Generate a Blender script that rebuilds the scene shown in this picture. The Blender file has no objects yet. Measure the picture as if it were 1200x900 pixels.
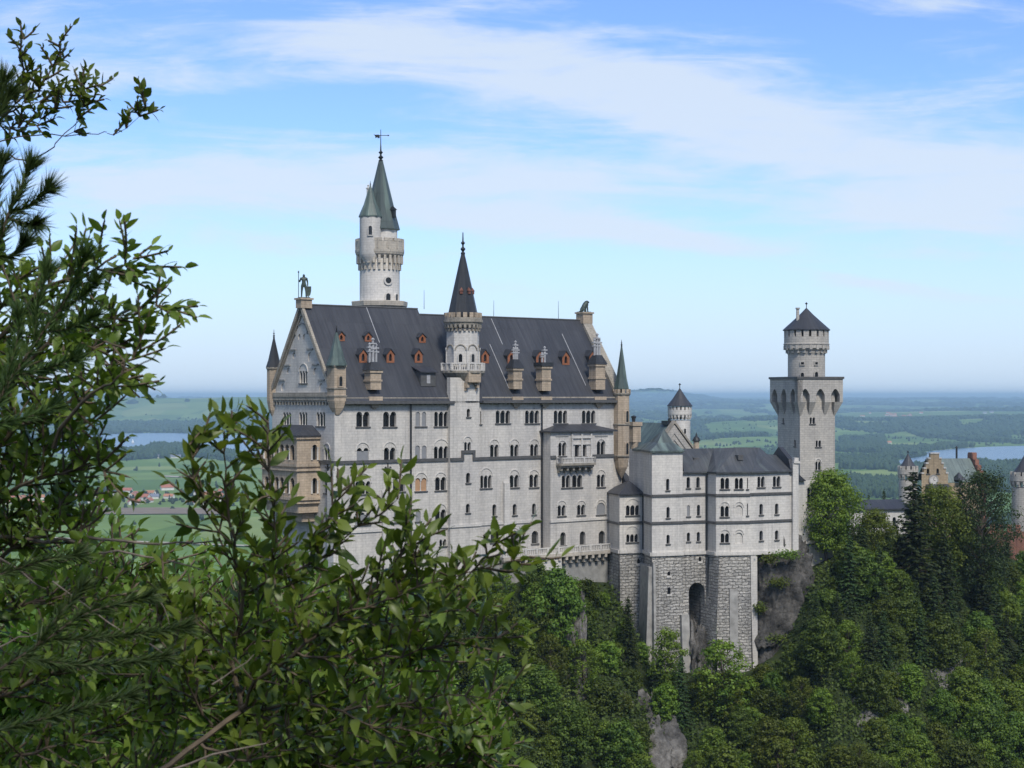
import bpy, math, random
import numpy as np
from mathutils import Vector, Matrix
from mathutils.geometry import tessellate_polygon

R = math.radians
sc = bpy.context.scene
col = sc.collection

# ------------------------------------------------------------------ camera
F, HU, HV = 2000.0, 600.0, 464.0          # focal length and horizon in photo pixels (1200 x 900)
cam_d = bpy.data.cameras.new('camera')
cam = bpy.data.objects.new('camera', cam_d)
col.objects.link(cam)
cam.location = (0, 0, 0)
cam.rotation_euler = (R(90), 0, 0)
cam_d.sensor_width = 36.0
cam_d.lens = 36.0 * F / 1200.0
cam_d.shift_y = (HV - 450.0) / 1200.0
cam_d.clip_start = 0.1
cam_d.clip_end = 120000.0
cam_d.dof.use_dof = True
cam_d.dof.focus_distance = 260.0
cam_d.dof.aperture_fstop = 16.0
sc.camera = cam

# ------------------------------------------------------------------ sky and sun
SUN_EL, SUN_AZ = 48.0, 160.0               # azimuth clockwise from +Y (camera looks along +Y)
world = bpy.data.worlds.new('World')
sc.world = world
world.use_nodes = True
nt = world.node_tree
for n in list(nt.nodes):
    nt.nodes.remove(n)
N = nt.nodes.new
def LK(a, b): nt.links.new(a, b)
out = N('ShaderNodeOutputWorld'); bg = N('ShaderNodeBackground')
bg.inputs['Strength'].default_value = 0.10
LK(bg.outputs[0], out.inputs[0])
sky = N('ShaderNodeTexSky'); sky.sky_type = 'NISHITA'; sky.sun_disc = False
sky.sun_elevation = R(SUN_EL); sky.sun_rotation = R(SUN_AZ)
sky.altitude = 900; sky.air_density = 1.0; sky.dust_density = 0.25; sky.ozone_density = 3.0
tc = N('ShaderNodeTexCoord'); sep = N('ShaderNodeSeparateXYZ'); LK(tc.outputs['Generated'], sep.inputs[0])
def M(op, a, b=None, c=None, clamp=False):
    m = N('ShaderNodeMath'); m.operation = op; m.use_clamp = clamp
    for i, v in enumerate((a, b, c)):
        if v is None: continue
        if isinstance(v, (int, float)): m.inputs[i].default_value = v
        else: LK(v, m.inputs[i])
    return m.outputs[0]
# cloud layer, described by direction: azimuth tangent and elevation tangent
yy = M('MAXIMUM', sep.outputs[1], 0.05)
az = M('DIVIDE', sep.outputs[0], yy); el = M('DIVIDE', sep.outputs[2], yy)
cmb = N('ShaderNodeCombineXYZ'); LK(az, cmb.inputs[0]); LK(el, cmb.inputs[1])
def cloud_noise(loc, rot, scale, detail, rough, dist, src=None):
    mp = N('ShaderNodeMapping'); LK(src or cmb.outputs[0], mp.inputs[0])
    mp.inputs['Location'].default_value = loc; mp.inputs['Rotation'].default_value = (0, 0, R(rot)); mp.inputs['Scale'].default_value = scale
    nz = N('ShaderNodeTexNoise'); LK(mp.outputs[0], nz.inputs['Vector'])
    nz.inputs['Scale'].default_value = 1.0; nz.inputs['Detail'].default_value = detail
    nz.inputs['Roughness'].default_value = rough; nz.inputs['Distortion'].default_value = dist
    return nz.outputs[0]
def smooth(x, a, b):
    mr = N('ShaderNodeMapRange'); mr.interpolation_type = 'SMOOTHSTEP'
    LK(x, mr.inputs[0]); mr.inputs[1].default_value = a; mr.inputs[2].default_value = b
    return mr.outputs[0]
def bank(az0, el0, ra, rb, tilt, amt):
    """one soft bank of cloud round a direction"""
    c_, s_ = math.cos(R(tilt)), math.sin(R(tilt))
    du = M('SUBTRACT', az, az0); dv = M('SUBTRACT', el, el0)
    a_ = M('DIVIDE', M('ADD', M('MULTIPLY', du, c_), M('MULTIPLY', dv, s_)), ra)
    b_ = M('DIVIDE', M('SUBTRACT', M('MULTIPLY', dv, c_), M('MULTIPLY', du, s_)), rb)
    return M('MULTIPLY', M('EXPONENT', M('MULTIPLY', M('ADD', M('MULTIPLY', a_, a_), M('MULTIPLY', b_, b_)), -1.0)), amt)
def dirpx(u, v): return (u - HU) / F, (HV - v) / F
banks = None
for u_, v_, ra, rb, tilt, amt in ((30, 60, .09, .045, -10, .50), (420, 40, .09, .016, 6, .40), (590, 78, .12, .026, -9, .85), (800, 128, .085, .022, -18, .80), (1010, 175, .10, .022, -10, .80), (1180, 195, .06, .020, 0, .7),
                                 (1150, 80, .06, .018, 10, .50), (870, 60, .05, .010, -8, .35), (300, 95, .08, .010, -3, .40), (700, 200, .10, .012, -6, .35), (1090, 2, .06, .010, 0, .5), (230, 218, .14, .022, 2, .80), (470, 205, .09, .022, -4, .60), (640, 215, .07, .013, -6, .5), (770, 275, .075, .0085, -9, .95), (560, 262, .09, .010, -5, .55), (330, 285, .09, .012, -3, .4),
                                 (1120, 255, .08, .016, -4, .55), (980, 240, .07, .012, -6, .35), (1010, 330, .045, .0035, -6, .62), (1100, 346, .065, .0045, -5, .62), (960, 318, .02, .002, -5, .4), (1020, 292, .12, .006, -3, .42)):
    a0_, e0_ = dirpx(u_, v_); k_ = bank(a0_, e0_, ra, rb, tilt, amt); banks = k_ if banks is None else M('ADD', banks, k_)
wisp = cloud_noise((1.3, 0.7, 0), -8, (6.0, 40.0, 1), 9.0, 0.62, 0.8)
wisp2 = cloud_noise((4.3, 2.7, 1), -14, (22.0, 75.0, 1), 6.0, 0.6, 0.5)
dirn = cloud_noise((0, 0, 0), 0, (1.6, 1.6, 3.0), 5.0, 0.55, 0.3, tc.outputs['Generated'])
front = smooth(sep.outputs[1], 0.45, 0.75)
dens = M('ADD', M('ADD', M('MULTIPLY', M('MINIMUM', banks, 1.0), 1.0), M('MULTIPLY', M('SUBTRACT', wisp, 0.5), 2.0)), M('MULTIPLY', M('SUBTRACT', wisp2, 0.5), 0.8))
cov_f = M('MULTIPLY', smooth(dens, 0.06, 0.98), smooth(sep.outputs[2], 0.03, 0.075))
cov_r = M('MULTIPLY', smooth(dirn, 0.34, 0.60), 0.85)  # unseen cloud cover outside the view, added to brighten and whiten the fill light
mf = N('ShaderNodeMix'); mf.data_type = 'FLOAT'; LK(front, mf.inputs[0]); LK(cov_r, mf.inputs[2]); LK(cov_f, mf.inputs[3])
cov = M('MULTIPLY', mf.outputs[0], 0.84, clamp=True)
mixc = N('ShaderNodeMix'); mixc.data_type = 'RGBA'
LK(cov, mixc.inputs[0])
tint = N('ShaderNodeMix'); tint.data_type = 'RGBA'; tint.blend_type = 'MULTIPLY'; tint.inputs[0].default_value = 1.0
LK(sky.outputs[0], tint.inputs[6]); tint.inputs[7].default_value = (0.76, 0.875, 1.12, 1)
hzn = N('ShaderNodeMix'); hzn.data_type = 'RGBA'        # pale air along the horizon
LK(M('SUBTRACT', 1.0, smooth(sep.outputs[2], -0.02, 0.15)), hzn.inputs[0])
LK(tint.outputs[2], hzn.inputs[6]); hzn.inputs[7].default_value = (4.0, 4.86, 5.95, 1)
LK(hzn.outputs[2], mixc.inputs[6]); mixc.inputs[7].default_value = (4.5, 5.08, 5.8, 1)
LK(mixc.outputs[2], bg.inputs[0])

sun_d = bpy.data.lights.new('sun', 'SUN'); sun = bpy.data.objects.new('sun', sun_d); col.objects.link(sun)
sun_d.energy = 2.0; sun_d.angle = R(10.0); sun_d.color = (1.0, 0.94, 0.84)
_d = Vector((math.sin(R(SUN_AZ)) * math.cos(R(SUN_EL)), math.cos(R(SUN_AZ)) * math.cos(R(SUN_EL)), math.sin(R(SUN_EL))))
sun.rotation_euler = (-_d).to_track_quat('-Z', 'Y').to_euler()
sun.location = (200, -200, 300)

sc.view_settings.view_transform = 'Standard'; sc.view_settings.look = 'None'
sc.view_settings.exposure = 0.70; sc.view_settings.gamma = 1.0; sc.view_settings.use_curve_mapping = False
sc.render.engine = 'CYCLES'
sc.cycles.max_bounces = 5; sc.cycles.diffuse_bounces = 3; sc.cycles.glossy_bounces = 2
sc.cycles.transmission_bounces = 4; sc.cycles.transparent_max_bounces = 8; sc.cycles.volume_bounces = 0
sc.cycles.use_denoising = True

# ------------------------------------------------------------------ materials
def new_mat(name):
    m = bpy.data.materials.new(name); m.use_nodes = True
    return m, m.node_tree, m.node_tree.nodes['Principled BSDF']

def ramp2(t, fac, c1, c2, p1=0.3, p2=0.7):
    r = t.nodes.new('ShaderNodeValToRGB'); e = r.color_ramp.elements
    e[0].position = p1; e[1].position = p2; e[0].color = (*c1, 1); e[1].color = (*c2, 1)
    t.links.new(fac, r.inputs[0]); return r.outputs[0]

def tnoise(t, vec, scale, detail=4, rough=0.55, stretch=None):
    if stretch:
        mp = t.nodes.new('ShaderNodeMapping'); t.links.new(vec, mp.inputs[0]); mp.inputs['Scale'].default_value = stretch; vec = mp.outputs[0]
    n = t.nodes.new('ShaderNodeTexNoise'); t.links.new(vec, n.inputs['Vector'])
    n.inputs['Scale'].default_value = scale; n.inputs['Detail'].default_value = detail; n.inputs['Roughness'].default_value = rough
    return n.outputs[0]

def mul(t, a, b, fac=1.0):
    m = t.nodes.new('ShaderNodeMix'); m.data_type = 'RGBA'; m.blend_type = 'MULTIPLY'; m.inputs[0].default_value = fac
    t.links.new(a, m.inputs[6]); t.links.new(b, m.inputs[7]); return m.outputs[2]

def mixrgb(t, fac, a, b):
    m = t.nodes.new('ShaderNodeMix'); m.data_type = 'RGBA'
    for i, v in ((0, fac), (6, a), (7, b)):
        if isinstance(v, (int, float)): m.inputs[i].default_value = v
        elif isinstance(v, tuple): m.inputs[i].default_value = (*v, 1)
        else: t.links.new(v, m.inputs[i])
    return m.outputs[2]

def bump(t, b, h, strength, dist):
    n = t.nodes.new('ShaderNodeBump'); n.inputs['Strength'].default_value = strength; n.inputs['Distance'].default_value = dist
    t.links.new(h, n.inputs['Height']); t.links.new(n.outputs[0], b.inputs['Normal'])

def stone_mat(name, c1, c2, bw, rh, mortar, line, streak=0.25, bstr=0.5, bdist=0.04, rough=0.9, warp=0.0):
    """coursed masonry: brick pattern in wall metres, weather staining and streaks"""
    m, t, b = new_mat(name)
    uv = t.nodes.new('ShaderNodeUVMap').outputs[0]
    geo = t.nodes.new('ShaderNodeNewGeometry').outputs['Position']
    if warp:
        wn_ = t.nodes.new('ShaderNodeTexNoise'); wn_.inputs['Scale'].default_value = 0.9; wn_.inputs['Detail'].default_value = 3; t.links.new(uv, wn_.inputs['Vector'])
        wv = t.nodes.new('ShaderNodeVectorMath'); wv.operation = 'MULTIPLY_ADD'; t.links.new(wn_.outputs['Color'], wv.inputs[0])
        wv.inputs[1].default_value = (warp * 2.2, warp, 0); t.links.new(uv, wv.inputs[2]); uv = wv.outputs[0]
    br = t.nodes.new('ShaderNodeTexBrick'); t.links.new(uv, br.inputs['Vector'])
    br.inputs['Scale'].default_value = 1.0; br.inputs['Brick Width'].default_value = bw; br.inputs['Row Height'].default_value = rh
    br.inputs['Mortar Size'].default_value = mortar; br.inputs['Mortar Smooth'].default_value = 0.5; br.inputs['Bias'].default_value = 0.0
    br.inputs['Color1'].default_value = (*c1, 1); br.inputs['Color2'].default_value = (*c2, 1); br.inputs['Mortar'].default_value = (*line, 1)
    st = ramp2(t, tnoise(t, geo, 0.35, 5, 0.65, (1.6, 1.6, 0.22)), (1 - streak,) * 3, (1.06, 1.05, 1.03), 0.28, 0.62)
    gr = ramp2(t, tnoise(t, geo, 0.13, 3, 0.5), (0.88, 0.88, 0.89), (1.05, 1.04, 1.02), 0.35, 0.65)
    fine_ = ramp2(t, tnoise(t, geo, 2.2, 4, 0.6), (0.86, 0.86, 0.86), (1.06, 1.06, 1.06), 0.3, 0.7)
    rain = ramp2(t, tnoise(t, geo, 0.9, 4, 0.6, (2.2, 2.2, 0.10)), (1 - streak * 1.1,) * 3, (1.0, 1.0, 1.0), 0.30, 0.46)
    c = mul(t, mul(t, mul(t, mul(t, br.outputs['Color'], st), gr), fine_), rain)
    t.links.new(c, b.inputs['Base Color'])
    b.inputs['Roughness'].default_value = rough
    h = t.nodes.new('ShaderNodeMath'); h.operation = 'SUBTRACT'
    t.links.new(tnoise(t, geo, 3.0, 3), h.inputs[0]); t.links.new(br.outputs['Fac'], h.inputs[1])
    bump(t, b, h.outputs[0], bstr, bdist)
    return m

def metal_roof(name, c1, c2, patina=None, pamt=0.0, pitch=0.62):
    m, t, b = new_mat(name)
    uv = t.nodes.new('ShaderNodeUVMap').outputs[0]
    geo = t.nodes.new('ShaderNodeNewGeometry').outputs['Position']
    br = t.nodes.new('ShaderNodeTexBrick'); t.links.new(uv, br.inputs['Vector'])
    br.inputs['Scale'].default_value = 1.0; br.inputs['Brick Width'].default_value = pitch; br.inputs['Row Height'].default_value = 5.2
    br.offset = 0.0; br.inputs['Mortar Size'].default_value = 0.05; br.inputs['Mortar Smooth'].default_value = 0.6
    br.inputs['Color1'].default_value = (*c1, 1); br.inputs['Color2'].default_value = (*c2, 1)
    br.inputs['Mortar'].default_value = tuple(x * 0.72 for x in c1) + (1,)
    st = ramp2(t, tnoise(t, uv, 0.9, 5, 0.6, (1.6, 0.12, 1)), (0.72, 0.72, 0.74), (1.28, 1.24, 1.2), 0.3, 0.72)
    gr = ramp2(t, tnoise(t, geo, 0.09, 4, 0.6), (0.82, 0.82, 0.84), (1.16, 1.14, 1.12), 0.35, 0.65)
    c = mul(t, mul(t, br.outputs['Color'], st), gr)
    if patina:
        pf = ramp2(t, tnoise(t, uv, 0.45, 5, 0.6, (1.2, 0.2, 1)), (0, 0, 0), (1, 1, 1), 0.62 - 0.4 * pamt, 0.8 - 0.3 * pamt)
        c = mixrgb(t, pf, c, patina)
    t.links.new(c, b.inputs['Base Color'])
    b.inputs['Roughness'].default_value = 0.48; b.inputs['Metallic'].default_value = 0.0
    b.inputs['Specular IOR Level'].default_value = 0.35
    inv = t.nodes.new('ShaderNodeMath'); inv.operation = 'SUBTRACT'; inv.inputs[0].default_value = 1.0
    t.links.new(br.outputs['Fac'], inv.inputs[1]); inv2 = br.outputs['Fac']
    bump(t, b, inv2, 0.5, 0.05)
    return m

def plain(name, c, rough=0.7, var=0.15, scale=2.0, metallic=0.0):
    m, t, b = new_mat(name)
    geo = t.nodes.new('ShaderNodeNewGeometry').outputs['Position']
    c_ = ramp2(t, tnoise(t, geo, scale, 5, 0.6), tuple(x * (1 - var) for x in c), tuple(x * (1 + var) for x in c))
    t.links.new(c_, b.inputs['Base Color']); b.inputs['Roughness'].default_value = rough; b.inputs['Metallic'].default_value = metallic
    return m

def leaf_mat(name, dark, light, trans=0.35, rough=0.5, attr=True, spec=0.3):
    m, t, b = new_mat(name)
    oi = t.nodes.new('ShaderNodeObjectInfo').outputs['Random']
    at = t.nodes.new('ShaderNodeAttribute'); at.attribute_name = 'shade'
    c = ramp2(t, at.outputs['Fac'], dark, light, 0.0, 1.0)
    hs = t.nodes.new('ShaderNodeHueSaturation'); t.links.new(c, hs.inputs['Color'])
    mr = t.nodes.new('ShaderNodeMapRange'); t.links.new(oi, mr.inputs[0]); mr.inputs[3].default_value = 0.472; mr.inputs[4].default_value = 0.512
    t.links.new(mr.outputs[0], hs.inputs['Hue'])
    mv = t.nodes.new('ShaderNodeMath'); mv.operation = 'MULTIPLY_ADD'; t.links.new(oi, mv.inputs[0]); mv.inputs[1].default_value = 0.8; mv.inputs[2].default_value = 0.68
    t.links.new(mv.outputs[0], hs.inputs['Value'])
    t.links.new(hs.outputs[0], b.inputs['Base Color'])
    b.inputs['Roughness'].default_value = rough; b.inputs['Specular IOR Level'].default_value = spec
    tr = t.nodes.new('ShaderNodeBsdfTranslucent')
    g2 = t.nodes.new('ShaderNodeMix'); g2.data_type = 'RGBA'; g2.blend_type = 'MULTIPLY'; g2.inputs[0].default_value = 1.0
    t.links.new(hs.outputs[0], g2.inputs[6]); g2.inputs[7].default_value = (1.3, 1.25, 0.55, 1)
    t.links.new(g2.outputs[2], tr.inputs[0])
    mx = t.nodes.new('ShaderNodeMixShader'); mx.inputs[0].default_value = trans
    t.links.new(b.outputs[0], mx.inputs[1]); t.links.new(tr.outputs[0], mx.inputs[2])
    t.links.new(mx.outputs[0], t.nodes['Material Output'].inputs[0])
    return m

MT = {}
MT['plaster'] = stone_mat('limestone ashlar', (0.60, 0.575, 0.54), (0.55, 0.53, 0.50), 1.3, 0.44, 0.03, (0.46, 0.44, 0.415), 0.17, 0.35, 0.03)
MT['white'] = stone_mat('pale limestone', (0.64, 0.618, 0.585), (0.595, 0.575, 0.545), 1.3, 0.44, 0.028, (0.48, 0.465, 0.44), 0.16, 0.3, 0.03)
MT['tan'] = stone_mat('sandstone', (0.52, 0.42, 0.315), (0.46, 0.375, 0.285), 0.9, 0.4, 0.03, (0.34, 0.28, 0.21), 0.28, 0.4, 0.03)
MT['trim'] = stone_mat('weathered trim stone', (0.40, 0.36, 0.30), (0.35, 0.32, 0.27), 0.9, 0.4, 0.03, (0.24, 0.22, 0.19), 0.35, 0.4, 0.03)
MT['rustic'] = stone_mat('rusticated limestone blocks', (0.56, 0.54, 0.505), (0.37, 0.36, 0.34), 1.15, 0.52, 0.055, (0.19, 0.185, 0.175), 0.35, 1.0, 0.35, warp=0.6)
MT['cream'] = stone_mat('cream limestone', (0.55, 0.50, 0.425), (0.50, 0.455, 0.39), 0.9, 0.4, 0.03, (0.40, 0.37, 0.32), 0.22, 0.4, 0.03)
MT['spire_red'] = plain('dark red hatch', (0.16, 0.06, 0.04), 0.7, 0.2, 1.5)
MT['pale_render'] = plain('pale render', (0.33, 0.32, 0.30), 0.9, 0.3, 0.7)
MT['tower_cap'] = metal_roof('verdigris sheet roof', (0.075, 0.095, 0.095), (0.064, 0.082, 0.083), (0.16, 0.21, 0.19), 0.35)
MT['teal_roof'] = metal_roof('teal grey sheet roof', (0.135, 0.175, 0.168), (0.12, 0.155, 0.15), (0.2, 0.25, 0.23), 0.3)
MT['yellow'] = stone_mat('yellow sandstone', (0.43, 0.345, 0.235), (0.37, 0.30, 0.205), 0.8, 0.35, 0.03, (0.3, 0.21, 0.12), 0.2, 0.4, 0.03)
MT['brick'] = stone_mat('red brick', (0.30, 0.13, 0.09), (0.25, 0.105, 0.075), 0.6, 0.25, 0.03, (0.3, 0.2, 0.15), 0.25, 0.4, 0.03)
MT['tower'] = stone_mat('grey limestone courses', (0.50, 0.475, 0.435), (0.43, 0.41, 0.38), 1.1, 0.45, 0.04, (0.33, 0.315, 0.29), 0.16, 0.45, 0.04)
MT['grey'] = plain('grey render', (0.27, 0.265, 0.25), 0.9, 0.25, 0.8)
MT['string'] = plain('lead flashing', (0.085, 0.084, 0.083), 0.6, 0.25, 1.5)
MT['roof'] = metal_roof('dark sheet roof', (0.050, 0.054, 0.063), (0.041, 0.044, 0.053))
MT['roof2'] = metal_roof('grey sheet roof', (0.068, 0.074, 0.081), (0.056, 0.062, 0.069), (0.11, 0.13, 0.125), 0.16)
MT['copper'] = metal_roof('green copper', (0.075, 0.108, 0.10), (0.062, 0.09, 0.086), (0.17, 0.23, 0.20), 0.35)
MT['spire'] = metal_roof('dark copper spire', (0.062, 0.084, 0.082), (0.054, 0.074, 0.074), (0.12, 0.165, 0.145), 0.32)
MT['spire_dark'] = metal_roof('slate spire', (0.035, 0.038, 0.043), (0.03, 0.033, 0.038))
MT['bronze'] = plain('weathered bronze', (0.055, 0.075, 0.062), 0.55, 0.5, 1.2, 0.3)
MT['metal'] = plain('dark iron', (0.03, 0.033, 0.036), 0.5, 0.3, 2.0, 0.4)
MT['zinc'] = plain('pale zinc pots', (0.36, 0.36, 0.37), 0.5, 0.2, 2.0)
MT['wood'] = plain('orange painted wood', (0.28, 0.105, 0.048), 0.6, 0.2, 1.5)
MT['board'] = plain('grey boarding', (0.23, 0.235, 0.245), 0.7, 0.08, 1.2)
MT['orange_board'] = plain('orange boarding', (0.42, 0.25, 0.14), 0.7, 0.12, 1.2)
MT['glass'] = plain('dark window glass', (0.012, 0.013, 0.016), 0.12, 0.3, 0.5)
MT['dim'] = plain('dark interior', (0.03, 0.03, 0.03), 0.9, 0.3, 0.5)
MT['bark'] = plain('bark', (0.085, 0.066, 0.05), 0.9, 0.4, 6.0)
MT['twig'] = plain('twig bark', (0.10, 0.075, 0.05), 0.8, 0.35, 30.0)
MT['deadwood'] = plain('bleached deadwood', (0.17, 0.14, 0.115), 0.85, 0.4, 25.0)
MT['leaf_a'] = leaf_mat('broad leaves', (0.034, 0.070, 0.010), (0.130, 0.195, 0.028), 0.34, 0.55)
MT['leaf_b'] = leaf_mat('bright leaves', (0.056, 0.104, 0.011), (0.180, 0.250, 0.033), 0.36, 0.55)
MT['needle'] = leaf_mat('spruce needles', (0.014, 0.032, 0.010), (0.052, 0.086, 0.022), 0.2, 0.65)
MT['leaf_near'] = leaf_mat('shrub leaves', (0.046, 0.108, 0.016), (0.225, 0.335, 0.060), 0.42, 0.40, spec=0.4)
MT['pine_near'] = leaf_mat('pine needles', (0.026, 0.054, 0.018), (0.095, 0.150, 0.045), 0.18, 0.5)
MT['far_wood'] = leaf_mat('far woodland', (0.016, 0.032, 0.013), (0.040, 0.066, 0.022), 0.1, 0.8)
MT['under'] = leaf_mat('undergrowth leaves', (0.027, 0.050, 0.009), (0.100, 0.142, 0.025), 0.3, 0.6)

def rock_mat(k=1.0):
    m, t, b = new_mat('cliff rock')
    geo = t.nodes.new('ShaderNodeNewGeometry').outputs['Position']
    a = ramp2(t, tnoise(t, geo, 0.28, 8, 0.68, (1, 1, 0.45)), (0.032 * k, 0.030 * k, 0.030 * k), (0.36 * k, 0.34 * k, 0.31 * k), 0.32, 0.68)
    f = ramp2(t, tnoise(t, geo, 1.6, 6, 0.7), (0.55, 0.55, 0.55), (1.2, 1.2, 1.2), 0.3, 0.7)
    t.links.new(mul(t, a, f), b.inputs['Base Color']); b.inputs['Roughness'].default_value = 0.95
    bump(t, b, tnoise(t, geo, 1.1, 8, 0.7), 1.0, 0.6)
    return m
MT['rock'] = rock_mat(0.56); MT['rock_dim'] = rock_mat(0.85)

# ------------------------------------------------------------------ object helpers
def tag(o, label=None, cat=None, group=None, kind=None):
    if label: o['label'] = label
    if cat: o['category'] = cat
    if group: o['group'] = group
    if kind: o['kind'] = kind
    return o

ZB = {}
def root_of(o):
    while o.parent: o = o.parent
    return o

def thing(name, label, cat, loc, rotz=0.0, group=None):
    o = bpy.data.objects.new(name, None); col.objects.link(o)
    o.empty_display_size = 0.5
    o.location = loc; o.rotation_euler = (0, 0, rotz)
    return tag(o, label, cat, group)

class MB:
    def __init__(self): self.v = []; self.f = []; self.uv = []
    def add(self, vs, fs, uvs=None):
        n = len(self.v); self.v.extend([tuple(p) for p in vs])
        for i, f in enumerate(fs):
            self.f.append(tuple(n + k for k in f)); self.uv.append(uvs[i] if uvs else None)
    def box(self, x0, y0, z0, x1, y1, z1):
        self.add([(x0, y0, z0), (x1, y0, z0), (x1, y1, z0), (x0, y1, z0), (x0, y0, z1), (x1, y0, z1), (x1, y1, z1), (x0, y1, z1)],
                 [(0, 3, 2, 1), (4, 5, 6, 7), (0, 1, 5, 4), (1, 2, 6, 5), (2, 3, 7, 6), (3, 0, 4, 7)])
    def prism(self, poly, z0, z1):
        n = len(poly)
        A = sum(poly[i][0] * poly[(i + 1) % n][1] - poly[(i + 1) % n][0] * poly[i][1] for i in range(n))
        if A < 0: poly = poly[::-1]
        z0s = z0 if isinstance(z0, (list, tuple)) else [z0] * n
        z1s = z1 if isinstance(z1, (list, tuple)) else [z1] * n
        self.add([(p[0], p[1], z0s[i]) for i, p in enumerate(poly)] + [(p[0], p[1], z1s[i]) for i, p in enumerate(poly)],
                 [tuple(range(n))[::-1], tuple(range(n, 2 * n))] + [(i, (i + 1) % n, n + (i + 1) % n, n + i) for i in range(n)])
    def pyramid(self, poly, z0, apex):
        n = len(poly)
        A = sum(poly[i][0] * poly[(i + 1) % n][1] - poly[(i + 1) % n][0] * poly[i][1] for i in range(n))
        if A < 0: poly = poly[::-1]
        self.add([(p[0], p[1], z0) for p in poly] + [apex], [tuple(range(n))[::-1]] + [(i, (i + 1) % n, n) for i in range(n)])
    def lathe(self, cx, cy, prof, seg=24, a0=0.0, arc=None):
        vs = []; fs = []; us = []
        full = arc is None
        cols = seg if full else seg + 1
        for r, z in prof:
            for k in range(cols):
                a = a0 + (2 * math.pi if full else arc) * k / seg
                vs.append((cx + r * math.cos(a), cy + r * math.sin(a), z))
        rm = max(p[0] for p in prof)
        for i in range(len(prof) - 1):
            for k in range(seg):
                k2 = (k + 1) % cols
                fs.append((i * cols + k, i * cols + k2, (i + 1) * cols + k2, (i + 1) * cols + k))
                L = 2 * math.pi * rm / seg
                us.append([(k * L, prof[i][1]), ((k + 1) * L, prof[i][1]), ((k + 1) * L, prof[i + 1][1]), (k * L, prof[i + 1][1])])
        if full:
            if prof[0][0] > 1e-4: fs.append(tuple(range(cols))[::-1]); us.append(None)
            if prof[-1][0] > 1e-4: fs.append(tuple(range((len(prof) - 1) * cols, len(prof) * cols))); us.append(None)
        self.add(vs, fs, us)
    def tube(self, pts, rad, seg=6):
        pts = [Vector(p) for p in pts]; n = len(pts)
        rad = rad if isinstance(rad, (list, tuple)) else [rad] * n
        vs = []; fs = []
        for i, p in enumerate(pts):
            d = (pts[min(i + 1, n - 1)] - pts[max(i - 1, 0)])
            d = d.normalized() if d.length > 1e-9 else Vector((0, 0, 1))
            ref = Vector((0, 0, 1)) if abs(d.z) < 0.9 else Vector((1, 0, 0))
            a = d.cross(ref).normalized(); b = d.cross(a).normalized()
            for k in range(seg):
                t = 2 * math.pi * k / seg
                vs.append(p + (a * math.cos(t) + b * math.sin(t)) * rad[i])
        for i in range(n - 1):
            for k in range(seg):
                k2 = (k + 1) % seg
                fs.append((i * seg + k, (i + 1) * seg + k, (i + 1) * seg + k2, i * seg + k2))
        fs.append(tuple(range(seg))); fs.append(tuple(range((n - 1) * seg, n * seg))[::-1])
        self.add(vs, fs)
    def obox(self, c, d, hl, hw, z0, z1):
        """box whose plan is turned: centre c (x, y), unit direction d, half length, half width"""
        px, py = -d[1], d[0]
        q = [(c[0] + sx * hl * d[0] + sy * hw * px, c[1] + sx * hl * d[1] + sy * hw * py) for sx, sy in ((-1, -1), (1, -1), (1, 1), (-1, 1))]
        self.prism(q, z0, z1)
    def build(self, name, mat, parent=None, smooth=False, zoff=None):
        me = bpy.data.meshes.new(name)
        if zoff is None:
            zoff = ZB.get(root_of(parent).name, 0.0) if parent else 0.0
        vs = [(a, b, c - zoff) for a, b, c in self.v]
        me.from_pydata(vs, [], self.f)
        uvl = me.uv_layers.new(name='UVMap')
        data = np.zeros(len(me.loops) * 2, dtype=np.float32)
        li = 0
        for f, uv in zip(self.f, self.uv):
            if uv:
                for q in uv: data[2 * li] = q[0]; data[2 * li + 1] = q[1]; li += 1
            else:
                p0, p1, p2 = (Vector(self.v[f[0]]), Vector(self.v[f[1]]), Vector(self.v[f[2]]))
                nn = (p1 - p0).cross(p2 - p0)
                if nn.length < 1e-12 and len(f) > 3: nn = (p2 - p0).cross(Vector(self.v[f[3]]) - p0)
                nn = nn.normalized() if nn.length > 1e-12 else Vector((0, 0, 1))
                if abs(nn.z) > 0.985: ta, tb = Vector((1, 0, 0)), Vector((0, 1, 0))
                else:
                    ta = Vector((-nn.y, nn.x, 0)).normalized(); tb = nn.cross(ta)
                for k in f:
                    q = Vector(self.v[k]); data[2 * li] = q.dot(ta); data[2 * li + 1] = q.dot(tb); li += 1
        uvl.data.foreach_set('uv', data)
        me.materials.append(mat)
        if smooth:
            me.polygons.foreach_set('use_smooth', [True] * len(me.polygons))
            me.update()
            me.set_sharp_from_angle(angle=R(40))
        me.update()
        o = bpy.data.objects.new(name, me); col.objects.link(o)
        if parent: o.parent = parent
        return o

class Frame:
    """ground frame of a building: origin in the world, turned by th about z; local axes s (along the front) and t (backwards)"""
    def __init__(self, x, y, th): self.x, self.y, self.th = x, y, th; self.c, self.s = math.cos(th), math.sin(th)
    def w(self, s, t): return (self.x + s * self.c - t * self.s, self.y + s * self.s + t * self.c)
    def l(self, x, y): x -= self.x; y -= self.y; return (x * self.c + y * self.s, -x * self.s + y * self.c)
    def s_at(self, u, t):          # s where the sight line of column u meets the plane t = const
        k = (u - HU) / F; ox, oy = self.w(0, t)
        return (k * oy - ox) / (self.c - k * self.s)
    def Y(self, s, t): return self.w(s, t)[1]
    def z(self, v, s, t): return -(v - HV) / F * self.Y(s, t)
    def luY(self, u, Y): return self.l((u - HU) / F * Y, Y)

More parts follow.
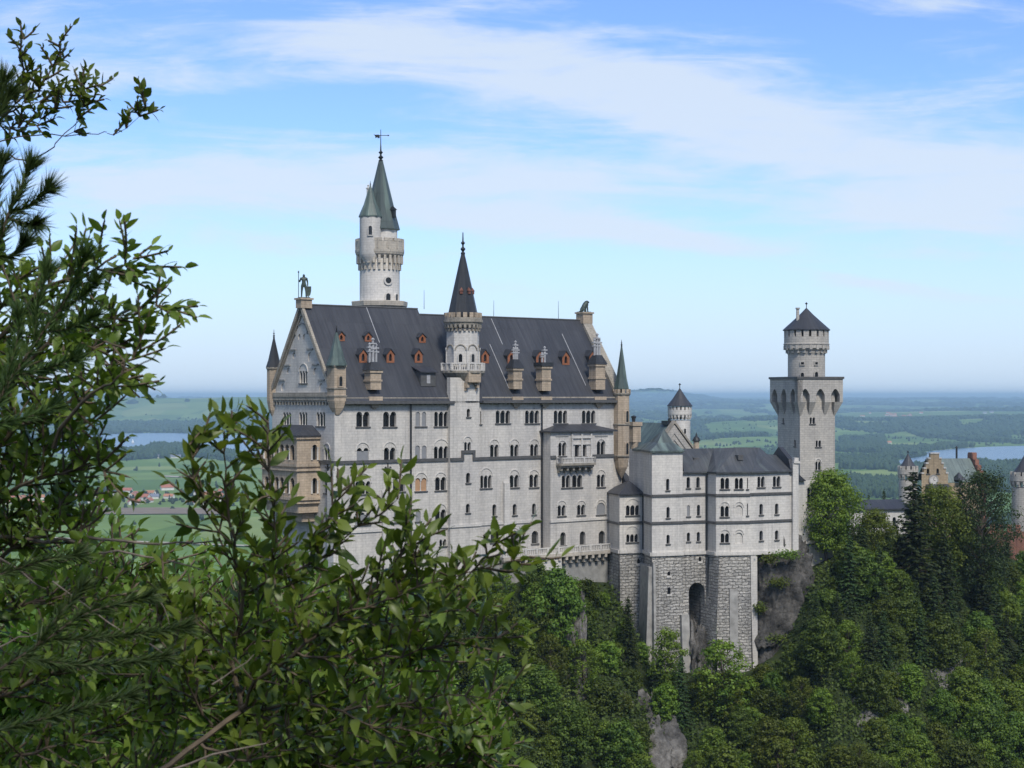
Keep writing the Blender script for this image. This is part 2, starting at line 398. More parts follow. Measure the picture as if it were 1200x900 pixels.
class Face:
    def __init__(self, fr, p0, p1):
        self.fr, self.p0, self.p1 = fr, p0, p1
        dx, dy = p1[0] - p0[0], p1[1] - p0[1]; self.L = math.hypot(dx, dy)
        self.d = (dx / self.L, dy / self.L); self.n = (self.d[1], -self.d[0])
        self.O = fr.w(*p0); a = fr.w(*p1); self.D = ((a[0] - self.O[0]) / self.L, (a[1] - self.O[1]) / self.L)
    def px(self, u, v):
        k = (u - HU) / F
        a = (k * self.O[1] - self.O[0]) / (self.D[0] - k * self.D[1])
        return a, -(v - HV) / F * (self.O[1] + a * self.D[1])
    def pt(self, a, z, off=0.0):
        return (self.p0[0] + self.d[0] * a + self.n[0] * off, self.p0[1] + self.d[1] * a + self.n[1] * off, z)

def arch_poly(a0, a1, zb, zt, n, gap=0.26, pointed=False, seg=6):
    W = a1 - a0; w = (W - (n - 1) * gap) / n; r = w / 2
    zs = zt - r if not pointed else zt - w * 0.86
    P = [(a0, zb), (a1, zb)]
    for k in reversed(range(n)):
        l0 = a0 + k * (w + gap); cx_ = l0 + r
        P.append((l0 + w, zs))
        for i in range(1, seg):
            if pointed:
                f = i / seg
                x = (1 - f) * 2 - 1
                if x >= 0: ang = math.acos(min(1, (x + 1) / 2)); P.append((cx_ + x * r, zs + math.sin(ang) * w * 0.99))
                else: ang = math.acos(min(1, (-x + 1) / 2)); P.append((cx_ + x * r, zs + math.sin(ang) * w * 0.99))
            else:
                t = math.pi * i / seg; P.append((cx_ + r * math.cos(t), zs + r * math.sin(t)))
        P.append((l0, zs))
    return P, zs, w

def wall_face(mb, face, outline, holes, depth=0.45, off=0.0):
    """one wall sheet with real openings and their reveals"""
    loops = [outline] + holes
    pts = [p for l in loops for p in l]
    tris = tessellate_polygon([[Vector((p[0], p[1], 0)) for p in l] for l in loops])
    fs, us = [], []
    for t in tris:
        a, b, c = (pts[i] for i in t)
        cr = (b[0] - a[0]) * (c[1] - a[1]) - (b[1] - a[1]) * (c[0] - a[0])
        if abs(cr) < 1e-9: continue
        t = tuple(t) if cr > 0 else tuple(t)[::-1]
        fs.append(t); us.append([(pts[i][0], pts[i][1]) for i in t])
    mb.add([face.pt(p[0], p[1], off) for p in pts], fs, us)
    for h in holes:
        n = len(h)
        vs = [face.pt(p[0], p[1], off) for p in h] + [face.pt(p[0], p[1], off - depth) for p in h]
        mb.add(vs, [(i, n + i, n + (i + 1) % n, (i + 1) % n) for i in range(n)])

def strip(mb, face, a0, a1, z0, z1, o0, o1):
    q = [face.pt(a0, 0, o0)[:2], face.pt(a1, 0, o0)[:2], face.pt(a1, 0, o1)[:2], face.pt(a0, 0, o1)[:2]]
    mb.prism(q, z0, z1)

def arc_band(mb, face, ac, zc, r0, r1, o0, o1, seg=10, a_from=0.0, a_to=math.pi):
    for i in range(seg):
        t0 = a_from + (a_to - a_from) * i / seg; t1 = a_from + (a_to - a_from) * (i + 1) / seg
        P = [(ac + r * math.cos(t), zc + r * math.sin(t)) for t, r in ((t0, r0), (t0, r1), (t1, r1), (t1, r0))]
        vs = [face.pt(p[0], p[1], o) for o in (o0, o1) for p in P]
        mb.add(vs, [(4, 5, 6, 7), (0, 3, 2, 1), (1, 2, 6, 5), (0, 4, 7, 3)] + ([(0, 1, 5, 4)] if i == 0 else []) + ([(2, 3, 7, 6)] if i == seg - 1 else []))

def window(face, holes, parent, u0, u1, vt, vb, n=1, hood=None, kind='glass', sill=True, trim=None, pointed=False, gap=0.26, depth=0.45, sillmat='string'):
    """an arched window group in a wall: dark pane set back in the opening, slim columns between the lights, sill, arch moulding"""
    uc = (u0 + u1) / 2
    a0, a1 = face.px(u0, vb)[0], face.px(u1, vb)[0]
    zt = face.px(uc, vt)[1]; zb = face.px(uc, vb)[1]
    P, zs, w = arch_poly(a0, a1, zb, zt, n, gap, pointed)
    holes.append(P)
    mat = {'glass': 'glass', 'board': 'board', 'blind': 'white', 'orange': 'orange_board', 'dim': 'dim'}[kind]
    back = {'glass': -(depth - 0.03), 'dim': -(depth - 0.03), 'board': -0.13, 'blind': -0.2, 'orange': -0.2}[kind]
    mb = MB()
    if kind == 'board' and n > 1:                      # boarded up to the springing, dark lights above
        mb.add([face.pt(a, z, back) for a, z in ((a0, zb), (a1, zb), (a1, zs), (a0, zs))], [(0, 1, 2, 3)])
        g = MB(); g.add([face.pt(a, z, -(depth - 0.03)) for a, z in ((a0, zb), (a1, zb), (a1, zt), (a0, zt))], [(0, 1, 2, 3)])
    else:
        mb.add([face.pt(a, z, back) for a, z in ((a0, zb), (a1, zb), (a1, zt), (a0, zt))], [(0, 1, 2, 3)])
        g = None
    wn = mb.build('window', MT[mat], parent)
    hold = wn if parent.parent is None else parent; own = True
    if g: g.build('pane', MT['glass'], hold)
    if n > 1 and kind != 'board':
        for k in range(1, n):
            cm = MB()
            ax = a0 + k * w + (k - 0.5) * gap
            x, y, _ = face.pt(ax, 0, -0.16)
            cm.lathe(x, y, [(0.13, zb), (0.13, zb + 0.12), (0.085, zb + 0.16), (0.085, zs - 0.28), (0.14, zs - 0.06), (0.14, zs)], 8)
            if own: cm.build('colonnette', MT['white'], hold, True)
    if sill:
        sm = MB()
        strip(sm, face, a0 - 0.18, a1 + 0.18, zb - 0.2, zb - 0.002, -0.12, 0.17)
        if own: sm.build('sill', MT[sillmat], hold)
    if hood:
        hm = MB()
        W = a1 - a0; zh = face.px(uc, hood)[1]; r = min(W / 2 + 0.2, max(0.3, zh - zs + 0.0))
        rx = W / 2 + 0.12
        # pointed-free round arch: semi-ellipse kept circular by its own centre height
        zc = zh - rx
        zc = max(zc, zs - 0.35)
        arc_band(hm, face, (a0 + a1) / 2, zc, rx - 0.0, rx + 0.17, -0.02, 0.11)
        if own: hm.build('arch_moulding', MT['white'], hold)
    return wn

def stuck_window(parent, pos, nrm, w, h, arch=True, frame='white', pane='glass'):
    """small window of a round tower: stone surround standing proud and a dark pane inside it"""
    nx, ny = nrm; L = math.hypot(nx, ny); nx, ny = nx / L, ny / L
    dx, dy = -ny, nx
    x, y, z = pos
    def P(a, zz, o): return (x + dx * a + nx * o, y + dy * a + ny * o, z + zz)
    def poly(w_, h_, b):
        q = [(-w_ / 2, -b), (w_ / 2, -b)]
        if arch: q += [(w_ / 2 * math.cos(math.pi * i / 6), h_ - w_ / 2 + w_ / 2 * math.sin(math.pi * i / 6)) for i in range(7)]
        else: q += [(w_ / 2, h_), (-w_ / 2, h_)]
        return q
    pi_, po = poly(w, h, 0), poly(w + 0.36, h + 0.18, 0.18)
    n = len(pi_)
    m = MB(); m.add([P(a, b, 0.1) for a, b in pi_], [tuple(range(n))])
    wn = m.build('window', MT[pane], parent)
    fm = MB()
    fm.add([P(a, b, 0.2) for a, b in pi_] + [P(a, b, 0.2) for a, b in po] + [P(a, b, -0.25) for a, b in po] + [P(a, b, -0.1) for a, b in pi_],
           [(i, n + i, n + (i + 1) % n, (i + 1) % n) for i in range(n)] + [(n + i, 2 * n + i, 2 * n + (i + 1) % n, n + (i + 1) % n) for i in range(n)]
           + [(3 * n + i, i, (i + 1) % n, 3 * n + (i + 1) % n) for i in range(n)])
    if parent.parent is None: fm.build('surround', MT[frame], wn)
    else: fm.build('surround', MT[frame], parent)
    return wn

def merlons(mb, cx_, cy_, r0, r1, z0, z1, n, duty=0.6, a0=0.0):
    for k in range(n):
        a = a0 + 2 * math.pi * k / n; da = math.pi / n * duty
        P = [(cx_ + r * math.cos(t), cy_ + r * math.sin(t)) for r, t in ((r0, a - da), (r1, a - da), (r1, a + da), (r0, a + da))]
        mb.prism(P, z0, z1)

def corbels(mb, cx_, cy_, r0, r1, z0, z1, n, duty=0.4, a0=0.0):
    """ring of brackets widening upwards"""
    for k in range(n):
        a = a0 + 2 * math.pi * k / n; da = math.pi / n * duty
        zm = z0 + 0.45 * (z1 - z0)
        for ra, rb, za, zb_ in ((r0, r0 + (r1 - r0) * 0.5, z0, zm), (r0, r1, zm, z1)):
            P = [(cx_ + r * math.cos(t), cy_ + r * math.sin(t)) for r, t in ((ra - 0.2, a - da), (rb, a - da), (rb, a + da), (ra - 0.2, a + da))]
            mb.prism(P, za, zb_)

def finial(mb, x, y, z0, z1, r):
    h = z1 - z0
    mb.lathe(x, y, [(r, z0), (r * 1.3, z0 + h * 0.08), (r * 0.6, z0 + h * 0.16), (r * 1.5, z0 + h * 0.26), (r * 0.5, z0 + h * 0.36), (r * 0.5, z0 + h * 0.44),
                    (r * 1.25, z0 + h * 0.52), (r * 0.45, z0 + h * 0.6), (r * 0.28, z0 + h * 0.95), (0.0, z1)], 8)
# ================================================================== THE PALACE
D0 = 270.0
TH = math.atan(0.791)
PF = Frame((392 - HU) / F * D0, D0, TH)
W = 0.0716 * D0                         # depth of the hall
PB = -40.0
def root(name, label, cat, fr, s, t, zb, group=None):
    """building root: the Empty sits at the frame origin on the ground, meshes are in frame coordinates"""
    o = thing(name, label, cat, (fr.x, fr.y, zb), fr.th, group); ZB[o.name] = zb
    return o
palace = root('palace_hall', 'long pale limestone palace with steep dark roof, orange dormers and a tall west gable', 'palace', PF, 0, 0, PB)

SO = Face(PF, (0, 0), (80, 0))          # south front
WE = Face(PF, (0, W), (0, 0))           # west gable front
s_turL, s_turR = PF.s_at(527.5, 0), PF.s_at(561.8, 0)
s_split = PF.s_at(531, -0.6)
s_bay0 = PF.s_at(634.8, 0)
L = PF.s_at(731, 0)
BAYP = 2.4
s_bay1 = PF.s_at(718.8, -BAYP)
ze = PF.z(462.5, 0, 0)                  # eaves
zr1 = PF.z(357, 0.8, W / 2); zr2 = PF.z(372.4, PF.s_at(600, W / 2), W / 2)
z_str = PF.z(542.2, 0, 0)               # string course
z_mol = PF.z(624.5, 0, 0)               # pale moulding

# ---- windows of the south front, photo pixels: u0, u1, top, sill, lights, arch top, kind
SW = [(417.6, 433, 482.4, 500, 2, None, 'glass'), (449, 464.4, 482.4, 500, 2, None, 'glass'), (487, 499.6, 482.6, 499.6, 2, None, 'board1'), (509, 525, 482.4, 499.6, 3, None, 'glass'),
      (418, 432, 525, 540, 2, 519, 'board'), (450, 463.4, 524.5, 539.6, 2, 518.4, 'glass'), (486.4, 500, 522, 538.6, 2, 516, 'board1'), (508.6, 525, 523, 538, 3, 515, 'glass'),
      (416.6, 434, 564, 579, 3, 555, 'glass'), (460.6, 474.4, 561, 576, 2, 555.4, 'glass'), (486.6, 500, 560, 575.4, 2, 554.4, 'orange'), (510, 522.6, 559, 574.6, 2, 554, 'glass'),
      (416, 433.6, 600.6, 615, 3, None, 'board'), (461.6, 470, 595, 612, 1, None, 'board'), (487, 493, 598, 611, 1, None, 'board'), (510, 522.4, 597, 609.6, 2, 591, 'glass'),
      (515, 523, 632, 640, 2, None, 'glass'),
      (581, 597.6, 481, 496, 3, None, 'glass'), (615.4, 631.6, 481, 496, 3, None, 'glass'), (562.6, 564.0, 482, 497, 1, None, 'glass'),
      (574.4, 584.2, 521, 535.4, 2, 515.4, 'glass'), (598, 607.6, 521, 535, 2, 515.2, 'glass'), (621.4, 630.6, 520.6, 534.4, 2, 515, 'glass'),
      (563, 576, 557, 572, 3, 549, 'glass'), (597.4, 607.8, 556.6, 571.2, 2, 551, 'glass'), (620.4, 630.8, 556, 571, 2, 551, 'glass'),
      (577, 581.6, 591, 604.6, 1, None, 'glass'), (600.8, 605.4, 590.6, 603.6, 1, None, 'glass'), (623.6, 628, 590, 603, 1, None, 'glass'),
      (598.6, 607.4, 621.6, 633, 1, 619, 'dim'), (623, 630.8, 622, 637, 1, None, 'dim'), (575, 582, 624, 636, 1, None, 'dim'),
      (649, 664.6, 481, 496, 3, None, 'glass'), (682, 697.6, 481, 496, 3, None, 'glass')]
holes = []
for u0, u1, vt, vb, n, hood, kind in SW:
    k = kind; sil = True
    if kind == 'board1': k = 'board'
    if kind == 'board1':
        for j in range(2):
            w_ = (u1 - u0 - 2.2) / 2
            window(SO, holes, palace, u0 + j * (w_ + 2.2), u0 + j * (w_ + 2.2) + w_, vt, vb, 1, None, 'board', True)
        continue
    window(SO, holes, palace, u0, u1, vt, vb, n, hood, k, sil, gap=0.3, depth=0.55)
wall = MB()
wall_face(wall, SO, [(0, PB), (L, PB), (L, ze), (0, ze)], holes, 0.55)

# ---- west gable front
gh = []
for u0, u1, vt, vb, n, hood, kind in [(331.8, 341, 483, 498, 3, None, 'glass'), (350.6, 360, 483, 498.6, 3, None, 'glass'), (371, 381, 483, 499.4, 3, None, 'glass'),
                                      (351.2, 360, 434.6, 449, 3, 426.6, 'glass'), (349.4, 352.4, 391.4, 397.6, 1, None, 'blind'), (355, 358.4, 391.4, 398, 1, None, 'blind'),
                                      (343, 346.6, 413, 420, 1, None, 'blind'), (361, 365.4, 412.6, 423.6, 1, None, 'blind'), (336, 340.4, 431, 438, 1, None, 'blind'), (367.4, 371.6, 431, 439, 1, None, 'blind'),
                                      (329.6, 333.8, 449, 458, 1, None, 'blind'), (374, 379, 449, 459, 1, None, 'blind'),
                                      (380, 386, 525, 539, 2, 520, 'glass'), (380, 386, 563, 578, 2, 558, 'glass'), (380.4, 386, 601, 613, 2, None, 'glass')]:
    window(WE, gh, palace, u0, u1, vt, vb, n, hood, kind, kind == 'glass', gap=0.22, depth=0.4)
zg = zr1 + 0.5
wall_face(wall, WE, [(0, PB), (W, PB), (W, ze), (W / 2, zg), (0, ze)], gh, 0.4)
# north and east walls, closing the body
wall.add([(0, W, PB), (L, W, PB), (L, W, ze), (0, W, ze)], [(0, 3, 2, 1)])
wall.add([(L, 0, PB), (L, W, PB), (L, W, ze), (L, W / 2, zr2 + 0.8), (L, 0, ze)], [(0, 1, 2, 3, 4)])
wall.build('wall', MT['plaster'], palace)
# attic niche arch and small label ledges of the gable
gm = MB()
ac, zc = WE.px(353.6, 392); arc_band(gm, WE, ac, zc, 1.75, 1.95, -0.02, 0.16)
for u, v in ((343.6, 410), (363.4, 409), (337, 428), (370, 427), (331, 445.4), (377, 445.4)):
    a, z = WE.px(u, v); strip(gm, WE, a - 0.9, a + 0.9, z - 0.12, z + 0.12, -0.02, 0.2)
gm.build('gable_moulding', MT['grey'], palace)

# ---- roofs
def gable_roof(s0, s1, zr, ov=0.75, th=0.28):
    k = (zr - ze) / (W / 2)
    m = MB()
    zo = ze - ov * k
    for sg in (0, 1):
        te, tr = (-ov, W / 2) if sg == 0 else (W + ov, W / 2)
        q = [(s0, te, zo), (s1, te, zo), (s1, tr, zr), (s0, tr, zr)]
        if sg: q = q[::-1]
        low_ = [(x, y, z - th) for x, y, z in q]
        sl = math.hypot(W / 2 + ov, zr - zo)
        m.add(q + low_, [(0, 1, 2, 3), (7, 6, 5, 4), (0, 4, 5, 1), (1, 5, 6, 2), (2, 6, 7, 3), (3, 7, 4, 0)],
              [[(s0, 0), (s1, 0), (s1, sl), (s0, sl)] if not sg else [(s0, sl), (s1, sl), (s1, 0), (s0, 0)]] + [None] * 5)
    return m
OV = 0.75
k1 = (zr1 - ze) / (W / 2); k2 = (zr2 - ze) / (W / 2)
sE = L - 2.1
roof = gable_roof(-0.02, s_split, zr1, OV)
roof.add([(s_split - 0.02, 0, ze), (s_split - 0.02, W, ze), (s_split - 0.02, W / 2, zr1 - 0.1)], [(0, 1, 2)])
rf1 = roof.build('roof', MT['roof'], palace)
rf2 = gable_roof(s_split + 0.03, sE, zr2, OV).build('roof', MT['roof'], palace)
# ridge capping, standing ribs and gutters
rc = MB(); rc.tube([(0.1, W / 2, zr1 + 0.02), (s_split, W / 2, zr1 + 0.02)], 0.16, 6); rc.tube([(s_split, W / 2, zr2 + 0.02), (sE, W / 2, zr2 + 0.02)], 0.16, 6)
rc.build('ridge_cap', MT['string'], palace)
gt = MB()
gt.box(1.4, -OV - 0.28, ze - OV * k1 - 0.36, s_split + 0.1, -OV + 0.05, ze - OV * k1 + 0.1)
gt.box(s_turR + 0.1, -OV - 0.28, ze - OV * k2 - 0.34, L - 1.6, -OV + 0.05, ze - OV * k2 + 0.1)
gt.build('gutter', MT['string'], palace)
# lightning rods and pale joint strips on the roof
def roof_pt(u, v, k, zr_):
    """point where a sight line meets the front roof slope"""
    kx, kz = (u - HU) / F, -(v - HV) / F
    # local coordinates are linear in Y:  t(Y) = t0 + t1*Y
    s0_, t0_ = PF.l(0, 0); s1_, t1_ = PF.l(kx, 1.0); ds, dt = s1_ - s0_, t1_ - t0_
    Y = (ze + t0_ * k) / (kz - dt * k)
    return s0_ + ds * Y, t0_ + dt * Y, kz * Y
for ua, va, ub, vb, k_, zr_ in ((428, 360, 446, 402, k1, zr1), (578.6, 374, 586, 404, k2, zr2), (668, 392, 677, 452, k2, zr2), (584, 404, 586, 455, k2, zr2)):
    a = roof_pt(ua, va, k_, zr_); b = roof_pt(ub, vb, k_, zr_)
    s_ = (a[0] + b[0]) / 2
    m = MB(); m.tube([(s_, a[1], ze + a[1] * k_ + 0.06), (s_, b[1], ze + b[1] * k_ + 0.06)], 0.07, 5); m.build('roof_batten', MT['zinc'], palace)
for u, v0 in ((578.6, 352), (654.4, 352.6), (497, 340)):
    s_ = PF.s_at(u, W / 2); m = MB(); zz_ = zr2 if u > 520 else zr1
    m.tube([(s_, W / 2, zz_), (s_, W / 2, PF.z(v0, s_, W / 2))], [0.05, 0.025], 5); m.build('lightning_rod', MT['metal'], palace)

# ---- gable copings (sloping stone bands) and pedestals
def rake(mb, s0, s1, zr, up, ov):
    k = (zr - ze) / (W / 2)
    for sg in (1, -1):
        pts = []
        for t, z in ((-ov, ze - ov * k), (W / 2, zr)):
            t_ = t if sg == 1 else W - t
            pts.append((t_, z))
        (ta, za), (tb, zb_) = pts
        vs = [(s0, ta, za - 0.5), (s1, ta, za - 0.5), (s1, tb, zb_ - 0.5), (s0, tb, zb_ - 0.5), (s0, ta, za + up), (s1, ta, za + up), (s1, tb, zb_ + up), (s0, tb, zb_ + up)]
        f = [(0, 3, 2, 1), (4, 5, 6, 7), (0, 1, 5, 4), (1, 2, 6, 5), (2, 3, 7, 6), (3, 0, 4, 7)]
        if sg == -1: f = [x[::-1] for x in f]
        mb.add(vs, f)
cp = MB(); rake(cp, -0.55, -0.04, zr1, 0.5, 0.4); cp.build('gable_coping', MT['trim'], palace)
cp = MB(); rake(cp, -0.25, 0.3, zr1 - 1.15, -0.12, -0.5); cp.build('gable_coping', MT['trim'], palace)
cp = MB(); rake(cp, sE, L, zr2, 0.75, 0.0); cp.build('gable_coping', MT['trim'], palace)
pd = MB(); pd.box(-0.75, W / 2 - 0.85, zr1 - 0.6, 1.3, W / 2 + 0.85, zr1 + 0.75); pd.box(-0.95, W / 2 - 1.05, zr1 + 0.76, 1.5, W / 2 + 1.05, zr1 + 1.05)
pd.build('pedestal', MT['tan'], palace)
pd = MB(); pd.box(sE - 0.1, W / 2 - 1.0, zr2 - 0.6, L + 0.1, W / 2 + 1.0, zr2 + 1.2); pd.box(sE - 0.3, W / 2 - 1.2, zr2 + 1.21, L + 0.3, W / 2 + 1.2, zr2 + 1.5)
pd.build('pedestal', MT['tan'], palace)

# ---- corbel table under the eaves, string course, moulding
def frieze(face, a0, a1, zt, h=1.25, pitch=0.95, proud=0.3):
    m = MB()
    strip(m, face, a0, a1, zt - h * 0.42, zt, 0.02, proud + 0.1)
    n = max(1, int((a1 - a0) / pitch))
    p = (a1 - a0) / n
    for i in range(n + 1):
        a = a0 + i * p
        strip(m, face, max(a0, a - 0.16), min(a1, a + 0.16), zt - h, zt - h * 0.42 - 0.003, 0.02, proud)
    for i in range(n):
        arc_band(m, face, a0 + (i + 0.5) * p, zt - h * 0.82, p / 2 - 0.17, p / 2 + 0.05, 0.02, proud * 0.85, 5)
    return m
ff = frieze(SO, 1.0, s_turL - 0.2, ze - 0.45); ff.build('corbel_frieze', MT['trim'], palace)
ff = frieze(SO, s_turR + 0.3, L - 1.6, ze - 0.35); ff.build('corbel_frieze', MT['trim'], palace)
ff = frieze(WE, 1.0, W - 1.2, ze - 0.35, 1.3); ff.build('corbel_frieze', MT['trim'], palace)
m = MB(); strip(m, WE, 1.0, W - 0.8, ze - 0.34, ze + 0.35, 0.02, 0.5); m.build('cornice', MT['trim'], palace)
m = MB()
strip(m, SO, -0.02, PF.s_at(540.6, 0), z_str - 0.26, z_str + 0.26, 0.01, 0.24); m.build('string_course', MT['string'], palace); m = MB()
strip(m, SO, PF.s_at(556.6, 0), s_bay0, z_str - 0.26, z_str + 0.26, 0.01, 0.24)
m.build('string_course', MT['string'], palace)
m = MB(); strip(m, WE, 0, W + 0.24, z_str - 0.26, z_str + 0.26, 0.01, 0.24); m.build('string_course', MT['string'], palace)
m = MB(); strip(m, SO, -0.02, s_bay0, z_mol - 0.2, z_mol + 0.22, 0.01, 0.2); strip(m, SO, -0.02, s_bay0, z_mol - 14, z_mol - 0.2, 0.005, 0.12)
m2 = MB(); strip(m2, SO, -0.02, s_bay0, z_mol - 0.2, z_mol + 0.22, 0.01, 0.2); m2.build('base_moulding', MT['white'], palace)
# buttress strips and tie irons
for ua, ub, vt in ((388.5, 399, 552), (447, 456, 577), (589, 595.4, 566)):
    a0, z1 = SO.px(max(ua, 392.0), vt); a1 = SO.px(ub, vt)[0]
    m = MB(); strip(m, SO, a0, a1, z_mol - 10, z1, 0.01, 0.55); strip(m, SO, a0 - 0.02, a1 + 0.02, z1 + 0.002, z1 + 0.3, 0.01, 0.3); m.build('buttress', MT['white'], palace)
m = MB(); strip(m, WE, W - 1.4, W + 0.5, z_mol - 10, WE.px(390, 552)[1], 0.01, 0.5); m.build('buttress', MT['white'], palace)
for face, u in ((SO, 413.6), (SO, 454.2), (WE, 384.4)):
    m = MB(); a, z = face.px(u, 550)
    m.tube([face.pt(a, z - 1.1, 0.12), face.pt(a, z + 1.0, 0.12)], 0.09, 5)
    for sg in (-1, 1):
        m.tube([face.pt(a, z - 0.2, 0.12), face.pt(a + sg * 0.45, z + 0.45, 0.12), face.pt(a + sg * 0.62, z + 0.25, 0.12)], 0.08, 5)
        m.tube([face.pt(a, z - 0.3, 0.12), face.pt(a + sg * 0.5, z - 0.9, 0.12)], 0.08, 5)
    m.build('tie_iron', MT['metal'], palace)
# downpipes
for u in (480.4,):
    a, _ = SO.px(u, 500); m = MB(); x, y, _z = SO.pt(a, 0, 0.32)
    m.tube([(x, y, ze - 0.6), (x, y, PB + 6)], 0.14, 6); m.build('downpipe', MT['metal'], palace, True)
x, y = s_bay0 - 0.2, -0.35
m = MB(); m.tube([(x, y, ze - 0.6), (x, y, PB + 10)], 0.14, 6); m.build('downpipe', MT['metal'], palace, True)

# ---- dormers
def dormer(u, vtop, vbot, wpx, k, zr_, big):
    s, t, z = roof_pt(u, vbot, k, zr_)
    Y = PF.Y(s, t); w = wpx / F * Y / 0.78; h = (vbot - vtop) / F * Y
    t0 = t - 0.15; z0 = z - 0.1; zt = z0 + h; zeave = z0 + h * 0.62
    fc = Face(PF, (s - w / 2, t0), (s + w / 2, t0))
    P, _, _ = arch_poly(w * 0.3, w * 0.7, z0 + h * 0.14, z0 + h * 0.7, 1, pointed=True)
    m = MB()
    wall_face(m, fc, [(0, z0), (w, z0), (w, zeave), (w / 2, zt), (0, zeave)], [P], 0.3)
    dn = m.build('dormer', MT['wood'], palace)
    g = MB(); g.add([fc.pt(a, b, -0.28) for a, b in ((w * 0.25, z0 + h * 0.1), (w * 0.75, z0 + h * 0.1), (w * 0.75, z0 + h * 0.74), (w * 0.25, z0 + h * 0.74))], [(0, 1, 2, 3)]); g.build('pane', MT['glass'], dn)
    sd = MB(); tb = t + h / k + 0.5
    for sx in (s - w / 2 + 0.01, s + w / 2 - 0.01): sd.add([(sx, t0 + 0.02, z0), (sx, tb, z0), (sx, tb, zeave), (sx, t0 + 0.02, zeave)], [(0, 1, 2, 3)])
    sd.build('dormer_cheek', MT['roof'], dn)
    rr = MB(); e = 0.14
    rr.add([(s - w / 2 - e, t0 - 0.16, zeave - 0.12), (s, t0 - 0.16, zt + 0.06), (s + w / 2 + e, t0 - 0.16, zeave - 0.12), (s - w / 2 - e, tb, zeave - 0.12), (s, tb, zt + 0.06), (s + w / 2 + e, tb, zeave - 0.12),
            (s - w / 2 - e, t0 - 0.16, zeave + 0.05), (s, t0 - 0.16, zt + 0.24), (s + w / 2 + e, t0 - 0.16, zeave + 0.05), (s - w / 2 - e, tb, zeave + 0.05), (s, tb, zt + 0.24), (s + w / 2 + e, tb, zeave + 0.05)],
           [(0, 1, 4, 3), (1, 2, 5, 4), (6, 9, 10, 7), (7, 10, 11, 8), (0, 6, 7, 1), (1, 7, 8, 2), (0, 3, 9, 6), (2, 8, 11, 5)])
    rr.build('dormer_roof', MT['roof'], dn)
for u, v in ((399.4, 389), (431, 389.6), (494.4, 391)): dormer(u, v - 0.5, v + 10, 7.6, k1, zr1, False)
for u in (425, 457, 490): dormer(u, 408.8, 424.4, 8.6, k1, zr1, True)
for u, v in ((568, 409.6), (598.6, 410.2), (632, 411), (662.6, 411.6), (693.8, 411)): dormer(u, v, v + 15.4, 8.6, k2, zr2, True)
# lead shed dormer beside the stair turret
s, t, z = roof_pt(501, 452, k1, zr1)
m = MB(); w = 1.5; m.add([(s - w, t - 0.2, z - 0.1), (s + w, t - 0.2, z - 0.1), (s + w, t - 0.2, z + 2.2), (s - w, t - 0.2, z + 2.2), (s - w, t + 2.4, z + 2.6), (s + w, t + 2.4, z + 2.6)],
                      [(0, 1, 2, 3), (0, 3, 4), (1, 5, 2)])
dd = m.build('dormer', MT['string'], palace); dd['label'] = 'dark lead-covered dormer'
m = MB(); m.add([(s - w - 0.3, t - 0.6, z + 2.15), (s + w + 0.3, t - 0.6, z + 2.15), (s + w + 0.3, t + 3.0, z + 3.4), (s - w - 0.3, t + 3.0, z + 3.4),
                 (s - w - 0.3, t - 0.6, z + 2.3), (s + w + 0.3, t - 0.6, z + 2.3), (s + w + 0.3, t + 3.0, z + 3.55), (s - w - 0.3, t + 3.0, z + 3.55)],
                [(0, 3, 2, 1), (4, 5, 6, 7), (0, 1, 5, 4), (1, 2, 6, 5), (3, 0, 4, 7)]); m.build('dormer_roof', MT['roof'], dd)
m = MB(); m.add([(s - 0.3, t - 0.23, z + 0.4), (s + 0.4, t - 0.23, z + 0.4), (s + 0.4, t - 0.23, z + 1.8), (s - 0.3, t - 0.23, z + 1.8)], [(0, 1, 2, 3)]); m.build('pane', MT['zinc'], dd)

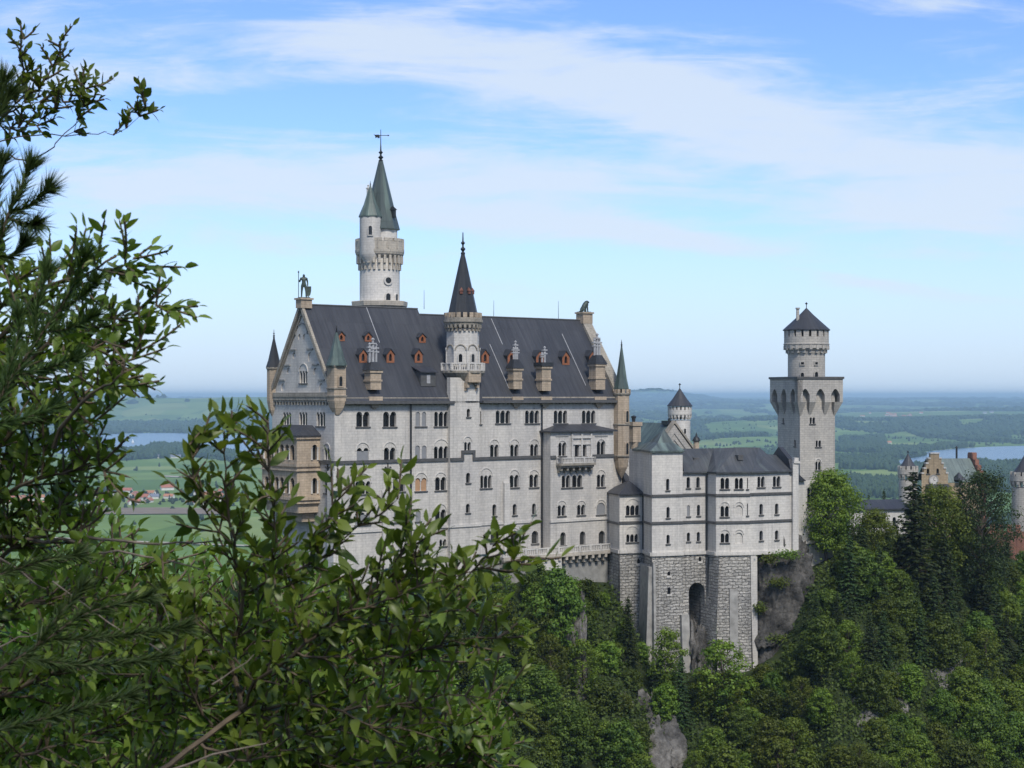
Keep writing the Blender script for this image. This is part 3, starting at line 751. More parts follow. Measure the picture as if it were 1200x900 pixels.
# ---- chimney stacks standing on the eaves, with their metal pots and hanging corbels
def chimney(u0, u1, vt, vb, pots, capv=None, style=0):
    uc = (u0 + u1) / 2
    t0 = -0.55
    s = PF.s_at(uc, t0); Y = PF.Y(s, t0); w = (u1 - u0) / F * Y / 0.97 * 0.86
    zb, zt = PF.z(vb, s, t0), PF.z(vt, s, t0)
    m = MB(); d = w * 0.85
    m.box(s - w / 2, t0, zb, s + w / 2, t0 + d, zt)
    m.box(s - w / 2 - 0.14, t0 - 0.14, zb + (zt - zb) * 0.42, s + w / 2 + 0.14, t0 + d + 0.14, zb + (zt - zb) * 0.42 + 0.3)
    m.box(s - w / 2 - 0.2, t0 - 0.2, zt - 0.38, s + w / 2 + 0.2, t0 + d + 0.2, zt + 0.02)
    ch = m.build('chimney', MT['tan'], palace)
    c = MB(); zc = PF.z(capv, s, t0) if capv else zt + 0.9
    e = 0.32
    if style == 1: c.box(s - w / 2 - e, t0 - e, zt + 0.03, s + w / 2 + e, t0 + d + e, zt + 0.7)
    else:
        c.add([(s - w / 2 - e, t0 - e, zt + 0.03), (s + w / 2 + e, t0 - e, zt + 0.03), (s + w / 2 + e, t0 + d + e, zt + 0.03), (s - w / 2 - e, t0 + d + e, zt + 0.03),
               (s - w * 0.3, t0 + d * 0.2, zc), (s + w * 0.3, t0 + d * 0.2, zc), (s + w * 0.3, t0 + d * 0.8, zc), (s - w * 0.3, t0 + d * 0.8, zc)],
              [(0, 3, 2, 1), (4, 5, 6, 7), (0, 1, 5, 4), (1, 2, 6, 5), (2, 3, 7, 6), (3, 0, 4, 7)])
    c.build('chimney_cap', MT['spire_dark'], ch)
    zc2 = zc if style == 0 else zt + 0.7
    for (du, vpt, r) in pots:
        ps = s + du; zp = PF.z(vpt, s, t0)
        p = MB(); y = t0 + d / 2
        p.lathe(ps, y, [(r, zc2 - 0.1), (r, zp - 0.9), (r * 0.8, zp - 0.8), (r * 0.8, zp - 0.1), (r * 1.2, zp - 0.1), (r * 1.2, zp + 0.05), (0, zp + 0.25)], 8)
        h = zp - zc2
        for f in (0.55, 0.78): p.box(ps - r * 2.3, y - r * 1.2, zc2 + h * f, ps + r * 2.3, y + r * 1.2, zc2 + h * f + 0.22)
        p.build('chimney_pot', MT['zinc'], ch)
    q = MB(); fc = SO; a = s; zq = PF.z(464.8, s, 0)
    wq = w / 2 + 0.25
    for i, (f0, f1, ww, pr) in enumerate(((0.0, 0.45, 1.0, 0.62), (0.451, 0.7, 0.8, 0.5), (0.701, 0.88, 0.5, 0.38), (0.881, 1.0, 0.22, 0.25))):
        strip(q, fc, a - wq * ww, a + wq * ww, zq - 2.0 * f1, zq - 2.0 * f0, 0.012, pr)
    q.build('chimney_corbel', MT['tan'], ch)
chimney(432, 449, 434, 456.6, [(-0.62, 403, 0.2), (0.0, 397.4, 0.24), (0.62, 404, 0.2)], 424)
chimney(599.6, 614, 431.6, 456, [(-0.3, 408, 0.16), (0.1, 400.4, 0.2), (0.5, 408, 0.16)], 421)
chimney(633, 648, 429.4, 458, [(-0.35, 414, 0.16), (0.25, 407, 0.2)], 426, 1)
chimney(695.6, 712, 426.8, 456.6, [(-0.6, 398, 0.2), (0.0, 391.6, 0.24), (0.55, 398, 0.2)], 416)

# ---- oriel bay on the south front
BA = Face(PF, (s_bay0, -BAYP), (s_bay1, -BAYP))
zbt = BA.px(680, 505.5)[1]
bay = MB(); bh = []
for u0, u1, vt, vb, n, hood, kind in [(654.4, 663.2, 518.6, 534.2, 2, 516.6, 'glass'), (673.6, 679, 520, 535, 1, None, 'glass'), (682, 687.4, 520, 535, 1, None, 'glass'), (699.4, 708.8, 517, 533.8, 2, 515.6, 'glass'),
                                      (658.4, 668, 557, 571.4, 2, None, 'glass'), (670.6, 682.2, 556.6, 571, 2, None, 'glass'), (699.6, 708.8, 556, 570.6, 2, 551, 'glass'),
                                      (653.6, 662.8, 592, 604.6, 2, 587, 'glass'), (676.4, 685.6, 591.4, 603.6, 2, 587, 'glass'), (699, 709.4, 589, 603, 1, 586, 'board'),
                                      (656.6, 663, 623.6, 639.4, 1, None, 'dim'), (679.4, 686, 622.6, 638.4, 1, None, 'dim'), (701.6, 709, 622, 637.4, 1, None, 'dim')]:
    window(BA, bh, palace, u0, u1, vt, vb, n, hood, kind, True, gap=0.3, depth=0.5)
wall_face(bay, BA, [(0, PB), (BA.L, PB), (BA.L, zbt), (0, zbt)], bh, 0.5)
bay.add([(s_bay0, -BAYP, PB), (s_bay0, 0.1, PB), (s_bay0, 0.1, zbt), (s_bay0, -BAYP, zbt)], [(0, 3, 2, 1)])
bay.add([(s_bay1, -BAYP, PB), (s_bay1, 0.1, PB), (s_bay1, 0.1, zbt), (s_bay1, -BAYP, zbt)], [(0, 1, 2, 3)])
bay.build('bay_wall', MT['plaster'], palace)
m = MB(); zt = PF.z(497, PF.s_at(680, 0), 0); sm = (s_bay0 + s_bay1) / 2
e = 0.55
m.add([(s_bay0 - e, -BAYP - e, zbt - 0.1), (s_bay1 + e, -BAYP - e, zbt - 0.1), (s_bay1 + e, 0.0, zbt - 0.1), (s_bay0 - e, 0.0, zbt - 0.1),
       (s_bay0 - e, -BAYP - e, zbt + 0.14), (s_bay1 + e, -BAYP - e, zbt + 0.14), (s_bay0 + 3.5, -0.02, zt), (s_bay1 - 3.5, -0.02, zt), (s_bay1 + e, 0, zbt + 0.14), (s_bay0 - e, 0, zbt + 0.14)],
      [(0, 3, 2, 1), (0, 1, 5, 4), (4, 5, 7, 6), (5, 8, 7), (9, 4, 6), (1, 2, 8, 5), (3, 0, 4, 9)])
m.build('bay_roof', MT['roof'], palace)
m = MB(); zs_ = BA.px(640, 536)[1]
strip(m, BA, -0.02, BA.px(651, 536)[0], z_str - 0.26, z_str + 0.26, 0.01, 0.24); m.build('string_course', MT['string'], palace); m = MB(); strip(m, BA, BA.px(693.5, 536)[0], BA.L, z_str - 0.26, z_str + 0.26, 0.01, 0.24); m.build('string_course', MT['string'], palace)
m = MB(); strip(m, BA, -0.1, BA.L, z_mol - 0.2, z_mol + 0.22, 0.01, 0.2); m.build('base_moulding', MT['white'], palace)
m = MB(); a0, a1 = BA.px(670, 520)[0], BA.px(692.4, 520)[0]
zq0, zq1 = BA.px(681, 535)[1], BA.px(681, 507.6)[1]
for a in (a0, (a0 + a1) / 2, a1): strip(m, BA, a - 0.16, a + 0.16, zq0, zq1, 0.01, 0.22)
strip(m, BA, a0 - 0.2, a1 + 0.2, zq1 - 0.9, zq1 - 0.5, 0.01, 0.26); strip(m, BA, a0 - 0.2, a1 + 0.2, zq1 - 2.0, zq1 - 1.8, 0.01, 0.2); m.build('oriel_panel', MT['white'], palace)
for u0, u1 in ((651, 666), (697, 712)):
    m = MB(); aa, z_ = BA.px(u0, 511); ab = BA.px(u1, 511)[0]; strip(m, BA, aa, ab, z_ - 0.1, z_ + 0.1, 0.01, 0.12); m.build('panel_moulding', MT['grey'], palace)
# balcony of the bay
def balustrade(mb, pts, z0, h, pitch=0.34, post=2.6, wd=0.16):
    for (x0, y0), (x1, y1) in zip(pts[:-1], pts[1:]):
        Ls = math.hypot(x1 - x0, y1 - y0)
        if Ls < 0.05: continue
        d = ((x1 - x0) / Ls, (y1 - y0) / Ls)
        c = ((x0 + x1) / 2, (y0 + y1) / 2)
        mb.obox(c, d, Ls / 2 + wd / 2, wd, z0 + h - 0.18, z0 + h); mb.obox(c, d, Ls / 2 + wd / 2, wd, z0, z0 + 0.16)
        n = max(1, int(Ls / pitch))
        for i in range(n):
            a = (i + 0.5) * Ls / n
            mb.obox((x0 + d[0] * a, y0 + d[1] * a), d, 0.085, 0.08, z0 + 0.162, z0 + h - 0.182)
        for i in range(int(Ls / post) + 2):
            a = min(Ls, i * Ls / (int(Ls / post) + 1))
            mb.obox((x0 + d[0] * a, y0 + d[1] * a), d, 0.2, 0.2, z0, z0 + h + 0.06)
ba0, zb0 = BA.px(651.4, 542); ba1 = BA.px(692, 542)[0]; PR = 1.5
m = MB(); strip(m, BA, ba0, ba1, zb0 - 0.55, zb0 - 0.15, 0.01, PR); strip(m, BA, ba0 + 0.2, ba1 - 0.2, zb0 - 0.9, zb0 - 0.551, 0.01, PR - 0.3)
n = 6
for i in range(n):
    a = ba0 + 0.5 + (ba1 - ba0 - 1.0) * i / (n - 1)
    strip(m, BA, a - 0.2, a + 0.2, zb0 - 1.4, zb0 - 0.901, 0.01, PR - 0.5); strip(m, BA, a - 0.2, a + 0.2, zb0 - 1.8, zb0 - 1.401, 0.01, 0.5)
bal = m.build('balcony', MT['trim'], palace)
m = MB(); balustrade(m, [BA.pt(ba0 + 0.2, 0, 0.1)[:2], BA.pt(ba0 + 0.2, 0, PR - 0.2)[:2], BA.pt(ba1 - 0.2, 0, PR - 0.2)[:2], BA.pt(ba1 - 0.2, 0, 0.1)[:2]], zb0 - 0.14, 1.0); m.build('balustrade', MT['white'], bal)

# ---- terrace walk along the foot of the wall
tA, tB = PF.s_at(590, -BAYP - 1.6), PF.s_at(716, -BAYP - 1.6)
TE = Face(PF, (tA, -BAYP - 1.7), (tB, -BAYP - 1.7))
zw = TE.px(640, 650)[1]
m = MB(); m.prism([(tA, -BAYP - 1.7), (tB, -BAYP - 1.7), (tB, 0.05), (tA, 0.05)], zw - 0.6, zw)
a = 0.4
while a < TE.L:
    strip(m, TE, a - 0.25, a + 0.25, zw - 1.2, zw - 0.601, -0.9, -0.05); strip(m, TE, a - 0.25, a + 0.25, zw - 1.8, zw - 1.201, -1.5, -0.5); a += 1.5
ter = m.build('terrace', MT['cream'], palace)
m = MB(); balustrade(m, [(tA, -BAYP - 1.5), (tB, -BAYP - 1.5)], zw, 1.15, 0.4); m.build('balustrade', MT['white'], ter)
m = MB(); m.prism([(tA - 2, -BAYP - 0.4), (tB + 0.3, -BAYP - 0.4), (tB + 0.3, -0.05), (tA - 2, -0.05)], PB - 8, zw - 0.65); m.build('base_wall', MT['grey'], palace)
m = MB(); q0, q1 = TE.px(637, 660)[0], TE.px(660, 660)[0]; strip(m, TE, q0, q1, PB - 8, zw - 0.61, -1.28, -0.4); m.build('base_wall', MT['white'], palace)

# ---- octagonal stair turret
t_in = 2.2
sc_ = (s_turL + s_turR) / 2; hw = (s_turR - s_turL) / 2
stur = MB(); th_ = []
TU = Face(PF, (s_turL + 0.0, -0.75), (s_turR, -0.75))
sl0, sl1 = PF.s_at(527.6, -0.75), PF.s_at(561.8, -0.75)
TU = Face(PF, (sl0, -0.75), (sl1, -0.75))
tr = MB()
z_sh = TU.px(545, 442.5)[1]
turret = None
m = MB()
tw = []
turret_holes = []
tmpl = [(547, 551, 454, 463, 1, None), (547, 551, 479, 488.6, 1, None), (544, 551.8, 518, 527.8, 2, 512), (546.2, 551, 554, 566, 1, None), (546, 550.6, 590.4, 601, 1, None)]
turret = bpy.data.objects.new('stair_turret', bpy.data.meshes.new('stair_turret')); col.objects.link(turret); turret.parent = palace
for u0, u1, vt, vb, n, hood in tmpl:
    window(TU, turret_holes, turret, u0, u1, vt, vb, n, hood, 'glass', True)
tm = MB()
wall_face(tm, TU, [(0, PB), (TU.L, PB), (TU.L, z_sh), (0, z_sh)], turret_holes, 0.45)
for x in (sl0, sl1):
    tm.add([(x, -0.75, PB), (x, 0.2, PB), (x, 0.2, z_sh), (x, -0.75, z_sh)], [(0, 3, 2, 1) if x == sl0 else (0, 1, 2, 3)])
tmp = tm.build('tmp', MT['plaster'], palace); turret.data = tmp.data; turret.data.name = 'stair_turret'; bpy.data.objects.remove(tmp)
ts, tt = PF.s_at(542.5, 1.35), 1.35
Yt = PF.Y(ts, tt); pxm = F / Yt                         # pixels per metre there
def tz(v): return PF.z(v, ts, tt)
r1 = 19.6 / pxm
m = MB(); m.lathe(ts, tt, [(r1 * 0.9, tz(470)), (r1 * 0.92, tz(444)), (r1 * 0.92, tz(442)), (r1, tz(441)), (r1, tz(390)), (r1 * 0.99, tz(388))], 8, R(22.5) )
m.build('turret_drum', MT['white'], turret)
m = MB(); m.lathe(ts, tt, [(r1 * 0.93, tz(446)), (r1 * 1.18, tz(440.5)), (r1 * 1.32, tz(437)), (r1 * 1.32, tz(434.6)), (r1 * 1.0, tz(434.5))], 16, R(11.25)); m.build('gallery', MT['trim'], turret)
m = MB(); rg = r1 * 1.27
balustrade(m, [(ts + rg * math.cos(R(22.5 + 45 * i)), tt + rg * math.sin(R(22.5 + 45 * i))) for i in range(9)], tz(434.5), 8.8 / pxm, 0.36, 1.9); m.build('balustrade', MT['white'], turret)
m = MB()
for i in range(8):
    a = R(22.5 + 45 * i); x, y = ts + r1 * 1.02 * math.cos(a), tt + r1 * 1.02 * math.sin(a)
    m.lathe(x, y, [(0.14, tz(434)), (0.1, tz(412)), (0.2, tz(409)), (0.2, tz(407.6))], 8)
m.build('blind_arcade', MT['white'], turret)
for i in range(8):
    am = R(45 * i); nx, ny = math.cos(am), math.sin(am); rr_ = r1 * math.cos(R(22.5))
    fc = Face(PF, (ts + rr_ * nx, tt + rr_ * ny), (ts + rr_ * nx - ny, tt + rr_ * ny + nx))
    mm = MB(); wseg = r1 * math.sin(R(22.5)) * 2
    arc_band(mm, fc, 0, tz(410.6), wseg * 0.38, wseg * 0.46, 0.0, 0.13, 8); mm.build('arch_moulding', MT['trim'], turret)
    if i in (5, 6): stuck_window(turret, (ts + (rr_ + 0.02) * nx, tt + (rr_ + 0.02) * ny, tz(424.6)), (nx, ny), 0.62, 1.35)
m = MB(); corbels(m, ts, tt, r1 * 0.98, r1 * 1.12, tz(388.5), tz(380), 24, 0.5); m.lathe(ts, tt, [(r1 * 0.99, tz(384)), (r1 * 1.12, tz(381)), (r1 * 1.13, tz(379.5)), (r1 * 1.2, tz(378)), (r1 * 1.2, tz(375)), (r1 * 1.14, tz(375)), (r1 * 1.14, tz(372.6)), (r1 * 1.0, tz(372.6))], 24)
m.build('cornice', MT['trim'], turret)
m = MB(); merlons(m, ts, tt, r1 * 0.98, r1 * 1.14, tz(372.6), tz(366.8), 18, 0.62); m.build('battlement', MT['tan'], turret)
m = MB(); rs = 18.0 / pxm
m.lathe(ts, tt, [(rs, tz(374)), (rs * 0.97, tz(366)), (rs * 0.80, tz(352)), (rs * 0.58, tz(334)), (rs * 0.22, tz(305)), (rs * 0.12, tz(298))], 8, R(22.5)); m.build('spire', MT['spire_dark'], turret)
m = MB(); finial(m, ts, tt, tz(299), tz(271.6), 0.3); m.build('finial', MT['metal'], turret, True)
m = MB(); a = R(-112.5 + 22.5 + 45); 
for am in (R(-90), R(-45), R(-135)):
    nx, ny = math.cos(am), math.sin(am); x, y = ts + rs * 0.62 * nx, tt + rs * 0.62 * ny
    d_ = (-ny, nx); m.obox((x, y), d_, 0.24, 0.3, tz(345), tz(341.4)); m.pyramid([(x + d_[0] * a_ + nx * b_, y + d_[1] * a_ + ny * b_) for a_, b_ in ((-0.32, -0.4), (0.32, -0.4), (0.32, 0.4), (-0.32, 0.4))], tz(341.4), (x, y, tz(337)))
m.build('spire_dormer', MT['spire_red'], turret)
# tan oriel under the gallery
m = MB(); fx0, zz1 = TU.px(543.6, 434); fx1 = TU.px(558, 434)[0]; zz0 = TU.px(550, 448)[1]
strip(m, TU, fx0, fx1, zz0, zz1, 0.4, 1.35)
for a in (fx0 + 0.25, fx1 - 0.25): strip(m, TU, a - 0.22, a + 0.22, zz0 - 0.9, zz0 - 0.01, 0.01, 0.9); strip(m, TU, a - 0.18, a + 0.18, zz0 - 1.4, zz0 - 0.91, 0.01, 0.4)
arc_band(m, TU, (fx0 + fx1) / 2, zz0 - 0.45, 0.5, 0.85, 0.01, 0.8, 8); m.build('machicolation_box', MT['tan'], turret)
m = MB(); strip(m, TU, -0.24, TU.L + 0.24, z_mol - 0.2, z_mol + 0.22, 0.01, 0.2); m.build('base_moulding', MT['white'], turret)
a0, z1 = TU.px(540.4, 529.6); a1 = TU.px(556.4, 529.6)[0]
m = MB(); strip(m, TU, a0, a1, z1 - 0.26, z1 + 0.26, 0.01, 0.24); strip(m, TU, -0.02, a0 + 0.5, z_str - 0.26, z_str + 0.26, 0.01, 0.24); strip(m, TU, a1 - 0.5, TU.L, z_str - 0.26, z_str + 0.26, 0.01, 0.24)
strip(m, TU, a0, a0 + 0.5, z_str + 0.261, z1 - 0.261, 0.01, 0.22); strip(m, TU, a1 - 0.5, a1, z_str + 0.261, z1 - 0.261, 0.01, 0.22); m.build('string_course', MT['string'], turret)

# ---- corner turrets
def corner_turret(uc, t, rpx, v_base, v_corb, v_wall, v_spire0, v_apex, v_fin, mats, seg=8, square=False, merl=False, slits=(), label=None, ledges=()):
    s = PF.s_at(uc, t); Y = PF.Y(s, t); p = F / Y; r = rpx / p
    def Z(v): return PF.z(v, s, t)
    m = MB(); a0 = R(22.5) if not square else R(45)
    rr_ = r * 1.3 if square else r
    m.lathe(s, t, [(0.05 if not square else rr_ * 0.3, Z(v_corb)), (rr_ * 0.75, Z((v_corb + v_base) / 2)), (rr_, Z(v_base)), (rr_, Z(v_wall))], 4 if square else seg, a0)
    tu = m.build('corner_turret', MT[mats[0]], palace)
    if label: tu['label'] = label
    m = MB(); m.lathe(s, t, [(rr_ * 0.98, Z(v_wall + 3)), (rr_ * 1.12, Z(v_wall + 1)), (rr_ * 1.12, Z(v_wall - 0.6)), (rr_ * 0.9, Z(v_wall - 0.6))], 4 if square else 16, a0)
    m.build('cornice', MT['trim'], tu)
    for vl in ledges:
        m = MB(); m.lathe(s, t, [(rr_ * 0.98, Z(vl + 1.4)), (rr_ * 1.14, Z(vl + 0.7)), (rr_ * 1.14, Z(vl - 0.7)), (rr_ * 0.98, Z(vl - 0.8))], 4 if square else seg, a0); m.build('ledge', MT['trim'], tu)
    if merl:
        m = MB(); merlons(m, s, t, rr_ * 0.96, rr_ * 1.12, Z(v_wall - 0.6), Z(v_wall - 5), 12, 0.6); m.build('battlement', MT['tan'], tu)
    m = MB(); rs_ = rr_ * (1.14 if not merl else 0.95)
    h0, h1 = Z(v_spire0), Z(v_apex)
    m.lathe(s, t, [(rs_, h0 - 0.15), (rs_, h0), (rs_ * 0.72, h0 + (h1 - h0) * 0.22), (rs_ * 0.1, h1 - 0.3), (0.03, h1)], 4 if square and False else 8, R(22.5)); m.build('spire', MT[mats[1]], tu)
    m = MB(); finial(m, s, t, h1 - 0.3, Z(v_fin), 0.14); m.build('finial', MT['metal'], tu, True)
    for (du, vt, vb) in slits:
        for ang in (-90 - math.degrees(TH) + 14, -150):
            n_ = (math.cos(R(ang)), math.sin(R(ang)))
            kk = rr_ * (0.93 if not square else 0.74)
        n_ = (math.sin(0) , -1.0)
        d = rr_ * math.cos(R(22.5)) if not square else rr_ * math.cos(R(45))
        stuck_window(tu, (s + du, t - d - 0.02, Z(vb)), (0, -1), 0.6, Z(vt) - Z(vb), True, mats[0])
    return tu, s, t, r, Z
corner_turret(394.4, 0.15, 8.6, 470, 486, 428.6, 427.6, 387.6, 381, ('tan', 'copper'), square=True, slits=((0, 441, 452.6),), ledges=(455, 464), label='tan corner turret under a green cone')
corner_turret(321, W, 8.2, 470, 492, 431, 430, 394, 386, ('tan', 'spire_dark'), slits=((0, 440, 450),), label='tan turret under a dark slate cone')
corner_turret(728.4, -0.6, 9.6, 534.6, 561, 461, 455, 404, 398, ('tan', 'copper'), merl=True, slits=((0, 481.6, 494.6), (0, 519, 532.4)), ledges=(497, 534), label='tall tan turret with battlements and green cone')
# tan pier with urn beside the last turret
s = PF.s_at(742.6, 1.6); m = MB(); t = 1.6
def Zp(v): return PF.z(v, s, t)
m.box(s - 0.95, t - 0.9, Zp(518), s + 0.95, t + 0.9, Zp(499)); m.box(s - 1.15, t - 1.1, Zp(499), s + 1.15, t + 1.1, Zp(494.4)); m.lathe(s, t, [(0.5, Zp(530)), (0.95, Zp(518))], 8)
pr = m.build('pier', MT['tan'], palace)
m = MB(); m.lathe(s, t, [(0.3, Zp(494.4)), (0.36, Zp(490)), (0.5, Zp(489)), (0.5, Zp(488)), (0.0, Zp(486.6))], 10); m.build('urn', MT['metal'], pr)

# ---- two-storey loggia of the west gable
lt0, lt1, LP = 4.4, 15.4, 4.2
LFr = Face(PF, (-LP, lt1), (-LP, lt0)); LSd = Face(PF, (-LP, lt0), (0, lt0))
zl0, zl1 = LSd.px(364, 590)[1], LSd.px(364, 511.4)[1]
lg = MB(); lh = []; lh2 = []; tr = MB()
logg = bpy.data.objects.new('loggia', bpy.data.meshes.new('loggia')); col.objects.link(logg); logg.parent = palace
for (vt, vb) in ((521, 539), (560, 578.4)):
    for i in range(6):
        a = 0.7 + i * (LFr.L - 1.4) / 6
        P, zs, w = arch_poly(a + 0.18, a + (LFr.L - 1.4) / 6 - 0.18, LSd.px(364, vb)[1], LSd.px(364, vt)[1], 1); lh.append(P)
        x, y, _ = LFr.pt(a, 0, 0.02); tr = MB(); tr.lathe(x, y, [(0.2, P[0][1]), (0.13, P[0][1] + 0.2), (0.13, zs - 0.2), (0.22, zs)], 8); tr.build('column', MT['white'], logg, True)
    P, zs, w = arch_poly(LSd.px(366, vb)[0], LSd.px(371.6, vb)[0], LSd.px(368, vb)[1], LSd.px(368, vt)[1], 1); lh2.append(P)
    for a in (P[0][0] - 0.1, P[1][0] + 0.1): x, y, _ = LSd.pt(a, 0, 0.02); tr = MB(); tr.lathe(x, y, [(0.2, P[0][1]), (0.13, P[0][1] + 0.2), (0.13, zs - 0.2), (0.22, zs)], 8); tr.build('column', MT['white'], logg, True)
wall_face(lg, LFr, [(0, zl0), (LFr.L, zl0), (LFr.L, zl1), (0, zl1)], lh, 0.5)
wall_face(lg, LSd, [(0, zl0), (LSd.L, zl0), (LSd.L, zl1), (0, zl1)], lh2, 0.5)
lg.add([(-LP, lt1, zl0), (0, lt1, zl0), (0, lt1, zl1), (-LP, lt1, zl1)], [(0, 3, 2, 1)])
lg.add([(-LP, lt0, zl0), (0, lt0, zl0), (0, lt1, zl0), (-LP, lt1, zl0)], [(0, 3, 2, 1)])
for v, h in ((545, 0.5), (551, 0.25), (584, 0.5), (513, 0.4)):
    z = LSd.px(364, v)[1]; strip(lg, LFr, 0, LFr.L, z - h / 2, z + h / 2, 0.01, 0.28); strip(lg, LSd, -0.28, LSd.L, z - h / 2, z + h / 2, 0.01, 0.28)
zz0 = LSd.px(364, 612)[1]
lg.prism([(-LP + 0.5, lt1 - 0.5), (-LP + 0.5, lt0 + 0.5), (0, lt0 + 0.5), (0, lt1 - 0.5)], (zl0 + zz0) / 2, zl0 - 0.01)
lg.prism([(-LP + 1.8, lt1 - 1.5), (-LP + 1.8, lt0 + 1.5), (0, lt0 + 1.5), (0, lt1 - 1.5)], zz0, (zl0 + zz0) / 2 - 0.01)
tmp = lg.build('tmp', MT['tan'], palace); logg.data = tmp.data; bpy.data.objects.remove(tmp)
dk = MB(); dk.box(-LP + 0.9, lt0 + 0.9, zl0 + 0.2, -0.1, lt1 - 0.9, zl1 - 0.2); dk.build('inner_room', MT['dim'], logg)
m = MB(); zt = LSd.px(364, 498.6)[1]; e = 0.45
m.add([(-LP - e, lt1 + e, zl1), (-LP - e, lt0 - e, zl1), (0, lt0 - e, zl1), (0, lt1 + e, zl1), (-LP - e, lt1 + e, zl1 + 0.2), (-LP - e, lt0 - e, zl1 + 0.2), (0, lt0 - e, zl1 + 0.2), (0, lt1 + e, zl1 + 0.2),
       (-1.2, lt0 + 2.4, zt), (-1.2, lt1 - 2.4, zt), (0, lt0 + 2.2, zt), (0, lt1 - 2.2, zt)],
      [(3, 2, 1, 0), (0, 1, 5, 4), (1, 2, 6, 5), (4, 5, 8, 9), (5, 6, 10, 8), (4, 9, 11, 7), (8, 10, 11, 9), (0, 4, 7, 3)])
m.build('loggia_roof', MT['roof'], logg)
# ================================================================== STATUES ON THE GABLES
def skin_figure(name, pts, edges, radii, mat, parent, root_i=0, sub=2):
    me = bpy.data.meshes.new(name); me.from_pydata(pts, edges, []); me.update()
    o = bpy.data.objects.new(name, me); col.objects.link(o); o.parent = parent
    md = o.modifiers.new('skin', 'SKIN'); md.use_smooth_shade = True
    for i, sv in enumerate(me.skin_vertices[0].data):
        r = radii[i]; sv.radius = r if isinstance(r, tuple) else (r, r); sv.use_root = (i == root_i)
    ss = o.modifiers.new('sub', 'SUBSURF'); ss.levels = sub; ss.render_levels = sub
    me.materials.append(mat)
    return o
# knight with spear and shield, standing on the west gable
sx, sy = PF.w(0.25, W / 2)
kz = zr1 + 1.05
kn = thing('knight_statue', 'dark bronze knight statue with spear and shield standing on the west gable tip', 'statue', (sx, sy, kz), TH + R(-25))
H = 4.05
P = [(0, 0, .53), (0, 0, .62), (0, .01, .72), (0, .015, .80), (0, 0, .845), (0, -.01, .90), (0, -.012, .965),
     (-.065, 0, .50), (-.085, -.02, .27), (-.09, .0, .06), (-.10, -.07, .015), (.065, 0, .50), (.09, -.035, .27), (.10, .02, .06), (.11, -.05, .015),
     (-.115, .01, .79), (-.165, .0, .65), (-.21, -.10, .70), (-.225, -.125, .725), (.115, .01, .79), (.155, .03, .63), (.15, -.05, .51), (.15, -.075, .475)]
E = [(0, 1), (1, 2), (2, 3), (3, 4), (4, 5), (5, 6), (0, 7), (7, 8), (8, 9), (9, 10), (0, 11), (11, 12), (12, 13), (13, 14), (3, 15), (15, 16), (16, 17), (17, 18), (3, 19), (19, 20), (20, 21), (21, 22)]
Rr = [.085, .075, .095, .085, .04, .06, .035, .065, .042, .03, .022, .065, .042, .03, .022, .045, .034, .026, .022, .045, .034, .026, .022]
skin_figure('body', [(x * H, y * H, z * H) for x, y, z in P], E, [r * H for r in Rr], MT['bronze'], kn)
m = MB(); m.tube([(-.225 * H, -.13 * H, 0.0), (-.225 * H, -.13 * H, 1.03 * H)], 0.06, 6); m.lathe(-.225 * H, -.13 * H, [(0.06, 1.0 * H), (0.16, 1.03 * H), (0.0, 1.1 * H)], 6); m.build('spear', MT['bronze'], kn, zoff=0)
m = MB(); sh = [(-.12, .47), (.12, .47), (.12, .28), (.08, .12), (0, .03), (-.08, .12), (-.12, .28)]
m.add([(.17 * H + a * H, -.10 * H + abs(a) * .25 * H, z * H) for a, z in sh] + [(.17 * H + a * H, -.07 * H + abs(a) * .25 * H, z * H) for a, z in sh],
      [tuple(range(7)), tuple(range(7, 14))[::-1]] + [(i, 7 + i, 7 + (i + 1) % 7, (i + 1) % 7) for i in range(7)]); m.build('shield', MT['bronze'], kn, zoff=0)
m = MB(); m.box(-0.9, -0.75, -0.0, 0.95, 0.75, 0.12); m.build('plinth', MT['bronze'], kn, zoff=0)
# seated lion on the east gable
sx, sy = PF.w(L - 1.0, W / 2)
ln = thing('lion_statue', 'green bronze seated lion statue on the far east gable tip', 'statue', (sx, sy, zr2 + 1.5), TH)
P = [(-.75, 0, .45), (-.35, 0, .8), (.15, 0, 1.3), (.38, 0, 1.75), (.62, 0, 1.95), (.92, 0, 1.86), (1.08, 0, 1.76),
     (.42, .26, 1.05), (.5, .28, .5), (.55, .28, .1), (.75, .28, .06), (.42, -.26, 1.05), (.5, -.28, .5), (.55, -.28, .1), (.75, -.28, .06),
     (-.45, .4, .45), (-.05, .45, .4), (-.35, .42, .1), (.1, .42, .07), (-.45, -.4, .45), (-.05, -.45, .4), (-.35, -.42, .1), (.1, -.42, .07),
     (-1.0, .1, .2), (-1.05, .35, .1), (-.7, .6, .08)]
E = [(0, 1), (1, 2), (2, 3), (3, 4), (4, 5), (5, 6), (2, 7), (7, 8), (8, 9), (9, 10), (2, 11), (11, 12), (12, 13), (13, 14), (0, 15), (15, 16), (16, 17), (17, 18), (0, 19), (19, 20), (20, 21), (21, 22), (0, 23), (23, 24), (24, 25)]
Rr = [.42, .44, .46, .46, .36, .2, .14, .2, .14, .12, .1, .2, .14, .12, .1, .3, .22, .14, .1, .3, .22, .14, .1, .1, .07, .1]
skin_figure('body', P, E, Rr, MT['bronze'], ln)
m = MB(); m.box(-1.25, -0.8, -0.0, 0.95, 0.8, 0.1); m.build('plinth', MT['bronze'], ln, zoff=0)

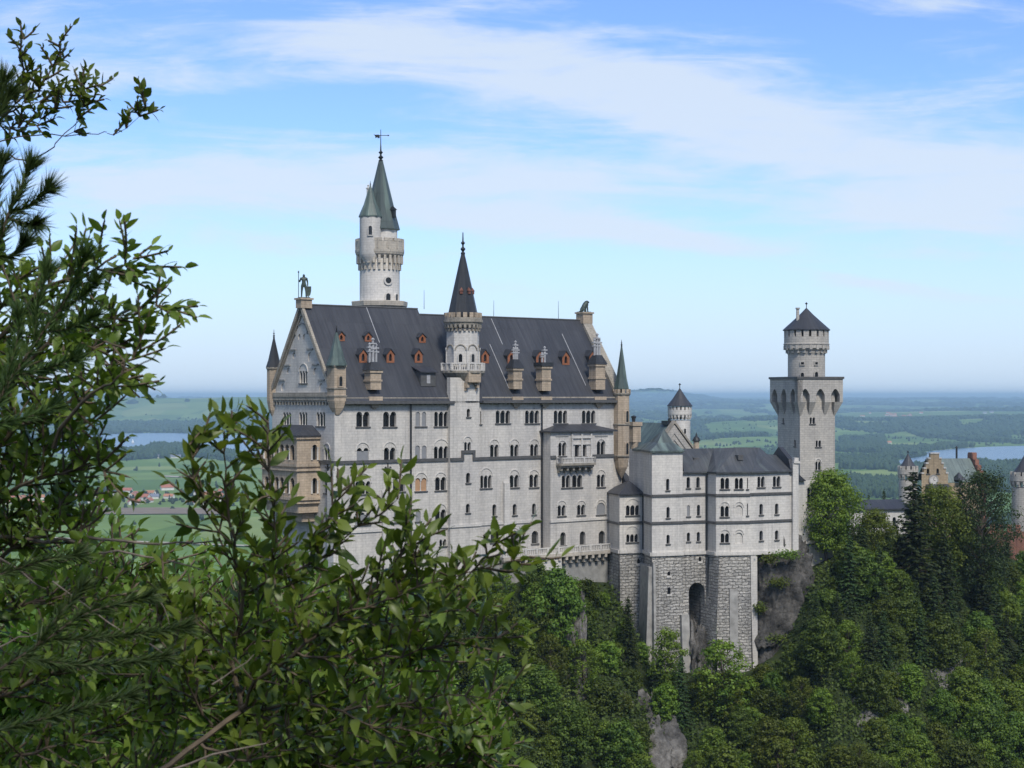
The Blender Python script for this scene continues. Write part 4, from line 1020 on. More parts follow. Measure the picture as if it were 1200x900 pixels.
# ================================================================== TALL ROUND TOWER BEHIND THE PALACE
t_t = W + 7.5
s_t = PF.s_at(445, t_t)
tx, ty = PF.w(s_t, t_t)
RT = Frame(tx, ty, TH)
tower = root('round_tower', 'tall slender round tower with bracketed gallery, green cone roof and weather vane behind the palace', 'tower', RT, 0, 0, PB)
pm = F / ty
def Z(v): return -(v - HV) / F * ty
def rad(px_): return px_ / pm
m = MB(); r0 = rad(23.4); m.lathe(0, 0, [(r0 * 1.08, PB), (r0 * 1.05, Z(356)), (r0 * 1.0, Z(353)), (r0, Z(298))], 32); m.build('wall', MT['white'], tower, True)
m = MB(); m.lathe(0, 0, [(rad(29), Z(420)), (rad(30), Z(361.5)), (rad(33), Z(359)), (rad(33.6), Z(354)), (rad(33), Z(353.4)), (r0 * 0.9, Z(353.4))], 8, R(22.5)); m.build('base_platform', MT['cream'], tower)
rg = rad(28)
m = MB(); corbels(m, 0, 0, r0 * 0.99, rg * 0.98, Z(317), Z(300.5), 26, 0.42)
m.lathe(0, 0, [(r0, Z(303)), (rg * 0.96, Z(300.4)), (rg, Z(299)), (rg * 1.03, Z(296)), (rg * 1.03, Z(293.4)), (rg * 0.98, Z(293.3)), (r0 * 0.5, Z(293.3))], 36)
gal = m.build('gallery', MT['cream'], tower)
m = MB()
for k in range(26):
    a0 = 2 * math.pi * (k + 0.5) / 26
m.lathe(0, 0, [(rg * 0.9, Z(293.2)), (rg, Z(293.2)), (rg, Z(284)), (rg * 0.9, Z(284))], 36); merlons(m, 0, 0, rg * 0.88, rg * 1.02, Z(284), Z(280.6), 14, 0.8)
for k in range(14):
    a = 2 * math.pi * k / 14; m.tube([(rg * 1.0 * math.cos(a), rg * 1.0 * math.sin(a), Z(293)), (rg * 1.0 * math.cos(a), rg * 1.0 * math.sin(a), Z(282))], 0.16, 5)
m.build('parapet', MT['cream'], gal)
r2 = rad(18.6); ox = rad(2.4)
m = MB(); m.lathe(ox, 0, [(r2, Z(293)), (r2, Z(268))], 28); m.build('upper_drum', MT['white'], tower, True)
m = MB(); rs = rad(22.4); m.lathe(ox * 0.6, 0, [(rs, Z(269.6)), (rs * 1.0, Z(268.6)), (rs * 0.8, Z(252)), (rs * 0.55, Z(229)), (rs * 0.3, Z(206)), (rs * 0.12, Z(189))], 8, R(10)); sp = m.build('spire', MT['spire'], tower)
m = MB(); finial(m, ox * 0.6, 0, Z(190), Z(168), 0.34); m.build('finial', MT['metal'], sp, True)
m = MB(); zv = Z(158.6); m.tube([(ox * 0.6, 0, Z(170)), (ox * 0.6, 0, Z(151.6))], [0.09, 0.05], 6)
cv = R(-38); d_ = (math.cos(cv), math.sin(cv))
def vp(a, z): return (ox * 0.6 + d_[0] * a, d_[1] * a, zv + z)
m.tube([vp(-1.0, 0), vp(1.25, 0)], 0.06, 5)
fl = [(-1.3, .25), (-1.05, .12), (-.4, .16), (-.15, .02), (-.2, -.55), (-.35, -.42), (-.5, -.58), (-.62, -.3), (-.95, -.5), (-1.0, -.15)]
m.add([(x + d_[1] * 0.04, y - d_[0] * 0.04, z) for x, y, z in (vp(*q) for q in fl)] + [(x - d_[1] * 0.04, y + d_[0] * 0.04, z) for x, y, z in (vp(*q) for q in fl)],
      [tuple(range(10)), tuple(range(10, 20))[::-1]] + [(i, 10 + i, 10 + (i + 1) % 10, (i + 1) % 10) for i in range(10)])
m.add([vp(1.25, 0.18), vp(1.6, 0), vp(1.25, -0.18)], [(0, 1, 2)]); m.build('weather_vane', MT['metal'], tower)
# side turret on the gallery
ax = R(-118); rsd = rad(12.4); dxx = rad(13.5)
ux, uy = -dxx * math.cos(TH) * 1.0, dxx * math.sin(TH) * 0.2
px_, py_ = RT.l(tx - rad(9.6), ty - rad(17))
m = MB(); m.lathe(px_, py_, [(rsd * 0.3, Z(316)), (rsd * 0.9, Z(303)), (rsd, Z(299)), (rsd, Z(255))], 20); st = m.build('side_turret', MT['white'], tower, True)
m = MB(); m.lathe(px_, py_, [(rsd * 1.12, Z(256.4)), (rsd * 1.12, Z(255)), (rsd * 0.62, Z(241)), (rsd * 0.3, Z(228)), (0.06, Z(219))], 8); m.build('spire', MT['copper'], st)
m = MB(); finial(m, px_, py_, Z(220), Z(214), 0.1); m.build('finial', MT['metal'], st)
vd = Vector((-tx, -ty, 0)).normalized(); lx = vd.x * RT.c + vd.y * RT.s; ly = -vd.x * RT.s + vd.y * RT.c
stuck_window(st, (px_ + lx * rsd, py_ + ly * rsd, Z(278)), (lx, ly), 0.62, Z(267.6) - Z(278))
m = MB(); cx_, cy_ = RT.l(tx - rad(14.4), ty + rad(10)); m.lathe(cx_, cy_, [(0.3, Z(270)), (0.28, Z(220)), (0.42, Z(220)), (0.42, Z(219)), (0.12, Z(219)), (0.12, Z(216.6)), (0.22, Z(216)), (0.0, Z(215))], 8); m.build('chimney', MT['white'], tower)
def rwin(uoff, vt, vb, wd, rr_):
    """window on the drum, at a column offset from the axis"""
    sn = uoff / pm / rr_; ang = math.asin(max(-0.95, min(0.95, sn)))
    vx, vy = -tx, -ty; Lv = math.hypot(vx, vy); vx, vy = vx / Lv, vy / Lv
    rx, ry = -vy, vx
    nx, ny = vx * math.cos(ang) + rx * math.sin(ang), vy * math.cos(ang) + ry * math.sin(ang)
    a, b = nx * RT.c + ny * RT.s, -nx * RT.s + ny * RT.c
    stuck_window(tower, (a * rr_, b * rr_, Z(vb)), (a, b), wd, Z(vt) - Z(vb))
rwin(9.4, 345, 353, 0.85, r0); rwin(19, 345.4, 353, 0.7, r0)
m = MB()
ang = math.asin(9.6 / pm / r0); vx, vy = -tx, -ty; Lv = math.hypot(vx, vy); vx, vy = vx / Lv, vy / Lv; rx, ry = -vy, vx
nx, ny = vx * math.cos(ang) + rx * math.sin(ang), vy * math.cos(ang) + ry * math.sin(ang); a, b = nx * RT.c + ny * RT.s, -nx * RT.s + ny * RT.c
q = Vector((a, b, 0)); tdir = Vector((-b, a, 0)); zc = Z(330)
def disc(r_, o): return [q * (r0 + o) + tdir * (r_ * math.cos(2 * math.pi * i / 16)) + Vector((0, 0, zc + r_ * math.sin(2 * math.pi * i / 16))) for i in range(16)]
m.add(disc(0.55, 0.1), [tuple(range(16))]); wn = m.build('window', MT['glass'], tower); wn['label'] = 'round window'
m = MB(); m.add(disc(0.55, 0.2) + disc(0.85, 0.2) + disc(0.85, -0.3), [(i, 16 + i, 16 + (i + 1) % 16, (i + 1) % 16) for i in range(16)] + [(16 + i, 32 + i, 32 + (i + 1) % 16, 16 + (i + 1) % 16) for i in range(16)]); m.build('surround', MT['white'], wn)
m = MB()
nx, ny = lx, ly
for am in (-0.75, 0.9):
    a, b = lx * math.cos(am) - ly * math.sin(am), lx * math.sin(am) + ly * math.cos(am)
    x, y = ox * 0.6 + rs * 0.8 * a, rs * 0.8 * b
    d_ = (-b, a); m.obox((x, y), d_, 0.35, 0.45, Z(256), Z(247)); m.pyramid([(x + d_[0] * p + a * k, y + d_[1] * p + b * k) for p, k in ((-0.5, -0.65), (0.5, -0.65), (0.5, 0.65), (-0.5, 0.65))], Z(247), (x, y, Z(242)))
m.build('spire_dormer', MT['metal'], sp)

# ================================================================== THE BOWER: LOWER WING AT THE RIGHT
TH2 = R(20)
BF = Frame((764 - HU) / F * 292.0, 292.0, TH2)
BB = -62.0
bower = root('bower_wing', 'low pale stone wing with grey roofs, square stair block and huge rough stone base', 'castle wing', BF, 0, 0, BB)
def BL(u, Y): return BF.luY(u, Y)
pts = {'sl': BL(712, 303.0), 's0': BL(726, 297.2), 's1': BL(753.6, 298.6), 't0': BL(764, 292.0), 't1': BL(800, 294.0), 'm0': BL(800, 294.6), 'm1': BL(828, 296.3),
       'p0': BL(839, 293.4), 'p1': BL(879, 294.4), 'r1': BL(927.4, 298.4), 'q1': BL(932.4, 298.8)}
def bz(v, Y): return -(v - HV) / F * Y
def seg(a, b): return Face(BF, pts[a], pts[b])
S_l, S_f, T_l, T_f, M_f, P_l, P_f, R_f = seg('sl', 's0'), seg('s0', 's1'), seg('s1', 't0'), seg('t0', 't1'), seg('m0', 'm1'), seg('m1', 'p0'), seg('p0', 'p1'), seg('p1', 'r1')
zb_ = bz(647.6, 295)
zS = bz(578.6, 298); zT = bz(528.4, 292); zM = bz(552.8, 295); zP = bz(552.8, 294); zR = bz(551.6, 297)
wins = {
 'S_f': (S_f, zS, [(733.6, 749, 592, 604, 3, 585, 'glass'), (734, 747.6, 626, 635.4, 3, 617, 'glass')]),
 'T_f': (T_f, zT, [(780.6, 784.4, 561, 574.6, 1, None, 'glass'), (781, 784.8, 594, 607, 1, None, 'glass'), (781, 784.8, 626.6, 637.4, 1, None, 'glass')]),
 'M_f': (M_f, zM, [(804.6, 808.6, 559, 572, 1, None, 'glass'), (816, 820, 559, 571.6, 1, None, 'glass'), (805, 808.6, 592, 605, 1, None, 'board'), (816.8, 820.4, 591.6, 604.4, 1, None, 'glass'), (805, 808.6, 624, 634.6, 1, None, 'glass'), (816.6, 820.2, 623.4, 634.4, 1, None, 'glass')]),
 'P_f': (P_f, zP, [(844.4, 854.4, 560, 573, 2, None, 'glass'), (861.2, 870.6, 560, 573, 2, None, 'glass'), (844.4, 854, 593, 605.6, 2, 588.6, 'glass'), (861.6, 870.4, 592, 605, 1, 588.6, 'blind'), (844.6, 854.2, 625, 636, 2, 621, 'glass'), (861.6, 870.4, 624, 637, 1, 621, 'blind'), (875.4, 876.6, 560, 573, 1, None, 'glass'), (875.4, 876.6, 590, 604, 1, None, 'glass')]),
 'R_f': (R_f, zR, [(887.6, 896, 558.4, 571, 2, None, 'glass'), (905.8, 914.4, 558, 570.4, 2, None, 'glass'), (890, 894, 590.4, 603.2, 1, None, 'glass'), (908.2, 912.2, 590, 602.6, 1, None, 'glass'), (890, 894, 622, 633.4, 1, None, 'glass'), (908.2, 912.2, 621.4, 632.6, 1, None, 'glass')]),
}
for key, (fc, ztop, ws) in wins.items():
    hs = []
    for u0, u1, vt, vb, n, hood, kind in ws: window(fc, hs, bower, u0, u1, vt, vb, n, hood, kind, kind != 'blind', gap=0.26, depth=0.45)
    m = MB(); wall_face(m, fc, [(0, zb_), (fc.L, zb_), (fc.L, ztop), (0, ztop)], hs, 0.45)
    if key == 'T_f':
        m.add([T_l.pt(0, zb_), T_l.pt(T_l.L, zb_), T_l.pt(T_l.L, zT), T_l.pt(0, zT)], [(0, 1, 2, 3)])
        b0, b1 = pts['t0'], pts['t1']; bk = (b1[0], b1[1] + 8); bk0 = (b0[0] , b0[1] + 8)
        m.add([(b1[0], b1[1], zb_), (*bk, zb_), (*bk, zT), (b1[0], b1[1], zT)], [(0, 1, 2, 3)])
        bl = pts['s1']; m.add([(bl[0], bl[1], zb_), (bl[0], bl[1] + 6, zb_), (bl[0], bl[1] + 6, zT), (bl[0], bl[1], zT)], [(0, 3, 2, 1)])
    if key == 'S_f': m.add([S_l.pt(0, zb_), S_l.pt(S_l.L, zb_), S_l.pt(S_l.L, zS), S_l.pt(0, zS)], [(0, 1, 2, 3)])
    if key == 'P_f': m.add([P_l.pt(0, zb_), P_l.pt(P_l.L, zb_), P_l.pt(P_l.L, zP), P_l.pt(0, zP)], [(0, 1, 2, 3)])
    if key == 'R_f':
        e0, e1 = pts['r1'], pts['q1']
        m.prism([(e0[0] + .02, e0[1] - 0.5), (e1[0] + 0.3, e1[1] - 0.5), (e1[0] + 0.3, e1[1] + 9), (e0[0] + .02, e0[1] + 9)], zb_ - 0.5, bz(543, 298))
    m.build('wall', MT['white'], bower)
# string courses, base ledge
for v in (580, 612):
    m = MB()
    for fc in (S_l, S_f, T_l, T_f, M_f, P_l, P_f, R_f):
        if v == 580 and fc in (S_l, S_f): continue
        vv = v + {id(S_l): 0.4, id(S_f): 0.2, id(T_l): .6, id(T_f): .6, id(M_f): -0.6, id(P_l): 0, id(P_f): 0, id(R_f): -1.6}[id(fc)]
        z = bz(vv, BF.w(*fc.pt(fc.L / 2, 0)[:2])[1]); strip(m, fc, -0.05, fc.L + 0.05, z - 0.2, z + 0.2, 0.008, 0.22)
    m.build('string_course', MT['string'], bower)
m = MB()
for fc in (S_l, S_f, T_l, T_f, M_f, P_l, P_f, R_f): strip(m, fc, -0.1, fc.L + 0.1, zb_ - 0.35, zb_ + 0.25, -0.02, 0.3)
m.build('base_moulding', MT['white'], bower)
# rough stone base with batter and a tall arched recess
def batter(mb, fc, z0, z1, out, hole=None, ext=0.0):
    ol = [(0 - ext, z0), (fc.L + ext, z0), (fc.L + ext, z1), (-ext, z1)]
    loops = [ol] + ([hole] if hole else [])
    p_ = [q for l in loops for q in l]
    tr_ = tessellate_polygon([[Vector((q[0], q[1], 0)) for q in l] for l in loops])
    def o_(z): return 0.02 + (z1 - z) / (z1 - z0) * out
    fs, us = [], []
    for t in tr_:
        a, b, c = (p_[i] for i in t); cr = (b[0] - a[0]) * (c[1] - a[1]) - (b[1] - a[1]) * (c[0] - a[0])
        t = tuple(t) if cr > 0 else tuple(t)[::-1]; fs.append(t); us.append([p_[i] for i in t])
    mb.add([fc.pt(q[0], q[1], o_(q[1])) for q in p_], fs, us)
    if hole:
        n = len(hole)
        mb.add([fc.pt(q[0], q[1], o_(q[1])) for q in hole] + [fc.pt(q[0], q[1], -7) for q in hole], [(i, n + i, n + (i + 1) % n, (i + 1) % n) for i in range(n)],
               [[(0, h1[1]), (7, h1[1]), (7, h2[1]), (0, h2[1])] for h1, h2 in ((hole[i], hole[(i + 1) % n]) for i in range(n))])
z0 = BB
for grp in ((S_l, S_f), (T_l, T_f), (M_f,), (P_l, P_f)):
    m = MB()
    for fc in grp:
        hole = None
        if fc is M_f:
            a0, a1 = M_f.px(806.6, 720)[0], M_f.px(825.4, 720)[0]
            P, _, _ = arch_poly(a0, a1, z0 + 0.5, bz(683, 295), 1, seg=12); hole = P
        batter(m, fc, z0, zb_ - 0.352, 1.5 if fc in (P_l, P_f) else 0.9, hole, 1.2 if fc is P_l else 0.0)
    if grp[0] is T_l:
        e1 = pts['t1']; m.add([(e1[0], e1[1], zb_ - .352), (e1[0], e1[1] + 2, zb_ - .352), (e1[0], e1[1] + 2, z0), (e1[0] , e1[1] - 0.9, z0)], [(0, 3, 2, 1)])
    if grp[0] is P_l:
        e1 = pts['p1']; m.add([(e1[0], e1[1], zb_ - .352), (e1[0], e1[1] + 5, zb_ - .352), (e1[0], e1[1] + 5, z0), (e1[0] + 0.2, e1[1] - 1.5, z0)], [(0, 3, 2, 1)])
    m.build('stone_base', MT['rustic'], bower)
m = MB(); m.add([M_f.pt(a, z, -6.95) for a, z in ((a0 - .5, z0), (a1 + .5, z0), (a1 + .5, bz(680, 295)), (a0 - .5, bz(680, 295)))], [(0, 1, 2, 3)]); m.build('recess_wall', MT['grey'], bower)
# pale buttresses of the base
for fc, u0, u1, vt, out in ((T_l, 753.8, 764, 660, 1.6), (T_f, 764, 766.6, 659, 1.5), (T_f, 796, 805, 720, 2.6), (P_f, 854, 863.6, 690, 1.5), (R_f, 879.2, 886.6, 650, 0.5)):
    aa, zz1 = fc.px(u0, vt); ab = fc.px(u1, vt)[0]
    m = MB(); q = [fc.pt(aa, 0, -0.3), fc.pt(ab, 0, -0.3)]
    vs = [fc.pt(aa, z0, -0.3), fc.pt(ab, z0, -0.3), fc.pt(ab, zz1, -0.3), fc.pt(aa, zz1, -0.3), fc.pt(aa, z0, out), fc.pt(ab, z0, out), fc.pt(ab, zz1, out * 0.35), fc.pt(aa, zz1, out * 0.35)]
    m.add(vs, [(4, 5, 6, 7), (0, 4, 7, 3), (1, 2, 6, 5), (3, 7, 6, 2)]); m.build('buttress', MT['white' if fc is R_f else 'pale_render'], bower)
for fc, u, v, w_, h_ in ((T_f, 783.4, 692, 0.55, 1.2), (T_f, 783.4, 672, 0.5, 0.7), (S_f, 748, 657.6, 0.5, 0.8), (M_f, 820, 655, 0.5, 0.8)):
    a, z = fc.px(u, v); m = MB(); kk = (zb_ - z) / (zb_ - z0) * 0.9
    P, _, _ = arch_poly(a - w_ / 2, a + w_ / 2, z - h_ / 2, z + h_ / 2, 1); m.add([fc.pt(p[0], p[1], kk + 0.05) for p in P], [tuple(range(len(P)))]); wn = m.build('window', MT['glass'], bower)
    m = MB(); strip(m, fc, a - w_ / 2 - .2, a + w_ / 2 + .2, z - h_ / 2 - 0.35, z - h_ / 2 - 0.002, kk - 0.1, kk + 0.2); m.build('sill', MT['white'], wn)
# roofs of the wing
def hip(mb, poly, z0, ridge, over=0.4, th=0.25):
    """roof over a convex polygon: eave polygon and a ridge of one or two points, given as (s, t, z)"""
    cx_ = sum(p[0] for p in poly) / len(poly); cy_ = sum(p[1] for p in poly) / len(poly)
    P = []
    for p in poly:
        d = math.hypot(p[0] - cx_, p[1] - cy_); P.append((p[0] + (p[0] - cx_) / d * over, p[1] + (p[1] - cy_) / d * over))
    n = len(P)
    A = sum(P[i][0] * P[(i + 1) % n][1] - P[(i + 1) % n][0] * P[i][1] for i in range(n))
    if A < 0: P = P[::-1]
    vs = [(p[0], p[1], z0 - th) for p in P] + [(p[0], p[1], z0) for p in P] + list(ridge)
    fs = [tuple(range(n))[::-1]] + [(i, (i + 1) % n, n + (i + 1) % n, n + i) for i in range(n)]
    near = [min(range(len(ridge)), key=lambda j: (ridge[j][0] - p[0]) ** 2 + (ridge[j][1] - p[1]) ** 2) for p in P]
    for i in range(n):
        j = (i + 1) % n; a, b = near[i], near[j]
        if a == b: fs.append((n + i, n + j, 2 * n + a))
        else: fs.append((n + i, n + j, 2 * n + b, 2 * n + a))
    mb.add(vs, fs)
m = MB(); apx = BL(778, 297.2)
tq = [pts['t0'], pts['t1'], (pts['t1'][0], pts['t1'][1] + 7.0), (pts['s1'][0], pts['s1'][1] + 3.5), pts['s1']]
za = bz(502.4, 297.2); cxm = sum(p[0] for p in tq) / 5; cym = sum(p[1] for p in tq) / 5
r_in = [(apx[0] + (p[0] - apx[0]) * 0.52, apx[1] + (p[1] - apx[1]) * 0.52) for p in tq]
out_ = [(p[0] + (p[0] - apx[0]) * 0.1, p[1] + (p[1] - apx[1]) * 0.1) for p in tq]
zmid = zT + (za - zT) * 0.36
n = 5
m.add([(p[0], p[1], zT - 0.3) for p in out_] + [(p[0], p[1], zT + 0.02) for p in out_] + [(p[0], p[1], zmid) for p in r_in] + [(apx[0], apx[1], za)],
      [tuple(range(5))[::-1]] + [(i, (i + 1) % n, n + (i + 1) % n, n + i) for i in range(n)] + [(n + i, n + (i + 1) % n, 2 * n + (i + 1) % n, 2 * n + i) for i in range(n)] + [(2 * n + i, 2 * n + (i + 1) % n, 3 * n) for i in range(n)])
rt = m.build('roof', MT['tower_cap'], bower)
m = MB(); zr = bz(563, 301); a = pts['s0']; b = pts['s1']; c = pts['sl']
hip(m, [c, a, b, (b[0], b[1] + 5.0), (c[0] + 1, c[1] + 3.0)], zS, [(*BL(737, 301.5), zr), (*BL(757, 302.5), zr)], 0.45); m.build('roof', MT['roof'], bower)
m = MB()
Ev = [(*pts[k_], z_) for k_, z_ in (('m0', zM), ('m1', zM), ('p0', zP), ('p1', zP), ('r1', zR))]
def outw(p, q, z):                       # eave point pushed out over the wall
    return (p[0] + q[0], p[1] + q[1], z)
Eo = [outw(Ev[0], (0, -.45), zM), outw(Ev[1], (-.15, -.5), zM), outw(Ev[2], (-.2, -.5), zP), outw(Ev[3], (.1, -.5), zP), outw(Ev[4], (0, -.45), zR)]
Rg = [(*BL(u_, Y_), bz(v_, Y_)) for u_, Y_, v_ in ((798, 300, 525.8), (836, 300.5, 525.4), (864, 299.6, 524.2), (890, 301.5, 524.4), (899, 302, 532.2), (914, 303, 533.2))]
Rg.append((pts['r1'][0], Rg[-1][1], Rg[-1][2]))
Bk = [(p[0], p[1] + 5.5, zM - 0.4) for p in Rg]
n = len(Eo); vs = Eo + [(x, y, z - .3) for x, y, z in Eo] + Rg + Bk
e_, l_, r_, b_ = 0, n, 2 * n, 2 * n + len(Rg)
fs = [(e_, e_ + 1, r_ + 1, r_), (e_ + 1, e_ + 2, r_ + 1), (e_ + 2, r_ + 2, r_ + 1), (e_ + 2, e_ + 3, r_ + 3, r_ + 2), (e_ + 3, r_ + 4, r_ + 3), (e_ + 3, e_ + 4, r_ + 6, r_ + 5, r_ + 4)]
fs += [(l_ + i, l_ + i + 1, e_ + i + 1, e_ + i) for i in range(n - 1)]
fs += [(r_ + i, r_ + i + 1, b_ + i + 1, b_ + i) for i in range(len(Rg) - 1)]
m.add(vs, fs); m.build('roof', MT['roof2'], bower)
# dark parapet gable closing the wing
m = MB(); e0 = pts['r1']; x0, x1 = e0[0] - 0.4, e0[0] + 0.5
prof = [(e0[1] - 0.4, zR + 0.4), (e0[1] + 0.3, bz(538, 298.5)), (e0[1] + 3.9, bz(523.6, 302)), (e0[1] + 7.6, bz(541, 305))]
k = len(prof)
m.add([(x, t, z) for x in (x0, x1) for t, z in [(p[0], p[1]) for p in prof]] + [(x, t, zR - 0.6) for x in (x0, x1) for t in (prof[0][0], prof[-1][0])],
      [tuple(range(k)) + (2 * k + 1, 2 * k), tuple(range(k, 2 * k))[::-1] + (2 * k + 2, 2 * k + 3)] + [(i, k + i, k + i + 1, i + 1) for i in range(k - 1)] + [(0, 2 * k, 2 * k + 2, k)])
m.build('parapet_gable', MT['roof'], bower)
m = MB(); q = pts['q1']; m.box(q[0] - 0.75, q[1] - 0.75, bz(543, 298), q[0] + 0.5, q[1] + 0.6, bz(540.6, 298)); m.box(q[0] - 0.55, q[1] - 0.55, bz(540.6, 298), q[0] + 0.3, q[1] + 0.4, bz(536.6, 298)); m.build('corner_pier', MT['white'], bower)
for u, p_ in ((753.6, 's1'), (828.4, 'm1')):
    x, y = pts[p_]; zt_ = zS if p_ == 's1' else zM
    m = MB(); m.tube([(x - 0.15, y - 0.3, zt_ - 0.2), (x - 0.15, y - 0.3, zb_ - 0.4), (x - 0.15, y - 0.9, zb_ - 0.8), (x - 0.15, y - 1.3, z0 + 4)], 0.13, 6); m.build('downpipe', MT['metal'], bower, True)
# roof lights
for u, v, Y in ((815, 538.5, 297.8), (866.6, 535.6, 297.2)):
    x, y = BL(u, Y); z = bz(v, Y); m = MB(); m.box(x - 0.5, y - 0.5, z - 0.5, x + 0.5, y + 0.8, z + 0.35); m.build('roof_light', MT['string'], bower)

# ================================================================== CHAPEL GABLE AND ROUND TURRET BEHIND
CF = Frame((790 - HU) / F * 317.0, 317.0, R(26))
chap = root('chapel_house', 'narrow gabled house with sloping green copper roof behind the stair block', 'house', CF, 0, 0, -40)
hwd = 4.6; zAp = bz(496.6, 317); zEv = bz(532, 317); cl = 18.0
GF = Face(CF, (-hwd, 0), (hwd, 0))
m = MB(); hs = []
window(GF, hs, chap, 786, 789, 519, 526, 1, None, 'glass')
wall_face(m, GF, [(0, -40), (2 * hwd, -40), (2 * hwd, zEv), (hwd, zAp), (0, zEv)], hs, 0.35)
m.add([(-hwd, 0, -40), (-hwd, cl, -40), (-hwd, cl, zEv), (-hwd, 0, zEv)], [(0, 3, 2, 1)]); m.add([(hwd, 0, -40), (hwd, cl, -40), (hwd, cl, zEv), (hwd, 0, zEv)], [(0, 1, 2, 3)])
m.build('wall', MT['tower'], chap)
m = MB(); e = 0.5; kk = (zAp - zEv) / hwd
sl = math.hypot(hwd + 2.2, (hwd + 2.2) * kk)
for sg in (-1, 1):
    lo = hwd + (2.2 if sg < 0 else e)
    q = [(0, 0.5, zAp + 0.1), (0, cl, zAp + 0.1), (sg * lo, cl, zAp + 0.1 - lo * kk), (sg * lo, 0.5, zAp + 0.1 - lo * kk)]
    if sg > 0: q = q[::-1]
    m.add(q, [(0, 1, 2, 3)], [[(0.5, sl), (cl, sl), (cl, 0), (0.5, 0)] if sg < 0 else [(0.5, 0), (cl, 0), (cl, sl), (0.5, sl)]])
m.build('roof', MT['copper'], chap)
m = MB()
for sg in (-1, 1):
    vs = [(0, -0.25, zAp + 0.1), (sg * (hwd + 0.4), -0.25, zEv - 0.2), (sg * (hwd + 0.4), 0.7, zEv - 0.2), (0, 0.7, zAp + 0.1)]
    vs = vs + [(x, y, z + 0.55) for x, y, z in vs]
    f = [(4, 5, 6, 7), (0, 1, 5, 4), (1, 2, 6, 5), (2, 3, 7, 6)]
    m.add(vs, f if sg > 0 else [x[::-1] for x in f])
m.build('gable_coping', MT['trim'], chap)
for f in (0.5, 0.72):
    m = MB()
    for sg in (-1, 1):
        a0, a1 = hwd, hwd + sg * hwd * f
        m.tube([GF.pt(a0, zAp - hwd * kk * (1 - f) - 0.2 + 0.0, 0.06), GF.pt(a1, zAp - hwd * kk - 0.1, 0.06)], 0.1, 4)
    m.build('gable_moulding', MT['grey'], chap)
m = MB(); m.box(-0.7, 0.8, zAp - 0.2, 0.9, 3.4, zAp + 0.55)
for i in range(4): m.tube([(-0.6 + i * 0.45, 1.0 + i * 0.6, zAp + 0.5), (-0.6 + i * 0.45, 1.0 + i * 0.6, zAp + 1.0)], 0.14, 6)
m.build('chimney', MT['metal'], chap)
# low link house below the copper roof, with the little window
KF = Frame((735 - HU) / F * 309.0, 309.0, R(24))
link = root('link_house', 'small pale stone link with parapet and one window between palace and stair block', 'house', KF, 0, 0, -40)
LFc = Face(KF, (-1.5, 0), (6.5, 0))
m = MB(); hs = []; window(LFc, hs, link, 749.6, 754, 547, 559, 1, None, 'glass')
zt_ = bz(540, 310); wall_face(m, LFc, [(0, -40), (8, -40), (8, zt_), (0, zt_)], hs, 0.4); m.add([(-1.5, 0, -40), (-1.5, 6, -40), (-1.5, 6, zt_), (-1.5, 0, zt_)], [(0, 3, 2, 1)]); m.build('wall', MT['white'], link)
m = MB(); strip(m, LFc, -0.2, 8.1, zt_, zt_ + 0.35, -0.4, 0.3)
a = 0.2
while a < 7.8: strip(m, LFc, a - 0.14, a + 0.14, zt_ - 0.7, zt_ - 0.002, 0.01, 0.24); a += 0.7
balustrade(m, [LFc.pt(0.1, 0, -0.1)[:2], LFc.pt(7.9, 0, -0.1)[:2]], zt_ + 0.36, 0.8, 0.4); m.build('parapet', MT['white'], link)
m = MB(); m.add([(-1.4, -0.05, bz(578, 309)), (-1.4, -3.5, bz(578, 306)), (-1.4, -0.05, bz(547, 309)), (2.2, -0.05, bz(570, 309)), (2.2, -3.5, bz(578, 306))], [(0, 1, 2), (1, 4, 3, 2)]); m.build('lean_to_roof', MT['roof'], link)

